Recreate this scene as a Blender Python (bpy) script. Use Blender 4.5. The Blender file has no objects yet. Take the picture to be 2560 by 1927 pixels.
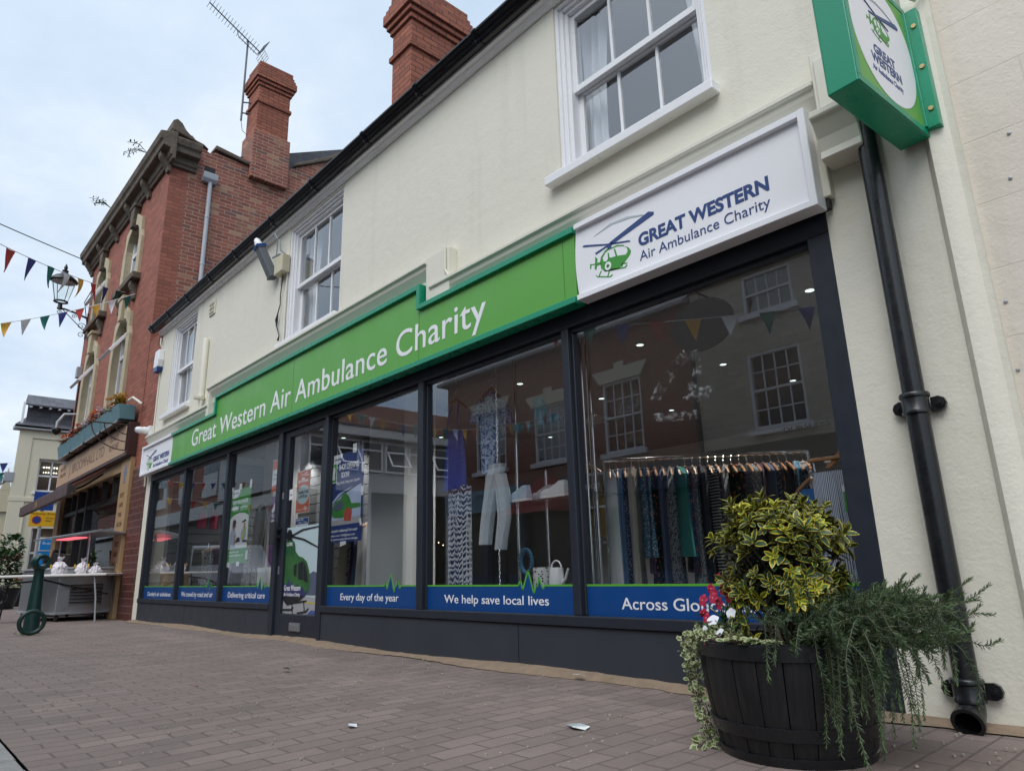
import bpy, bmesh, math, random
from mathutils import Matrix, Vector
PI = math.pi
R_ = math.radians
random.seed(7)
SC = bpy.context.scene
COL = SC.collection

# ------------------------------------------------------------------ camera
cam = bpy.data.cameras.new('camera')
cam.sensor_width = 36.0
cam.lens = 24.06
cam.clip_start = 0.05
cam.clip_end = 2000
cam_o = bpy.data.objects.new('camera', cam)
COL.objects.link(cam_o)
RM = Matrix(((0.67229518, 0.209366, 0.71005991),
             (0.73983506, -0.15665316, -0.65429648),
             (-0.02575431, 0.96520758, -0.26021347)))
cam_o.matrix_world = Matrix.Translation((0, -3.1, 0.6)) @ RM.to_4x4()
SC.camera = cam_o

# ------------------------------------------------------------------ sky and sun
SUN_EL, SUN_AZ = 52.0, 158.0          # azimuth: degrees clockwise from +y (into the shop)
sd = Vector((math.sin(R_(SUN_AZ)) * math.cos(R_(SUN_EL)), math.cos(R_(SUN_AZ)) * math.cos(R_(SUN_EL)), math.sin(R_(SUN_EL))))
W = bpy.data.worlds.new('World')
SC.world = W
W.use_nodes = True
nt = W.node_tree
for n in list(nt.nodes):
    nt.nodes.remove(n)
def wn(t, **kw):
    n = nt.nodes.new(t)
    for k, v in kw.items():
        setattr(n, k, v)
    return n
def wmath(op, a, b=None, clamp=False):
    n = wn('ShaderNodeMath', operation=op, use_clamp=clamp)
    for i, v in enumerate((a, b)):
        if v is None: continue
        if isinstance(v, (int, float)): n.inputs[i].default_value = v
        else: nt.links.new(v, n.inputs[i])
    return n.outputs[0]
def wramp(fac, stops):
    n = wn('ShaderNodeValToRGB')
    el = n.color_ramp.elements
    el[0].position, el[0].color = stops[0][0], (*stops[0][1], 1)
    el[1].position, el[1].color = stops[-1][0], (*stops[-1][1], 1)
    for p, c in stops[1:-1]:
        e = el.new(p); e.color = (*c, 1)
    nt.links.new(fac, n.inputs[0])
    return n.outputs[0]
def wmix(f, a, b, mode='MIX'):
    n = wn('ShaderNodeMix', data_type='RGBA', blend_type=mode)
    for s, v in ((n.inputs[0], f), (n.inputs[6], a), (n.inputs[7], b)):
        if isinstance(v, (int, float)): s.default_value = v
        elif isinstance(v, tuple): s.default_value = (*v, 1)
        else: nt.links.new(v, s)
    return n.outputs[2]
sky = wn('ShaderNodeTexSky', sky_type='NISHITA', sun_disc=False)
sky.sun_elevation = R_(SUN_EL)
sky.sun_rotation = R_(SUN_AZ)
tc = wn('ShaderNodeTexCoord')
sep = wn('ShaderNodeSeparateXYZ')
nt.links.new(tc.outputs['Generated'], sep.inputs[0])
zc = wmath('ADD', wmath('MAXIMUM', sep.outputs[2], 0.0), 0.22)
comb = wn('ShaderNodeCombineXYZ')
nt.links.new(wmath('DIVIDE', sep.outputs[0], zc), comb.inputs[0])
nt.links.new(wmath('DIVIDE', sep.outputs[1], zc), comb.inputs[1])
nt.links.new(sep.outputs[2], comb.inputs[2])
def wnoise(scale, detail, rough, off):
    mp = wn('ShaderNodeMapping')
    mp.inputs['Location'].default_value = off
    nt.links.new(comb.outputs[0], mp.inputs[0])
    n = wn('ShaderNodeTexNoise')
    n.inputs['Scale'].default_value = scale
    n.inputs['Detail'].default_value = detail
    n.inputs['Roughness'].default_value = rough
    nt.links.new(mp.outputs[0], n.inputs['Vector'])
    return n.outputs['Fac']
n_big = wnoise(0.55, 5, 0.5, (3.1, 1.7, 0.4))
n_fine = wnoise(1.5, 8, 0.6, (0.3, 5.2, 0.1))
# thin blue gaps low down, closed cloud higher up
cover = wmath('ADD', wmath('MULTIPLY', sep.outputs[2], 1.0), wmath('ADD', n_big, -0.16))
cover = wmath('ADD', cover, wmath('MULTIPLY', wmath('SUBTRACT', n_fine, 0.5), 0.9))
cov = wramp(cover, [(0.42, (0, 0, 0)), (0.60, (1, 1, 1))])
shade = wmath('ADD', wmath('MULTIPLY', n_fine, 0.6), wmath('MULTIPLY', n_big, 0.4))
cloud = wramp(shade, [(0.36, (4.3, 5.3, 6.9)), (0.46, (5.6, 6.9, 8.5)), (0.54, (6.4, 7.6, 9.1)), (0.64, (8.2, 9.0, 9.9))])
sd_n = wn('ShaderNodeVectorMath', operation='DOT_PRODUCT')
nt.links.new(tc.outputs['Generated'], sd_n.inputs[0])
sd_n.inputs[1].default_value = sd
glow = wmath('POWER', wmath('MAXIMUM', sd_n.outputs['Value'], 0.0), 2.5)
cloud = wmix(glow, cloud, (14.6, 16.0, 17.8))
bluegap = wmix(0.35, sky.outputs[0], (3.3, 5.4, 8.6))
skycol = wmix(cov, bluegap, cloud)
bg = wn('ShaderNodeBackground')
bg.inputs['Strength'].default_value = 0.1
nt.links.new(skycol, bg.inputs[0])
wo = wn('ShaderNodeOutputWorld')
nt.links.new(bg.outputs[0], wo.inputs[0])

sun = bpy.data.lights.new('sun', 'SUN')
sun.energy = 1.55
sun.angle = R_(38)
sun.color = (1.0, 0.975, 0.93)
sun_o = bpy.data.objects.new('sun', sun)
COL.objects.link(sun_o)
sun_o.rotation_euler = (-sd).to_track_quat('-Z', 'Y').to_euler()

SC.view_settings.view_transform = 'Standard'
SC.view_settings.look = 'None'
SC.view_settings.gamma = 1.0
SC.view_settings.exposure = 0.1
SC.cycles.max_bounces = 8
SC.cycles.transparent_max_bounces = 24
SC.cycles.glossy_bounces = 4
SC.cycles.diffuse_bounces = 4
SC.cycles.sample_clamp_indirect = 6.0
SC.cycles.caustics_reflective = False
SC.cycles.caustics_refractive = False

# ------------------------------------------------------------------ objects: naming and grouping
def tag(o, label=None, cat=None, group=None, kind=None):
    if label: o['label'] = label
    if cat: o['category'] = cat
    if group: o['group'] = group
    if kind: o['kind'] = kind
    return o
def thing(name, label, cat, loc=(0, 0, 0), group=None):
    o = bpy.data.objects.new(name, None)
    o.empty_display_size = 0.1
    COL.objects.link(o)
    o.location = loc
    o['base'] = list(loc)
    return tag(o, label, cat, group)
def adopt(o, parent):
    o.parent = parent
    if parent.type == 'EMPTY':
        o.matrix_parent_inverse = Matrix.Translation(-Vector(parent['base']))
def dup(root, loc, rotz=0.0, scale=1.0, label=None, group=None):
    r = root.copy(); COL.objects.link(r)
    r.location = loc
    r.rotation_euler = (0, 0, rotz)
    r.scale = (scale,) * 3
    if label: r['label'] = label
    if group: r['group'] = group
    for ch in list(root.children):
        c = ch.copy(); COL.objects.link(c); c.parent = r
        c.matrix_parent_inverse = ch.matrix_parent_inverse.copy()
        for g in list(ch.children):
            d = g.copy(); COL.objects.link(d); d.parent = c
    return r

# ------------------------------------------------------------------ mesh builder
class MB:
    def __init__(s):
        s.v = []; s.f = []; s.mi = []; s.uv = {}; s.T = None; s.cur = 0
    def add(s, pts, faces):
        o = len(s.v)
        for p in pts:
            p = Vector(p)
            s.v.append(s.T @ p if s.T else p)
        for f in faces:
            s.f.append([o + i for i in f]); s.mi.append(s.cur)
        return s
    def box(s, x0, x1, y0, y1, z0, z1):
        p = [(x0, y0, z0), (x1, y0, z0), (x1, y1, z0), (x0, y1, z0), (x0, y0, z1), (x1, y0, z1), (x1, y1, z1), (x0, y1, z1)]
        return s.add(p, [(0, 3, 2, 1), (4, 5, 6, 7), (0, 1, 5, 4), (1, 2, 6, 5), (2, 3, 7, 6), (3, 0, 4, 7)])
    def poly(s, pts):
        return s.add(pts, [list(range(len(pts)))])
    def extr(s, pl, prof, d0, d1):
        """prism: outline in plane pl ('xz' pushed along y, 'yz' along x, 'xy' along z)"""
        f = {'xz': lambda a, b, d: (a, d, b), 'yz': lambda a, b, d: (d, a, b), 'xy': lambda a, b, d: (a, b, d)}[pl]
        n = len(prof)
        p = [f(a, b, d0) for a, b in prof] + [f(a, b, d1) for a, b in prof]
        fs = [list(range(n))[::-1], list(range(n, 2 * n))] + [(i, (i + 1) % n, n + (i + 1) % n, n + i) for i in range(n)]
        return s.add(p, fs)
    def tube(s, path, r, n=8, closed=False, caps=True):
        path = [Vector(p) for p in path]
        m = len(path)
        rs = r if isinstance(r, (list, tuple)) else [r] * m
        pts = []
        up = None
        for i in range(m):
            a = path[i - 1] if (i > 0 or closed) else path[i]
            b = path[(i + 1) % m] if (i < m - 1 or closed) else path[i]
            t = (b - a)
            t = t.normalized() if t.length > 1e-9 else Vector((0, 0, 1))
            if up is None:
                up = Vector((0, 0, 1)) if abs(t.z) < 0.9 else Vector((1, 0, 0))
            x = t.cross(up)
            x = x.normalized() if x.length > 1e-6 else t.orthogonal().normalized()
            up = x.cross(t).normalized()
            for k in range(n):
                an = 2 * PI * k / n
                pts.append(path[i] + (x * math.cos(an) + up * math.sin(an)) * rs[i])
        fs = []
        for i in range(m if closed else m - 1):
            j = (i + 1) % m
            for k in range(n):
                l = (k + 1) % n
                fs.append((i * n + k, i * n + l, j * n + l, j * n + k))
        if caps and not closed:
            fs.append(list(range(n))[::-1]); fs.append([(m - 1) * n + k for k in range(n)])
        return s.add(pts, fs)
    def lathe(s, prof, n=24, c=(0, 0, 0), axis='z', caps=True):
        """profile of (radius, height) turned about an axis through c"""
        pts = []
        for r, h in prof:
            for k in range(n):
                a = 2 * PI * k / n
                u, w = r * math.cos(a), r * math.sin(a)
                q = {'z': (u, w, h), 'y': (u, h, w), 'x': (h, u, w)}[axis]
                pts.append((c[0] + q[0], c[1] + q[1], c[2] + q[2]))
        fs = []
        for i in range(len(prof) - 1):
            for k in range(n):
                l = (k + 1) % n
                fs.append((i * n + k, i * n + l, (i + 1) * n + l, (i + 1) * n + k))
        if caps:
            fs.append(list(range(n))[::-1]); fs.append([(len(prof) - 1) * n + k for k in range(n)])
        return s.add(pts, fs)
    def wall(s, x0, x1, z0, z1, holes, y0, y1):
        """slab in the xz plane with rectangular openings"""
        xs = sorted({x0, x1, *[h[0] for h in holes], *[h[1] for h in holes]})
        zs = sorted({z0, z1, *[h[2] for h in holes], *[h[3] for h in holes]})
        xs = [x for x in xs if x0 <= x <= x1]; zs = [z for z in zs if z0 <= z <= z1]
        def solid(i, j):
            if not (0 <= i < len(xs) - 1 and 0 <= j < len(zs) - 1): return False
            cx, cz = (xs[i] + xs[i + 1]) / 2, (zs[j] + zs[j + 1]) / 2
            return not any(h[0] < cx < h[1] and h[2] < cz < h[3] for h in holes)
        for i in range(len(xs) - 1):
            for j in range(len(zs) - 1):
                if not solid(i, j): continue
                a, b, c, d = xs[i], xs[i + 1], zs[j], zs[j + 1]
                s.poly([(a, y0, c), (b, y0, c), (b, y0, d), (a, y0, d)])
                s.poly([(b, y1, c), (a, y1, c), (a, y1, d), (b, y1, d)])
                if not solid(i - 1, j): s.poly([(a, y1, c), (a, y0, c), (a, y0, d), (a, y1, d)])
                if not solid(i + 1, j): s.poly([(b, y0, c), (b, y1, c), (b, y1, d), (b, y0, d)])
                if not solid(i, j - 1): s.poly([(a, y1, c), (b, y1, c), (b, y0, c), (a, y0, c)])
                if not solid(i, j + 1): s.poly([(a, y0, d), (b, y0, d), (b, y1, d), (a, y1, d)])
        return s
    def leaf(s, base, d, nrm, L, Wd, fold=0.15, curl=0.12, flat=False):
        """one leaf with its own uv (u across, v along)"""
        d = Vector(d).normalized(); nrm = Vector(nrm)
        sx = d.cross(nrm)
        sx = sx.normalized() if sx.length > 1e-6 else d.orthogonal().normalized()
        nrm = sx.cross(d).normalized()
        b = Vector(base)
        prof = [(0.0, 0.06), (0.3, 0.85), (0.62, 1.0), (0.86, 0.62), (1.0, 0.06)]
        o = len(s.v)
        uvs = []
        for t, w in prof:
            c = b + d * (L * t) + nrm * (-curl * L * t * t)
            for q in (-1, 0, 1):
                p = c + sx * (q * w * Wd / 2) + nrm * (fold * Wd * abs(q) * w)
                s.v.append(s.T @ p if s.T else p)
                uvs.append((0.5 + q * 0.5, t))
        for i in range(len(prof) - 1):
            for k in (0, 1):
                q = (i * 3 + k, i * 3 + k + 1, i * 3 + k + 4, i * 3 + k + 3)
                s.uv[len(s.f)] = [uvs[a] for a in q]
                s.f.append([o + a for a in q]); s.mi.append(s.cur)
        return s
    def build(s, name, mats, parent=None, smooth=False, bevel=0.0, merge=False, label=None, normals=True, segs=2):
        me = bpy.data.meshes.new(name)
        me.from_pydata([tuple(v) for v in s.v], [], s.f)
        mats = mats if isinstance(mats, (list, tuple)) else [mats]
        for m in mats: me.materials.append(m)
        me.polygons.foreach_set('material_index', s.mi)
        if s.uv:
            ul = me.uv_layers.new(name='UVMap')
            for p in me.polygons:
                if p.index in s.uv:
                    for li, q in zip(p.loop_indices, s.uv[p.index]): ul.data[li].uv = q
        if normals or merge or bevel:
            bm = bmesh.new(); bm.from_mesh(me)
            if merge: bmesh.ops.remove_doubles(bm, verts=bm.verts, dist=1e-4)
            if normals: bmesh.ops.recalc_face_normals(bm, faces=bm.faces)
            if bevel:
                ed = [e for e in bm.edges if len(e.link_faces) == 2 and e.calc_face_angle(0) > 0.6]
                bmesh.ops.bevel(bm, geom=ed, offset=bevel, segments=segs, affect='EDGES', profile=0.5, clamp_overlap=True)
            bm.to_mesh(me); bm.free()
        if not s.uv:
            boxuv(me)
        if smooth:
            me.polygons.foreach_set('use_smooth', [True] * len(me.polygons))
            try: me.set_sharp_from_angle(angle=R_(40))
            except Exception: pass
        o = bpy.data.objects.new(name, me)
        COL.objects.link(o)
        if parent: adopt(o, parent)
        if label: o['label'] = label
        return o
def boxuv(me):
    ul = me.uv_layers.new(name='UVMap')
    vs = me.vertices
    for p in me.polygons:
        n = p.normal
        ax = max(range(3), key=lambda i: abs(n[i]))
        a, b = ((1, 2), (0, 2), (0, 1))[ax]
        for li in p.loop_indices:
            c = vs[me.loops[li].vertex_index].co
            ul.data[li].uv = (c[a], c[b])
def rotz(cx, cy, a, cz=0):
    return Matrix.Translation((cx, cy, cz)) @ Matrix.Rotation(a, 4, 'Z')

# ------------------------------------------------------------------ lettering
def text(name, body, origin, width, cap, mat, parent, U=(1, 0, 0), V=(0, 0, 1), depth=0.004, bold=0.0, spacing=1.0, lines=1.0, align='LEFT', shear=0.0):
    cu = bpy.data.curves.new('lettering', 'FONT')
    cu.body = body; cu.size = 1; cu.space_character = spacing; cu.space_line = lines
    cu.align_x = align; cu.offset = bold; cu.shear = shear
    cu.resolution_u = 5
    cu.extrude = 0.5
    to = bpy.data.objects.new('lettering', cu)
    COL.objects.link(to)
    dg = bpy.context.evaluated_depsgraph_get(); dg.update()
    me = bpy.data.meshes.new_from_object(to.evaluated_get(dg))
    bpy.data.objects.remove(to)
    xs = [v.co.x for v in me.vertices]
    mn, mx = min(xs), max(xs)
    U, V = Vector(U).normalized(), Vector(V).normalized()
    N = U.cross(V)
    O = Vector(origin)
    sx = width / (mx - mn); sy = cap / 0.682
    for v in me.vertices:
        c = v.co
        v.co = O + U * ((c.x - mn) * sx) + V * (c.y * sy) + N * (c.z * depth)
    me.materials.clear(); me.materials.append(mat)
    boxuv(me)
    me.name = name
    o = bpy.data.objects.new(name, me)
    COL.objects.link(o)
    if parent: adopt(o, parent)
    return o
def plates(name, polys, origin, mat, parent, U=(1, 0, 0), V=(0, 0, 1), depth=0.003, s=1.0):
    """flat cut-out shapes of a sign, each with a little thickness"""
    U, V = Vector(U).normalized(), Vector(V).normalized(); N = U.cross(V); O = Vector(origin)
    m = MB()
    for pl in polys:
        n = len(pl)
        a = [O + U * (u * s) + V * (v * s) for u, v in pl]
        b = [p + N * depth for p in a]
        m.add(a + b, [list(range(n))[::-1], list(range(n, 2 * n))] + [(i, (i + 1) % n, n + (i + 1) % n, n + i) for i in range(n)])
    return m.build(name, mat, parent, normals=False)
def ring2d(cu, cv, ru, rv, n=28, a0=0, a1=2 * PI):
    return [(cu + ru * math.cos(a0 + (a1 - a0) * i / n), cv + rv * math.sin(a0 + (a1 - a0) * i / n)) for i in range(n)]
# ------------------------------------------------------------------ materials
MATS = {}
def nodes(name):
    m = bpy.data.materials.new(name); m.use_nodes = True
    t = m.node_tree
    b = t.nodes['Principled BSDF']
    MATS[name] = m
    return m, t, b
def N(t, typ, **kw):
    n = t.nodes.new(typ)
    for k, v in kw.items(): setattr(n, k, v)
    return n
def setin(t, sock, v):
    if isinstance(v, (int, float)): sock.default_value = v
    elif isinstance(v, tuple): sock.default_value = (*v, 1) if (len(v) == 3 and sock.type == 'RGBA') else v
    else: t.links.new(v, sock)
def tnoise(t, scale, detail=4, rough=0.55, vec=None, coord='Object', stretch=None):
    n = N(t, 'ShaderNodeTexNoise')
    n.inputs['Scale'].default_value = scale; n.inputs['Detail'].default_value = detail; n.inputs['Roughness'].default_value = rough
    if vec is None:
        vec = N(t, 'ShaderNodeTexCoord').outputs[coord]
    if stretch:
        mp = N(t, 'ShaderNodeMapping'); mp.inputs['Scale'].default_value = stretch
        t.links.new(vec, mp.inputs[0]); vec = mp.outputs[0]
    t.links.new(vec, n.inputs['Vector'])
    return n.outputs['Fac']
def tramp(t, fac, stops):
    n = N(t, 'ShaderNodeValToRGB'); el = n.color_ramp.elements
    def c4(c): return (c, c, c, 1) if isinstance(c, (int, float)) else (*c, 1)
    el[0].position, el[0].color = stops[0][0], c4(stops[0][1])
    el[1].position, el[1].color = stops[-1][0], c4(stops[-1][1])
    for p, c in stops[1:-1]:
        e = el.new(p); e.color = c4(c)
    t.links.new(fac, n.inputs[0])
    return n.outputs[0]
def tmix(t, f, a, b, mode='MIX'):
    n = N(t, 'ShaderNodeMix', data_type='RGBA', blend_type=mode)
    setin(t, n.inputs[0], f); setin(t, n.inputs[6], a); setin(t, n.inputs[7], b)
    return n.outputs[2]
def tmath(t, op, a, b=0.0):
    n = N(t, 'ShaderNodeMath', operation=op)
    setin(t, n.inputs[0], a); setin(t, n.inputs[1], b)
    return n.outputs[0]
def tbump(t, b, h, strength=0.3, dist=0.01):
    n = N(t, 'ShaderNodeBump')
    n.inputs['Strength'].default_value = strength; n.inputs['Distance'].default_value = dist
    t.links.new(h, n.inputs['Height']); t.links.new(n.outputs[0], b.inputs['Normal'])
def mix3(c, k):
    return tuple(max(0, min(1, x * k)) for x in c)

def plain(name, col, rough=0.5, metal=0.0, var=0.12, scale=6.0, bump=0.0, bscale=120.0, spec=0.5, coat=0.0, bdist=0.002):
    """paint, plastic, metal, cloth: one colour with uneven tone, uneven gloss and some grain"""
    m, t, b = nodes(name)
    f = tnoise(t, scale)
    t.links.new(tmix(t, f, mix3(col, 1 - var), mix3(col, 1 + var)), b.inputs['Base Color'])
    t.links.new(tramp(t, tnoise(t, scale * 2.3), [(0.3, max(0.02, rough - 0.07)), (0.7, min(1, rough + 0.09))]), b.inputs['Roughness'])
    b.inputs['Metallic'].default_value = metal
    b.inputs['Specular IOR Level'].default_value = spec
    b.inputs['Coat Weight'].default_value = coat
    if bump: tbump(t, b, tnoise(t, bscale, 3), bump, bdist)
    return m
def render_mat(name, c1, c2, stain=(0.5, 0.45, 0.36), lines=None):
    """painted render: trowel marks, drips, dirt"""
    m, t, b = nodes(name)
    big = tnoise(t, 0.7, 6, 0.6)
    col = tmix(t, big, c1, c2)
    drip = tramp(t, tnoise(t, 1.0, 6, 0.65, stretch=(5, 5, 0.35)), [(0.55, 0.0), (0.8, 0.35)])
    col = tmix(t, drip, col, stain)
    speck = tramp(t, tnoise(t, 26, 3, 0.6), [(0.73, 0.0), (0.78, 0.55)])
    col = tmix(t, tmath(t, 'MULTIPLY', speck, 0.35), col, stain)
    t.links.new(col, b.inputs['Base Color'])
    b.inputs['Roughness'].default_value = 0.62
    h = tmath(t, 'ADD', tmath(t, 'MULTIPLY', tnoise(t, 9, 5, 0.6), 1.2), tmath(t, 'MULTIPLY', tnoise(t, 75, 4, 0.6), 0.45))
    # flaked paint with its own ragged outline
    vo = N(t, 'ShaderNodeTexVoronoi', feature='DISTANCE_TO_EDGE'); vo.inputs['Scale'].default_value = 0.9
    wv = N(t, 'ShaderNodeVectorMath', operation='ADD')
    nn = N(t, 'ShaderNodeTexNoise'); nn.inputs['Scale'].default_value = 3; nn.inputs['Detail'].default_value = 6
    tcn = N(t, 'ShaderNodeTexCoord'); t.links.new(tcn.outputs['Object'], nn.inputs['Vector'])
    t.links.new(tcn.outputs['Object'], wv.inputs[0]); t.links.new(nn.outputs['Color'], wv.inputs[1])
    t.links.new(wv.outputs[0], vo.inputs['Vector'])
    crack = tramp(t, vo.outputs['Distance'], [(0.0, 1.0), (0.012, 0.0)])
    h = tmath(t, 'SUBTRACT', h, tmath(t, 'MULTIPLY', crack, tramp(t, tnoise(t, 1.1), [(0.72, 0.0), (0.76, 0.8)])))
    if lines:
        bk = brick_node(t, lines[0], lines[1], 0.004)
        h = tmath(t, 'SUBTRACT', h, tmath(t, 'MULTIPLY', bk.outputs['Fac'], 1.6))
        dk = tmix(t, tmath(t, 'MULTIPLY', bk.outputs['Fac'], 0.35), col, stain)
        t.links.new(dk, b.inputs['Base Color'])
    tbump(t, b, h, 0.32, 0.012)
    return m
def brick_node(t, w, h, mortar, rot=0.0, off=0.5):
    bk = N(t, 'ShaderNodeTexBrick')
    bk.offset = off
    bk.inputs['Scale'].default_value = 1.0
    bk.inputs['Brick Width'].default_value = w
    bk.inputs['Row Height'].default_value = h
    bk.inputs['Mortar Size'].default_value = mortar
    bk.inputs['Mortar Smooth'].default_value = 0.25
    bk.inputs['Bias'].default_value = 0.0
    tcn = N(t, 'ShaderNodeTexCoord')
    mp = N(t, 'ShaderNodeMapping'); mp.inputs['Rotation'].default_value = (0, 0, rot)
    nz = N(t, 'ShaderNodeTexNoise'); nz.inputs['Scale'].default_value = 9; nz.inputs['Detail'].default_value = 3
    t.links.new(tcn.outputs['UV'], nz.inputs['Vector'])
    wob = N(t, 'ShaderNodeVectorMath', operation='MULTIPLY_ADD')
    t.links.new(nz.outputs['Color'], wob.inputs[0]); wob.inputs[1].default_value = (mortar * 1.1,) * 3
    t.links.new(tcn.outputs['UV'], wob.inputs[2])
    t.links.new(wob.outputs[0], mp.inputs[0])
    t.links.new(mp.outputs[0], bk.inputs['Vector'])
    return bk
def brick_mat(name, c1, c2, mortar, w=0.232, h=0.078, ms=0.006, rot=0.0, rough=0.85, patch=None, bump=0.6, patch_at=(0.55, 0.68), odd=None):
    m, t, b = nodes(name)
    bk = brick_node(t, w, h, ms, rot)
    bk.inputs['Color1'].default_value = (0, 0, 0, 1); bk.inputs['Color2'].default_value = (1, 1, 1, 1); bk.inputs['Mortar'].default_value = (0.5, 0.5, 0.5, 1)
    sr = N(t, 'ShaderNodeSeparateColor'); t.links.new(bk.outputs['Color'], sr.inputs[0])
    stops = [(0.0, mix3(c2, 0.72)), (0.25, c2), (0.5, mix3(c1, 0.92)), (0.75, c1), (1.0, mix3(c1, 1.22))]
    if odd: stops = [(0.0, odd[0]), (0.07, odd[0]), (0.09, mix3(c2, 0.8)), (0.4, c2), (0.7, c1), (0.86, mix3(c1, 1.15)), (0.93, mix3(c1, 1.2)), (0.94, odd[1]), (1.0, mix3(odd[1], 1.15))]
    col = tramp(t, sr.outputs[0], stops)
    col = tmix(t, tramp(t, tnoise(t, 1.3, 6, 0.6), [(0.3, 0.4), (0.7, 0.0)]), col, mix3(c2, 0.75), 'MIX')
    col = tmix(t, bk.outputs['Fac'], col, mortar)
    col = tmix(t, tmath(t, 'MULTIPLY', tnoise(t, 40, 4, 0.6), 0.5), col, mix3(c1, 1.25))
    if patch:
        f = tramp(t, tnoise(t, 2.2, 6, 0.68), [(patch_at[0], 0.0), (patch_at[1], 0.75)])
        col = tmix(t, tmath(t, 'MULTIPLY', f, tnoise(t, 11, 3)), col, patch)
    t.links.new(col, b.inputs['Base Color'])
    b.inputs['Roughness'].default_value = rough
    h_ = tmath(t, 'SUBTRACT', tmath(t, 'MULTIPLY', tnoise(t, 60, 4, 0.6), 0.5), bk.outputs['Fac'])
    tbump(t, b, h_, bump, 0.008)
    return m
def glass_mat(name, tint=(0.86, 0.89, 0.9), boost=1.5, ior=1.5, dirt=0.0):
    m = bpy.data.materials.new(name); m.use_nodes = True; t = m.node_tree
    for n in list(t.nodes): t.nodes.remove(n)
    MATS[name] = m
    out = N(t, 'ShaderNodeOutputMaterial')
    tr = N(t, 'ShaderNodeBsdfTransparent'); tr.inputs[0].default_value = (*tint, 1)
    gl = N(t, 'ShaderNodeBsdfGlossy'); gl.inputs['Roughness'].default_value = 0.0; gl.inputs[0].default_value = (0.95, 0.97, 1, 1)
    lw = N(t, 'ShaderNodeLayerWeight'); lw.inputs['Blend'].default_value = 0.5
    # float glass is never quite flat
    bp = N(t, 'ShaderNodeBump'); bp.inputs['Strength'].default_value = 0.03; bp.inputs['Distance'].default_value = 0.01
    t.links.new(tnoise(t, 1.6, 2), bp.inputs['Height'])
    t.links.new(bp.outputs[0], gl.inputs['Normal'])
    f0 = 0.042 * boost          # both faces of the pane
    f = tmath(t, 'ADD', tmath(t, 'MULTIPLY', tmath(t, 'POWER', lw.outputs['Facing'], 4.0), 1 - f0), f0)
    mx = N(t, 'ShaderNodeMixShader')
    t.links.new(f, mx.inputs[0]); t.links.new(tr.outputs[0], mx.inputs[1]); t.links.new(gl.outputs[0], mx.inputs[2])
    last = mx.outputs[0]
    if dirt:
        df = N(t, 'ShaderNodeBsdfDiffuse'); df.inputs[0].default_value = (0.55, 0.55, 0.52, 1)
        m2 = N(t, 'ShaderNodeMixShader')
        t.links.new(tmath(t, 'MULTIPLY', tramp(t, tnoise(t, 3, 6, 0.7), [(0.35, 0.1), (0.8, 1.0)]), dirt), m2.inputs[0])
        t.links.new(last, m2.inputs[1]); t.links.new(df.outputs[0], m2.inputs[2]); last = m2.outputs[0]
    t.links.new(last, out.inputs[0])
    return m
def leaf_mat(name, inner, margin=None, edge=0.62, rough=0.42, var=0.25):
    m, t, b = nodes(name)
    f = tnoise(t, 8, 2, coord='Object')
    col = tmix(t, f, mix3(inner, 1 - var), mix3(inner, 1 + var))
    tcn = N(t, 'ShaderNodeTexCoord')
    sp = N(t, 'ShaderNodeSeparateXYZ'); t.links.new(tcn.outputs['UV'], sp.inputs[0])
    ac = tmath(t, 'ABSOLUTE', tmath(t, 'SUBTRACT', tmath(t, 'MULTIPLY', sp.outputs[0], 2.0), 1.0))
    if margin:
        al = tmath(t, 'POWER', sp.outputs[1], 6.0)
        d = tmath(t, 'ADD', tmath(t, 'MAXIMUM', ac, al), tmath(t, 'MULTIPLY', tmath(t, 'SUBTRACT', tnoise(t, 55, 3), 0.5), 0.7))
        k = tramp(t, d, [(edge, 0.0), (edge + 0.12, 1.0)])
        mc = tmix(t, tnoise(t, 11, 2), mix3(margin, 0.65), mix3(margin, 1.25))
        col = tmix(t, k, col, mc)
    else:
        col = tmix(t, tramp(t, ac, [(0.0, 0.5), (0.14, 0.0)]), col, mix3(inner, 1.7))
    t.links.new(col, b.inputs['Base Color'])
    b.inputs['Roughness'].default_value = rough
    b.inputs['Specular IOR Level'].default_value = 0.4
    b.inputs['Subsurface Weight'].default_value = 0.0
    return m
def emit_mat(name, col, s):
    m = bpy.data.materials.new(name); m.use_nodes = True; t = m.node_tree
    b = t.nodes['Principled BSDF']
    b.inputs['Base Color'].default_value = (*col, 1)
    b.inputs['Emission Color'].default_value = (*col, 1); b.inputs['Emission Strength'].default_value = s
    MATS[name] = m
    return m
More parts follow.
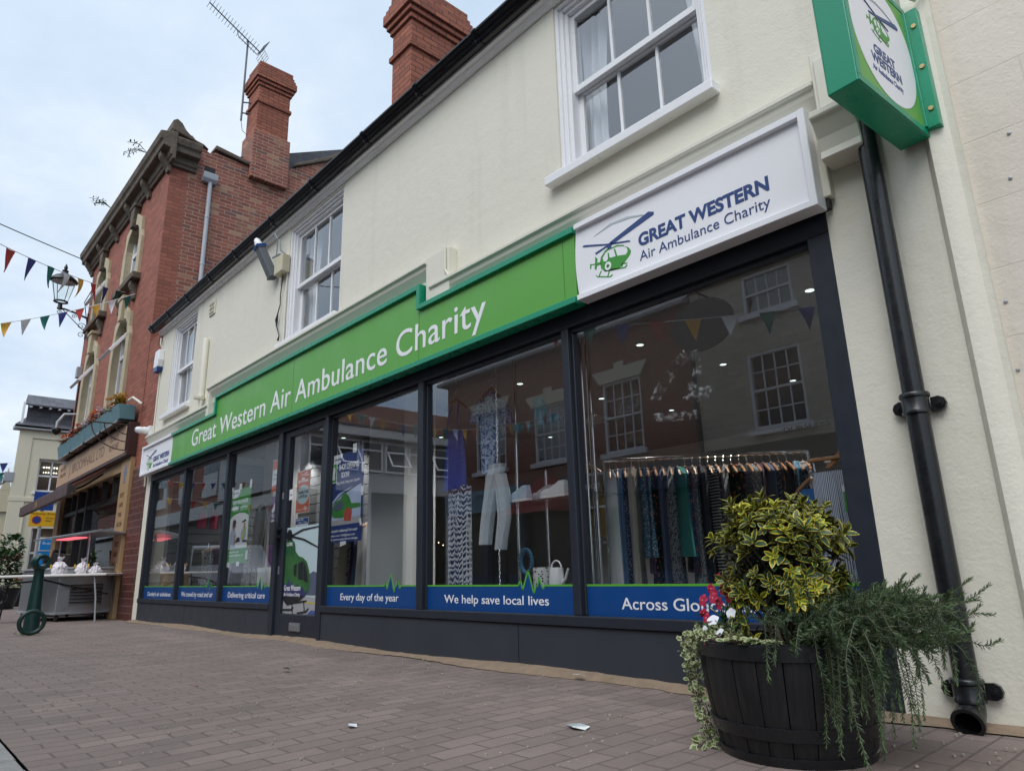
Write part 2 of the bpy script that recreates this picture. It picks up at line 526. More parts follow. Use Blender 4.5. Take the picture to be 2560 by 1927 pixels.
def pattern_mat(name, base, spots, kind='dots', scale=30, thr=0.35, spots2=None, rough=0.9):
    """printed cloth"""
    m, t, b = nodes(name)
    tcn = N(t, 'ShaderNodeTexCoord')
    if kind == 'dots':
        v = N(t, 'ShaderNodeTexVoronoi'); v.inputs['Scale'].default_value = scale; t.links.new(tcn.outputs['Object'], v.inputs['Vector'])
        k = tramp(t, v.outputs['Distance'], [(thr, 1.0), (thr + 0.04, 0.0)])
    elif kind == 'stripe':
        w = N(t, 'ShaderNodeTexWave', bands_direction='X'); w.inputs['Scale'].default_value = scale; w.inputs['Distortion'].default_value = 0.4
        t.links.new(tcn.outputs['Object'], w.inputs['Vector']); k = tramp(t, w.outputs['Fac'], [(thr, 0.0), (thr + 0.1, 1.0)])
    elif kind == 'hoop':
        w = N(t, 'ShaderNodeTexWave', bands_direction='Z'); w.inputs['Scale'].default_value = scale
        t.links.new(tcn.outputs['Object'], w.inputs['Vector']); k = tramp(t, w.outputs['Fac'], [(thr, 0.0), (thr + 0.1, 1.0)])
    elif kind == 'chevron':
        sp = N(t, 'ShaderNodeSeparateXYZ'); t.links.new(tcn.outputs['Object'], sp.inputs[0])
        tri = tmath(t, 'PINGPONG', sp.outputs[0], 0.018)
        ph = tmath(t, 'ADD', sp.outputs[2], tmath(t, 'MULTIPLY', tri, 1.6))
        ph = tmath(t, 'ADD', ph, tmath(t, 'MULTIPLY', tnoise(t, 24, 3), 0.06))
        k = tramp(t, tmath(t, 'PINGPONG', ph, 0.022), [(0.009, 0.0), (0.012, 1.0)])
        k = tmath(t, 'MULTIPLY', k, tramp(t, tmath(t, 'PINGPONG', sp.outputs[0], 0.018), [(0.0015, 0.0), (0.004, 1.0)]))
    else:
        k = tramp(t, tnoise(t, scale, 5, 0.6), [(thr, 0.0), (thr + 0.05, 1.0)])
    col = tmix(t, k, base, spots)
    if spots2:
        k2 = tramp(t, tnoise(t, scale * 0.55, 4, 0.6), [(0.55, 0.0), (0.6, 1.0)])
        col = tmix(t, k2, col, spots2)
    t.links.new(col, b.inputs['Base Color'])
    b.inputs['Roughness'].default_value = rough
    b.inputs['Specular IOR Level'].default_value = 0.15
    return m

CREAM = render_mat('cream_render', (0.745, 0.715, 0.615), (0.70, 0.672, 0.575))
CREAM_TRIM = plain('cream_moulding', (0.73, 0.705, 0.61), 0.55, var=0.05, bump=0.25, bscale=50)
BLOCK = render_mat('painted_blockwork', (0.71, 0.645, 0.56), (0.67, 0.615, 0.54), lines=(0.62, 0.285))
CREAM2 = render_mat('pale_render', (0.70, 0.65, 0.50), (0.64, 0.60, 0.47))
WHITE = plain('white_gloss_paint', (0.80, 0.80, 0.82), 0.32, var=0.04, bump=0.12, bscale=40)
WHITE_SIGN = plain('white_sign_face', (0.82, 0.82, 0.86), 0.35, var=0.02, scale=2)
GREEN_SIGN = plain('green_sign_face', (0.105, 0.36, 0.05), 0.38, var=0.03, scale=1.5)
TEAL = plain('teal_green_aluminium', (0.004, 0.27, 0.145), 0.3, var=0.04)
CHAR = plain('charcoal_powder_coat', (0.021, 0.025, 0.036), 0.42, var=0.1, bump=0.08, bscale=300, spec=0.35)
CHAR_D = plain('dark_grey_aluminium', (0.022, 0.023, 0.028), 0.4, var=0.08)
RISER = plain('charcoal_riser_panel', (0.032, 0.037, 0.050), 0.5, var=0.16, scale=2.5, bump=0.1, bscale=200)
BLACK = plain('black_gloss_plastic', (0.006, 0.007, 0.010), 0.13, var=0.2, scale=3)
IRON = plain('black_painted_iron', (0.010, 0.011, 0.013), 0.28, var=0.25, scale=8, bump=0.25, bscale=45)
BLUE_V = plain('blue_vinyl', (0.004, 0.055, 0.22), 0.35, var=0.03)
LIME = plain('green_vinyl_line', (0.10, 0.38, 0.04), 0.4, var=0.03)
NAVY = plain('navy_letters', (0.016, 0.05, 0.19), 0.4, var=0.03)
LGREEN = plain('logo_green', (0.045, 0.28, 0.03), 0.4, var=0.03)
LGREY = plain('logo_grey', (0.45, 0.5, 0.55), 0.4, var=0.03)
LETTER = plain('white_letters', (0.83, 0.83, 0.86), 0.35, var=0.02)
BRICK = brick_mat('red_brick_front', (0.31, 0.105, 0.068), (0.24, 0.078, 0.052), (0.12, 0.05, 0.04), ms=0.007, bump=0.6)
BRICK_OLD = brick_mat('weathered_side_brick', (0.27, 0.09, 0.06), (0.19, 0.062, 0.046), (0.38, 0.29, 0.22), w=0.24, h=0.078, ms=0.008, patch=(0.33, 0.23, 0.15), patch_at=(0.52, 0.66), odd=((0.085, 0.07, 0.075), (0.34, 0.23, 0.14)))
BRICK_CH = brick_mat('chimney_brick', (0.32, 0.105, 0.06), (0.25, 0.077, 0.047), (0.045, 0.025, 0.022), ms=0.009, patch=(0.06, 0.045, 0.04), patch_at=(0.6, 0.75))
BRICK_TILE = brick_mat('brown_glazed_brick', (0.10, 0.030, 0.024), (0.07, 0.022, 0.018), (0.20, 0.12, 0.10), w=0.3, h=0.11, ms=0.008, rough=0.4, bump=0.2)
BRICK_OPP = brick_mat('opposite_red_brick', (0.25, 0.085, 0.055), (0.17, 0.055, 0.04), (0.26, 0.18, 0.14), ms=0.009)
BRICK_CRM = brick_mat('cream_painted_brick', (0.55, 0.49, 0.40), (0.50, 0.45, 0.37), (0.40, 0.35, 0.28), ms=0.004)
PAVER = brick_mat('concrete_block_paving', (0.205, 0.158, 0.141), (0.19, 0.147, 0.132), (0.085, 0.068, 0.06), w=0.2, h=0.1, ms=0.0045, rot=PI / 2, rough=0.9, bump=0.8, patch=(0.10, 0.083, 0.075), patch_at=(0.45, 0.75))
ASPHALT = plain('asphalt', (0.075, 0.074, 0.075), 0.9, var=0.35, scale=30, bump=0.6, bscale=160, bdist=0.006)
GRANITE = plain('granite_sett', (0.26, 0.25, 0.24), 0.85, var=0.3, scale=18, bump=0.6, bscale=60, bdist=0.008)
STONE = plain('weathered_stone', (0.45, 0.385, 0.26), 0.8, var=0.22, scale=7, bump=0.4, bscale=35)
STONE_D = plain('sooty_stone', (0.115, 0.09, 0.068), 0.9, var=0.65, scale=5, bump=0.8, bscale=14, bdist=0.02)
SLATE_O = brick_mat('grey_slate', (0.26, 0.26, 0.27), (0.20, 0.20, 0.21), (0.09, 0.09, 0.1), w=0.28, h=0.2, ms=0.008, rough=0.6)
SLATE = brick_mat('slate', (0.085, 0.085, 0.10), (0.055, 0.055, 0.066), (0.02, 0.02, 0.024), w=0.28, h=0.2, ms=0.006, rough=0.55)
GLASS = glass_mat('shop_window_glass', (0.95, 0.97, 0.97), 4.2)
GLASS_S = glass_mat('sash_window_glass', (0.93, 0.95, 0.96), 4.0)
GLASS_L = glass_mat('lantern_glass', (0.93, 0.96, 0.95), 1.0)
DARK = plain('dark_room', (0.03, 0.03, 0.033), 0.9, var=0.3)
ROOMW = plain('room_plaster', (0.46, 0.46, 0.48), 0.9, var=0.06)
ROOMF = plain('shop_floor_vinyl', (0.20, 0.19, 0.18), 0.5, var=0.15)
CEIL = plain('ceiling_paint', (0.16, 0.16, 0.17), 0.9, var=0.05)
COLM = plain('white_column_paint', (0.78, 0.79, 0.80), 0.6, var=0.03)
CURT = plain('white_curtain', (0.72, 0.74, 0.76), 0.9, var=0.06, scale=3)
CHROME = plain('chrome', (0.75, 0.76, 0.78), 0.15, metal=1.0, var=0.05)
STEEL = plain('brushed_steel', (0.42, 0.43, 0.45), 0.36, metal=0.85, var=0.12, scale=14)
GALV = plain('galvanised_grey', (0.36, 0.38, 0.40), 0.5, metal=0.3, var=0.1)
GREYP = plain('grey_plastic_pipe', (0.42, 0.44, 0.47), 0.45, var=0.06)
SPOT = emit_mat('spotlight_lens', (0.8, 1.0, 0.93), 2.0)
TUBE = emit_mat('strip_light', (1.0, 0.97, 0.8), 2.2)
HEAT = emit_mat('heat_lamp', (1.0, 0.16, 0.2), 1.1)
# ================================================================== SETTING: ground
def sheet(name, x0, x1, y0, y1, z, mat, nx=1, ny=1, wob=0.0):
    m = MB(); pts = []; fs = []
    for j in range(ny + 1):
        for i in range(nx + 1):
            x = x0 + (x1 - x0) * i / nx; y = y0 + (y1 - y0) * j / ny
            dz = wob * (math.sin(x * 1.7 + y * 0.9) + math.sin(x * 0.6 - y * 2.3)) * 0.5 if 0 < j < ny else 0
            pts.append((x, y, z + dz))
    for j in range(ny):
        for i in range(nx):
            a = j * (nx + 1) + i
            fs.append((a, a + 1, a + nx + 2, a + nx + 1))
    m.add(pts, fs)
    o = m.build(name, mat, normals=False, smooth=wob > 0)
    o['kind'] = 'structure'
    return o
sheet('ground', -400, 400, -400, 400, -0.16, ASPHALT)
sheet('pavement', -60, 8, -2.6, 0.3, 0.0, PAVER, 140, 14, 0.006)
sheet('road', -60, 12, -7.6, -2.69, -0.012, ASPHALT)
sheet('far_pavement', -60, 12, -10.2, -7.6, 0.06, PAVER)
k = MB()
x = -60.0
while x < 10:
    w = 0.19 + random.random() * 0.03
    k.box(x, x + w - 0.012, -2.70 + random.uniform(-0.006, 0.006), -2.605, -0.1, random.uniform(-0.004, 0.004))
    x += w
o = k.build('kerb_setts', GRANITE, bevel=0.006, segs=1); o['kind'] = 'structure'
# crumbling mortar fillet where the paving meets the shop front
FILLET = plain('sandy_mortar', (0.24, 0.175, 0.12), 0.95, var=0.35, scale=12, bump=0.7, bscale=60, bdist=0.008)
m = MB(); pts = []; fs = []
nseg = 170
for i in range(nseg + 1):
    xx = -12.0 + 11.5 * i / nseg
    w = 0.05 + 0.035 * math.sin(xx * 3.1) + 0.03 * random.random()
    h = 0.018 + 0.012 * math.sin(xx * 1.9 + 1) + 0.006 * random.random()
    pts += [(xx, -0.03 - w, 0.002), (xx, -0.03 - w * 0.45, h * 0.7 + 0.003), (xx, 0.03, h + 0.012)]
for i in range(nseg):
    a = i * 3
    fs += [(a, a + 3, a + 4, a + 1), (a + 1, a + 4, a + 5, a + 2)]
m.add(pts, fs)
o = m.build('mortar_edge', FILLET, normals=False, smooth=True); o['kind'] = 'structure'

# ================================================================== THE CHARITY SHOP
shop = thing('charity_shop', 'long cream rendered shop with charcoal shopfront, black gutter and three sash windows above', 'shop building', (-6.5, 0.1, 0))
XL, XR = -12.09, -0.56
SF0, SF1 = -11.87, -1.135
wins = [(-11.44, -10.35, 3.09, 4.56), (-7.18, -5.9, 3.14, 4.58), (-2.81, -1.62, 3.2, 4.60)]
m = MB().wall(XL, XR, -0.12, 4.76, [(SF0, SF1, -0.2, 2.22)] + wins, 0.0, 0.3)
m.build('front_wall', CREAM, shop, merge=True)
# moulded cornice over the fascia sign, stepping up over the middle of the sign
def cove(m, x0, x1, z, d=0.105, h=0.2):
    prof = [(0.0, z), (-d, z - 0.004), (-d, z - 0.035), (-d + 0.018, z - 0.04), (-d + 0.028, z - 0.075), (-0.045, z - 0.125), (-0.03, z - 0.15), (-0.03, z - h + 0.01), (-0.018, z - h), (0.0, z - h)]
    m.extr('yz', prof, x0, x1)
m = MB()
cove(m, -12.09, -9.28, 2.85); cove(m, -9.34, -4.27, 3.085, h=0.23); cove(m, -4.22, -1.07, 2.85)
m.box(-9.34, -9.26, -0.085, 0.0, 2.64, 3.0)
m.box(-4.275, -3.97, -0.088, 0.0, 2.72, 3.1)
m.box(-1.16, -1.08, -0.05, 0.0, 2.25, 2.70)
m.tube([(-4.0, -0.1, 3.10), (-4.0, -0.1, 2.9), (-3.96, -0.09, 2.83), (-3.9, -0.04, 2.80)], 0.011, 6)
m.build('cornice_moulding', CREAM_TRIM, shop, bevel=0.004, segs=1)
# plaster console at the right end
m = MB()
m.box(-1.065, -0.90, -0.10, 0, 2.60, 2.98)
m.box(-1.045, -0.92, -0.115, -0.10, 2.66, 2.93)
m.extr('yz', [(0, 2.62), (-0.19, 2.62), (-0.19, 2.585), (-0.17, 2.57), (-0.13, 2.50), (-0.115, 2.44), (-0.12, 2.40), (0, 2.385)], -1.075, -0.89)
m.build('console', CREAM_TRIM, shop, bevel=0.005, segs=1)
# thickened round-edged pier beside the shopfront
m = MB()
m.extr('xy', [(-0.70, 0.02)] + [(-0.66 + 0.1 * math.sin(a), -0.035 + 0.1 - 0.1 * math.cos(a)) for a in [i * PI / 16 for i in range(9)]] + [(-0.56, 0.2), (-0.70, 0.2)], -0.1, 6.0)
m.build('wall_edge', CREAM, shop, smooth=True)
m = MB(); m.box(XR - 0.3, XR - 0.0, 0.002, 0.3, 4.77, 6.0)
m.build('upper_pier', CREAM, shop)
# fascia board, soffit, gutter
nb = thing('neighbour_wall', 'pinkish cream painted blockwork wall of the next building beyond the downpipe', 'wall', (0.5, 0.1, 0))
m = MB(); m.box(-0.58, 3.2, 0.035, 0.4, -0.1, 7.0); m.build('blockwork', BLOCK, nb)
m = MB()
for px_, pz_ in ((-0.535, 1.565), (-0.545, 1.29), (-0.40, 2.25), (-0.43, 2.06)): m.lathe([(0.0, 0.028), (0.007, 0.03), (0.008, 0.036)], 8, (px_, 0, pz_), 'y')
m.build('wall_plug', GALV, nb)
m = MB()
m.extr('yz', [(0.0, 4.605), (-0.025, 4.605), (-0.03, 4.62), (-0.045, 4.625), (-0.05, 4.645), (-0.082, 4.65), (-0.082, 4.80), (0.0, 4.80)], -12.15, -0.4)
m.build('fascia_board', WHITE, shop, bevel=0.003, segs=1)
GP = [(-0.085, 4.762), (-0.085, 4.675), (-0.125, 4.672), (-0.138, 4.676), (-0.148, 4.687), (-0.153, 4.701), (-0.159, 4.714), (-0.169, 4.723), (-0.182, 4.729), (-0.193, 4.737), (-0.200, 4.75), (-0.201, 4.764), (-0.195, 4.771), (-0.188, 4.764), (-0.178, 4.752), (-0.135, 4.70), (-0.098, 4.697), (-0.094, 4.762)]
m = MB(); m.extr('yz', GP, -12.32, 0.6)
gut = m.build('gutter', BLACK, shop, smooth=True)
for gx in [-12.22, -11.35, -10.45, -9.5, -8.55, -7.4, -6.35, -5.25, -4.35, -3.52, -2.7, -1.8, -0.9]:
    b = MB()
    c0 = [(y - 0.009, z - 0.008 if z < 4.725 else z + 0.004) for y, z in GP[1:12]]
    b.extr('yz', c0 + [(-0.088, 4.776)], gx, gx + 0.05)
    b.build('gutter_bracket', BLACK, gut, bevel=0.004, segs=2, smooth=True)
m = MB(); m.extr('yz', [(-0.12, 4.80), (3.2, 7.2), (6.5, 4.80)], -12.3, -0.4)
roof = m.build('roof', SLATE, shop)
def chimney(par, x0, x1, y0, y1, z0, z1, name='chimney'):
    m = MB()
    m.box(x0, x1, y0, y1, z0, z1 - 0.6)
    h = z1 - 0.6
    e = 0.0
    def crs(e, a, b): m.box(x0 - e, x1 + e, y0 - e, y1 + e, a, b)
    crs(0.035, h - 0.42, h - 0.34)
    crs(0.03, h, h + 0.08); crs(0.065, h + 0.083, h + 0.16); crs(0.10, h + 0.163, h + 0.32)
    crs(0.075, h + 0.323, h + 0.40); crs(0.05, h + 0.403, h + 0.48); crs(0.025, h + 0.483, h + 0.6)
    return m.build(name, BRICK_CH, par, bevel=0.006, segs=1)
chimney(roof, -6.56, -6.13, 0.96, 1.85, 5.0, 8.08)
# sash windows
def sash(name, par, x0, x1, z0, z1, lights, sill, y0=0.03, curtains=True, openby=0.0):
    """box frame, two sliding sashes with glazing bars, glass, sill"""
    fw = 0.085
    f = MB()
    for i, (a, y) in enumerate(((0.0, 0.0), (0.028, 0.022), (0.056, 0.045))):
        w = 0.032
        yy = y0 - 0.02 + y
        f.box(x0 + a, x0 + a + w, yy, y0 + 0.16, z0, z1)
        f.box(x1 - a - w, x1 - a, yy, y0 + 0.16, z0, z1)
        f.box(x0 + a + w, x1 - a - w, yy, y0 + 0.16, z1 - a - w, z1 - a)
    f.box(x0 + 0.088, x1 - 0.088, y0 + 0.03, y0 + 0.17, z0, z0 + 0.03)
    w_ = f.build(name, WHITE, par, bevel=0.004, segs=1)
    xi0, xi1, zi0, zi1 = x0 + fw, x1 - fw, z0 + 0.03, z1 - fw
    zm = zi0 + (zi1 - zi0) * 0.5
    def one(za, zb, y, bot, top, nm):
        s_ = MB()
        s_.box(xi0, xi0 + 0.04, y, y + 0.035, za, zb); s_.box(xi1 - 0.04, xi1, y, y + 0.035, za, zb)
        s_.box(xi0 + 0.04, xi1 - 0.04, y, y + 0.035, za, za + bot); s_.box(xi0 + 0.04, xi1 - 0.04, y, y + 0.035, zb - top, zb)
        for i in range(1, lights):
            xc = xi0 + 0.04 + (xi1 - xi0 - 0.08) * i / lights
            s_.box(xc - 0.011, xc + 0.011, y + 0.004, y + 0.031, za + bot, zb - top)
        s_.build('sash', WHITE, w_, bevel=0.003, segs=1)
        g = MB(); g.poly([(xi0 + 0.04, y + 0.018, za + bot), (xi1 - 0.04, y + 0.018, za + bot), (xi1 - 0.04, y + 0.018, zb - top), (xi0 + 0.04, y + 0.018, zb - top)])
        g.build('glass', GLASS_S, w_, normals=False)
    one(zm - 0.02, zi1, y0 + 0.055, 0.05, 0.045, 'upper')
    one(zi0 + openby, zm + 0.02 + openby, y0 + 0.105, 0.075, 0.045, 'lower')
    s_ = MB(); s_.box(x0 - 0.09, x1 + 0.03, -0.075, y0 + 0.1, z0 - 0.065, z0)
    s_.build('sill', WHITE, w_, bevel=0.006)
    # the room behind
    b = MB(); b.box(x0 - 0.3, x1 + 0.3, y0 + 0.28, y0 + 2.2, z0 - 0.4, z1 + 0.1)
    r = MB()
    r.poly([(x0 - 0.5, y0 + 1.6, z0 - 0.5), (x1 + 0.5, y0 + 1.6, z0 - 0.5), (x1 + 0.5, y0 + 1.6, z1 + 0.3), (x0 - 0.5, y0 + 1.6, z1 + 0.3)])
    r.poly([(x0 - 0.5, y0 + 0.28, z1 + 0.02), (x1 + 0.5, y0 + 0.28, z1 + 0.02), (x1 + 0.5, y0 + 1.6, z1 + 0.02), (x0 - 0.5, y0 + 1.6, z1 + 0.02)])
    for xx in (x0 - 0.5, x1 + 0.5):
        r.poly([(xx, y0 + 0.28, z0 - 0.5), (xx, y0 + 1.6, z0 - 0.5), (xx, y0 + 1.6, z1 + 0.3), (xx, y0 + 0.28, z1 + 0.3)])
    r.build('room_wall', ROOMW, w_, normals=False)
    if curtains:
        for side in (0, 1):
            c = MB(); n = 26; pts = []; fs = []
            zs = [z0 - 0.05, z0 + (z1 - z0) * 0.25, z0 + (z1 - z0) * 0.5, z0 + (z1 - z0) * 0.75, z1]
            for j, zz in enumerate(zs):
                wd = (0.19 + 0.10 * abs(j - 1.2) / 3) * (x1 - x0) / 1.19
                for i in range(n + 1):
                    t = i / n
                    xx = x0 + 0.02 + wd * t if side == 0 else x1 - 0.02 - wd * t
                    pts.append((xx, y0 + 0.24 + 0.028 * math.sin(t * 21 + j * 0.35) + 0.012 * math.sin(t * 9 + j), zz))
            for j in range(len(zs) - 1):
                for i in range(n):
                    a = j * (n + 1) + i
                    fs.append((a, a + 1, a + n + 2, a + n + 1))
            c.add(pts, fs); c.build('curtain', CURT, w_, smooth=True, normals=False)
    return w_
sash('window', shop, *wins[0], 3, True, openby=0.06)
sash('window', shop, *wins[1], 3, True)
sash('window', shop, *wins[2], 3, True)

# ---- shopfront joinery
f = MB()
ZB, ZT = 0.33, 2.10
f.box(SF0, SF0 + 0.09, 0.0, 0.11, 0.27, ZT)
for a, b in ((-10.25, -10.18), (-8.65, -8.58), (-4.505, -4.43), (-2.885, -2.825)):
    f.box(a, b, 0.0, 0.11, 0.334, ZT)
f.box(-7.13, -7.03, -0.005, 0.14, 0.0, ZT)
f.box(-6.075, -6.01, -0.005, 0.11, 0.0, ZT)
f.box(-1.24, SF1, -0.004, 0.11, 0.0, ZT)
f.box(SF0, SF1, -0.002, 0.16, ZT, 2.24)
for a, b in ((SF0 + 0.09, -10.25), (-10.18, -8.65), (-8.58, -7.13), (-6.01, -4.505), (-4.43, -2.885), (-2.825, -1.24)):
    f.box(a, b, 0.03, 0.10, ZT - 0.03, ZT)      # inner head bead
    f.box(a, a + 0.014, 0.034, 0.10, 0.336, ZT - 0.03); f.box(b - 0.014, b, 0.034, 0.10, 0.336, ZT - 0.03)
f.build('shopfront_frame', CHAR, shop, bevel=0.004, segs=1)
f = MB()
for a, b in ((SF0, -7.13), (-6.01, -1.24)):
    f.box(a, b, -0.012, 0.15, 0.275, 0.334)
f.build('window_sill', CHAR, shop, bevel=0.005)
f = MB()
for a, b in ((SF0, -9.74), (-9.732, -7.135), (-6.008, -3.38), (-3.372, -1.245)):
    f.box(a, b, 0.004, 0.13, -0.1, 0.272)
f.build('stall_riser', RISER, shop, bevel=0.003, segs=1)
PANES = [(-11.78, -10.25), (-10.18, -8.65), (-8.58, -7.13), (-6.01, -4.505), (-4.43, -2.885), (-2.825, -1.24)]
for a, b in PANES:
    g = MB(); g.poly([(a, 0.05, 0.33), (b, 0.05, 0.33), (b, 0.05, ZT), (a, 0.05, ZT)])
    g.build('shop_window', GLASS, shop, normals=False)
# door
d = MB()
d.box(-7.025, -6.905, 0.02, 0.075, 0.03, 2.09); d.box(-6.165, -6.08, 0.02, 0.075, 0.03, 2.09)
d.box(-6.905, -6.165, 0.02, 0.075, 0.03, 0.24); d.box(-6.905, -6.165, 0.02, 0.075, 2.03, 2.09)
door = d.build('door', CHAR, shop, bevel=0.004, segs=1)
g = MB(); g.poly([(-6.905, 0.05, 0.24), (-6.165, 0.05, 0.24), (-6.165, 0.05, 2.03), (-6.905, 0.05, 2.03)]); g.build('door_glass', GLASS, door, normals=False)
h = MB(); h.box(-7.07, -6.955, -0.075, -0.045, 0.915, 1.15); h.box(-7.02, -6.99, -0.045, 0.02, 0.98, 1.01); h.box(-7.02, -6.99, -0.045, 0.02, 1.06, 1.09)
h.build('door_handle', CHAR_D, door, bevel=0.005)
h = MB(); h.box(-6.655, -6.43, 0.004, 0.02, 0.088, 0.165); h.box(-6.64, -6.445, -0.002, 0.006, 0.095, 0.15)
h.build('letterbox', STEEL, door, bevel=0.003)
h = MB(); h.box(-7.0, -6.975, 0.012, 0.022, 1.38, 1.45); h.box(-7.0, -6.975, 0.012, 0.022, 0.62, 0.70)
h.build('lock_plate', STEEL, door, bevel=0.003)
h = MB(); h.box(-7.03, -6.075, -0.02, 0.14, -0.02, 0.02)
h.build('threshold', STEEL, shop, bevel=0.003)

# ---- inside the shop
f = MB(); f.box(-11.9, -0.9, 0.16, 7.0, 0.02, 0.06); f.build('shop_floor', ROOMF, shop)
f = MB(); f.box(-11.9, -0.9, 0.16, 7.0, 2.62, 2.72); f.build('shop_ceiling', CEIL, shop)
f = MB(); f.box(-11.9, -0.9, 7.0, 7.1, 0.06, 2.62); f.box(-12.0, -11.9, 0.31, 7.1, 0.06, 2.62); f.box(-0.9, -0.8, 0.31, 7.1, 0.06, 2.62)
f.build('back_wall', ROOMW, shop)
f = MB(); f.box(-11.6, -7.2, 0.16, 0.95, 0.06, 0.44); f.box(-5.93, -1.28, 0.16, 0.95, 0.06, 0.46)
f.build('display_plinth', DARK, shop, bevel=0.006)
f = MB(); f.box(-6.93, -6.2, 1.0, 1.42, 0.06, 2.62); f.build('column', COLM, shop, bevel=0.008)
f = MB(); f.box(-9.9, -9.55, 1.0, 1.4, 0.06, 2.62); f.build('column', COLM, shop, bevel=0.008)
# slatwall on the left
f = MB()
for i in range(16):
    f.box(-11.7, -8.6, 2.2, 2.24, 0.1 + i * 0.15, 0.1 + i * 0.15 + 0.138)
f.build('slat_panel', plain('grey_slatwall', (0.11, 0.115, 0.125), 0.6, var=0.1), shop)
spots = [(-3.68, 1.94), (-2.04, 1.91), (-3.54, 3.16), (-3.39, 4.4), (-5.28, 3.26), (-5.14, 4.53), (-5.38, 1.98), (-7.42, 3.13), (-7.44, 4.55), (-8.42, 3.14), (-7.48, 1.9), (-2.1, 3.1), (-9.3, 1.95), (-10.9, 2.0), (-2.0, 4.4)]
sp0 = None
for i, (x, y) in enumerate(spots):
    lab = 'lit round recessed spotlight in the charity shop ceiling seen through the display glass'
    if sp0 is None:
        sp0 = thing('ceiling_spotlight', lab, 'spotlight', (x, y, 2.62), 'recessed spotlights in the shop ceiling')
        r = MB(); r.lathe([(0.05, 2.62), (0.05, 2.612), (0.034, 2.608), (0.034, 2.613)], 20, (x, y, 0)); r.build('trim_ring', CHROME, sp0, smooth=True)
        r = MB(); r.lathe([(0.0, 2.6115), (0.033, 2.6115)], 20, (x, y, 0), caps=False); r.build('lens', SPOT, sp0, normals=False)
    else:
        dup(sp0, (x, y, 2.62))
for x, y in ((-2.04, 1.91), (-3.68, 1.94), (-5.38, 1.98), (-7.48, 1.9), (-9.3, 1.95), (-10.9, 2.0), (-3.39, 4.4), (-7.44, 4.55)):
    l = bpy.data.lights.new('shop_spot', 'SPOT'); l.energy = 120; l.spot_size = R_(120); l.spot_blend = 0.6; l.shadow_soft_size = 0.12; l.color = (1, 0.97, 0.9)
    lo = bpy.data.objects.new('shop_spot', l); COL.objects.link(lo); lo.location = (x, y, 2.58)
# ================================================================== SIGNS ON THE SHOP
HELI = {
'blade1': [(0.003, 0.008), (0.299, 0.087), (0.336, 0.071), (0.332, 0.055), (0.018, -0.012)],
'blade2': [(-0.209, 0.067), (-0.185, 0.065), (-0.014, 0.007), (-0.009, -0.004), (-0.204, 0.058)],
'blade3': [(0.014, 0.002), (0.153, -0.035), (0.158, -0.045), (0.013, -0.009)],
'blade4': [(-0.111, -0.017), (-0.021, -0.003), (-0.012, -0.012), (-0.105, -0.029)],
'hub': [(-0.018, 0.007), (0.008, 0.004), (0.018, -0.016), (0.011, -0.033), (-0.013, -0.025)],
'swoosh': [(-0.117, 0.095), (0.013, 0.129), (0.145, 0.121), (0.258, 0.089), (0.27, 0.077), (0.175, 0.101), (0.034, 0.116)],
'body': [(-0.013, -0.023), (-0.034, -0.03), (-0.068, -0.06), (-0.079, -0.094), (-0.071, -0.135), (-0.045, -0.163), (0.005, -0.176), (0.065, -0.182), (0.11, -0.154), (0.15, -0.123), (0.157, -0.103), (0.14, -0.075), (0.108, -0.053), (0.13, -0.074), (0.134, -0.097), (0.119, -0.113), (0.048, -0.096), (0.012, -0.092), (-0.01, -0.086), (-0.029, -0.103), (-0.051, -0.095), (-0.057, -0.069), (-0.035, -0.045), (0.0, -0.033)],
'post1': [(0.032, -0.046), (0.043, -0.048), (0.055, -0.097), (0.044, -0.097)],
'post2': [(-0.016, -0.053), (-0.007, -0.054), (-0.002, -0.094), (-0.014, -0.091)],
'roofline': [(-0.01, -0.028), (0.06, -0.03), (0.108, -0.047), (0.108, -0.054), (0.06, -0.038), (-0.005, -0.036)],
'tail': [(-0.113, -0.041), (-0.096, -0.059), (-0.1, -0.086), (-0.075, -0.091), (-0.072, -0.106), (-0.102, -0.105), (-0.111, -0.13), (-0.124, -0.118), (-0.117, -0.09)],
'tailbar': [(-0.156, -0.075), (-0.112, -0.088), (-0.113, -0.093), (-0.147, -0.085), (-0.152, -0.108), (-0.16, -0.103)],
'skid1': [(-0.113, -0.163), (-0.102, -0.173), (-0.009, -0.206), (0.008, -0.199), (0.013, -0.207), (-0.006, -0.214), (-0.103, -0.18), (-0.116, -0.168)],
'skid2': [(-0.044, -0.154), (0.102, -0.186), (0.121, -0.177), (0.124, -0.185), (0.107, -0.195), (-0.042, -0.164)],
'leg1': [(-0.077, -0.147), (-0.069, -0.15), (-0.089, -0.18), (-0.097, -0.178)],
'leg2': [(-0.017, -0.173), (-0.009, -0.176), (-0.023, -0.206), (-0.031, -0.204)],
'leg3': [(0.078, -0.175), (0.086, -0.155), (0.125, -0.167), (0.124, -0.173), (0.092, -0.164), (0.087, -0.179)],
}
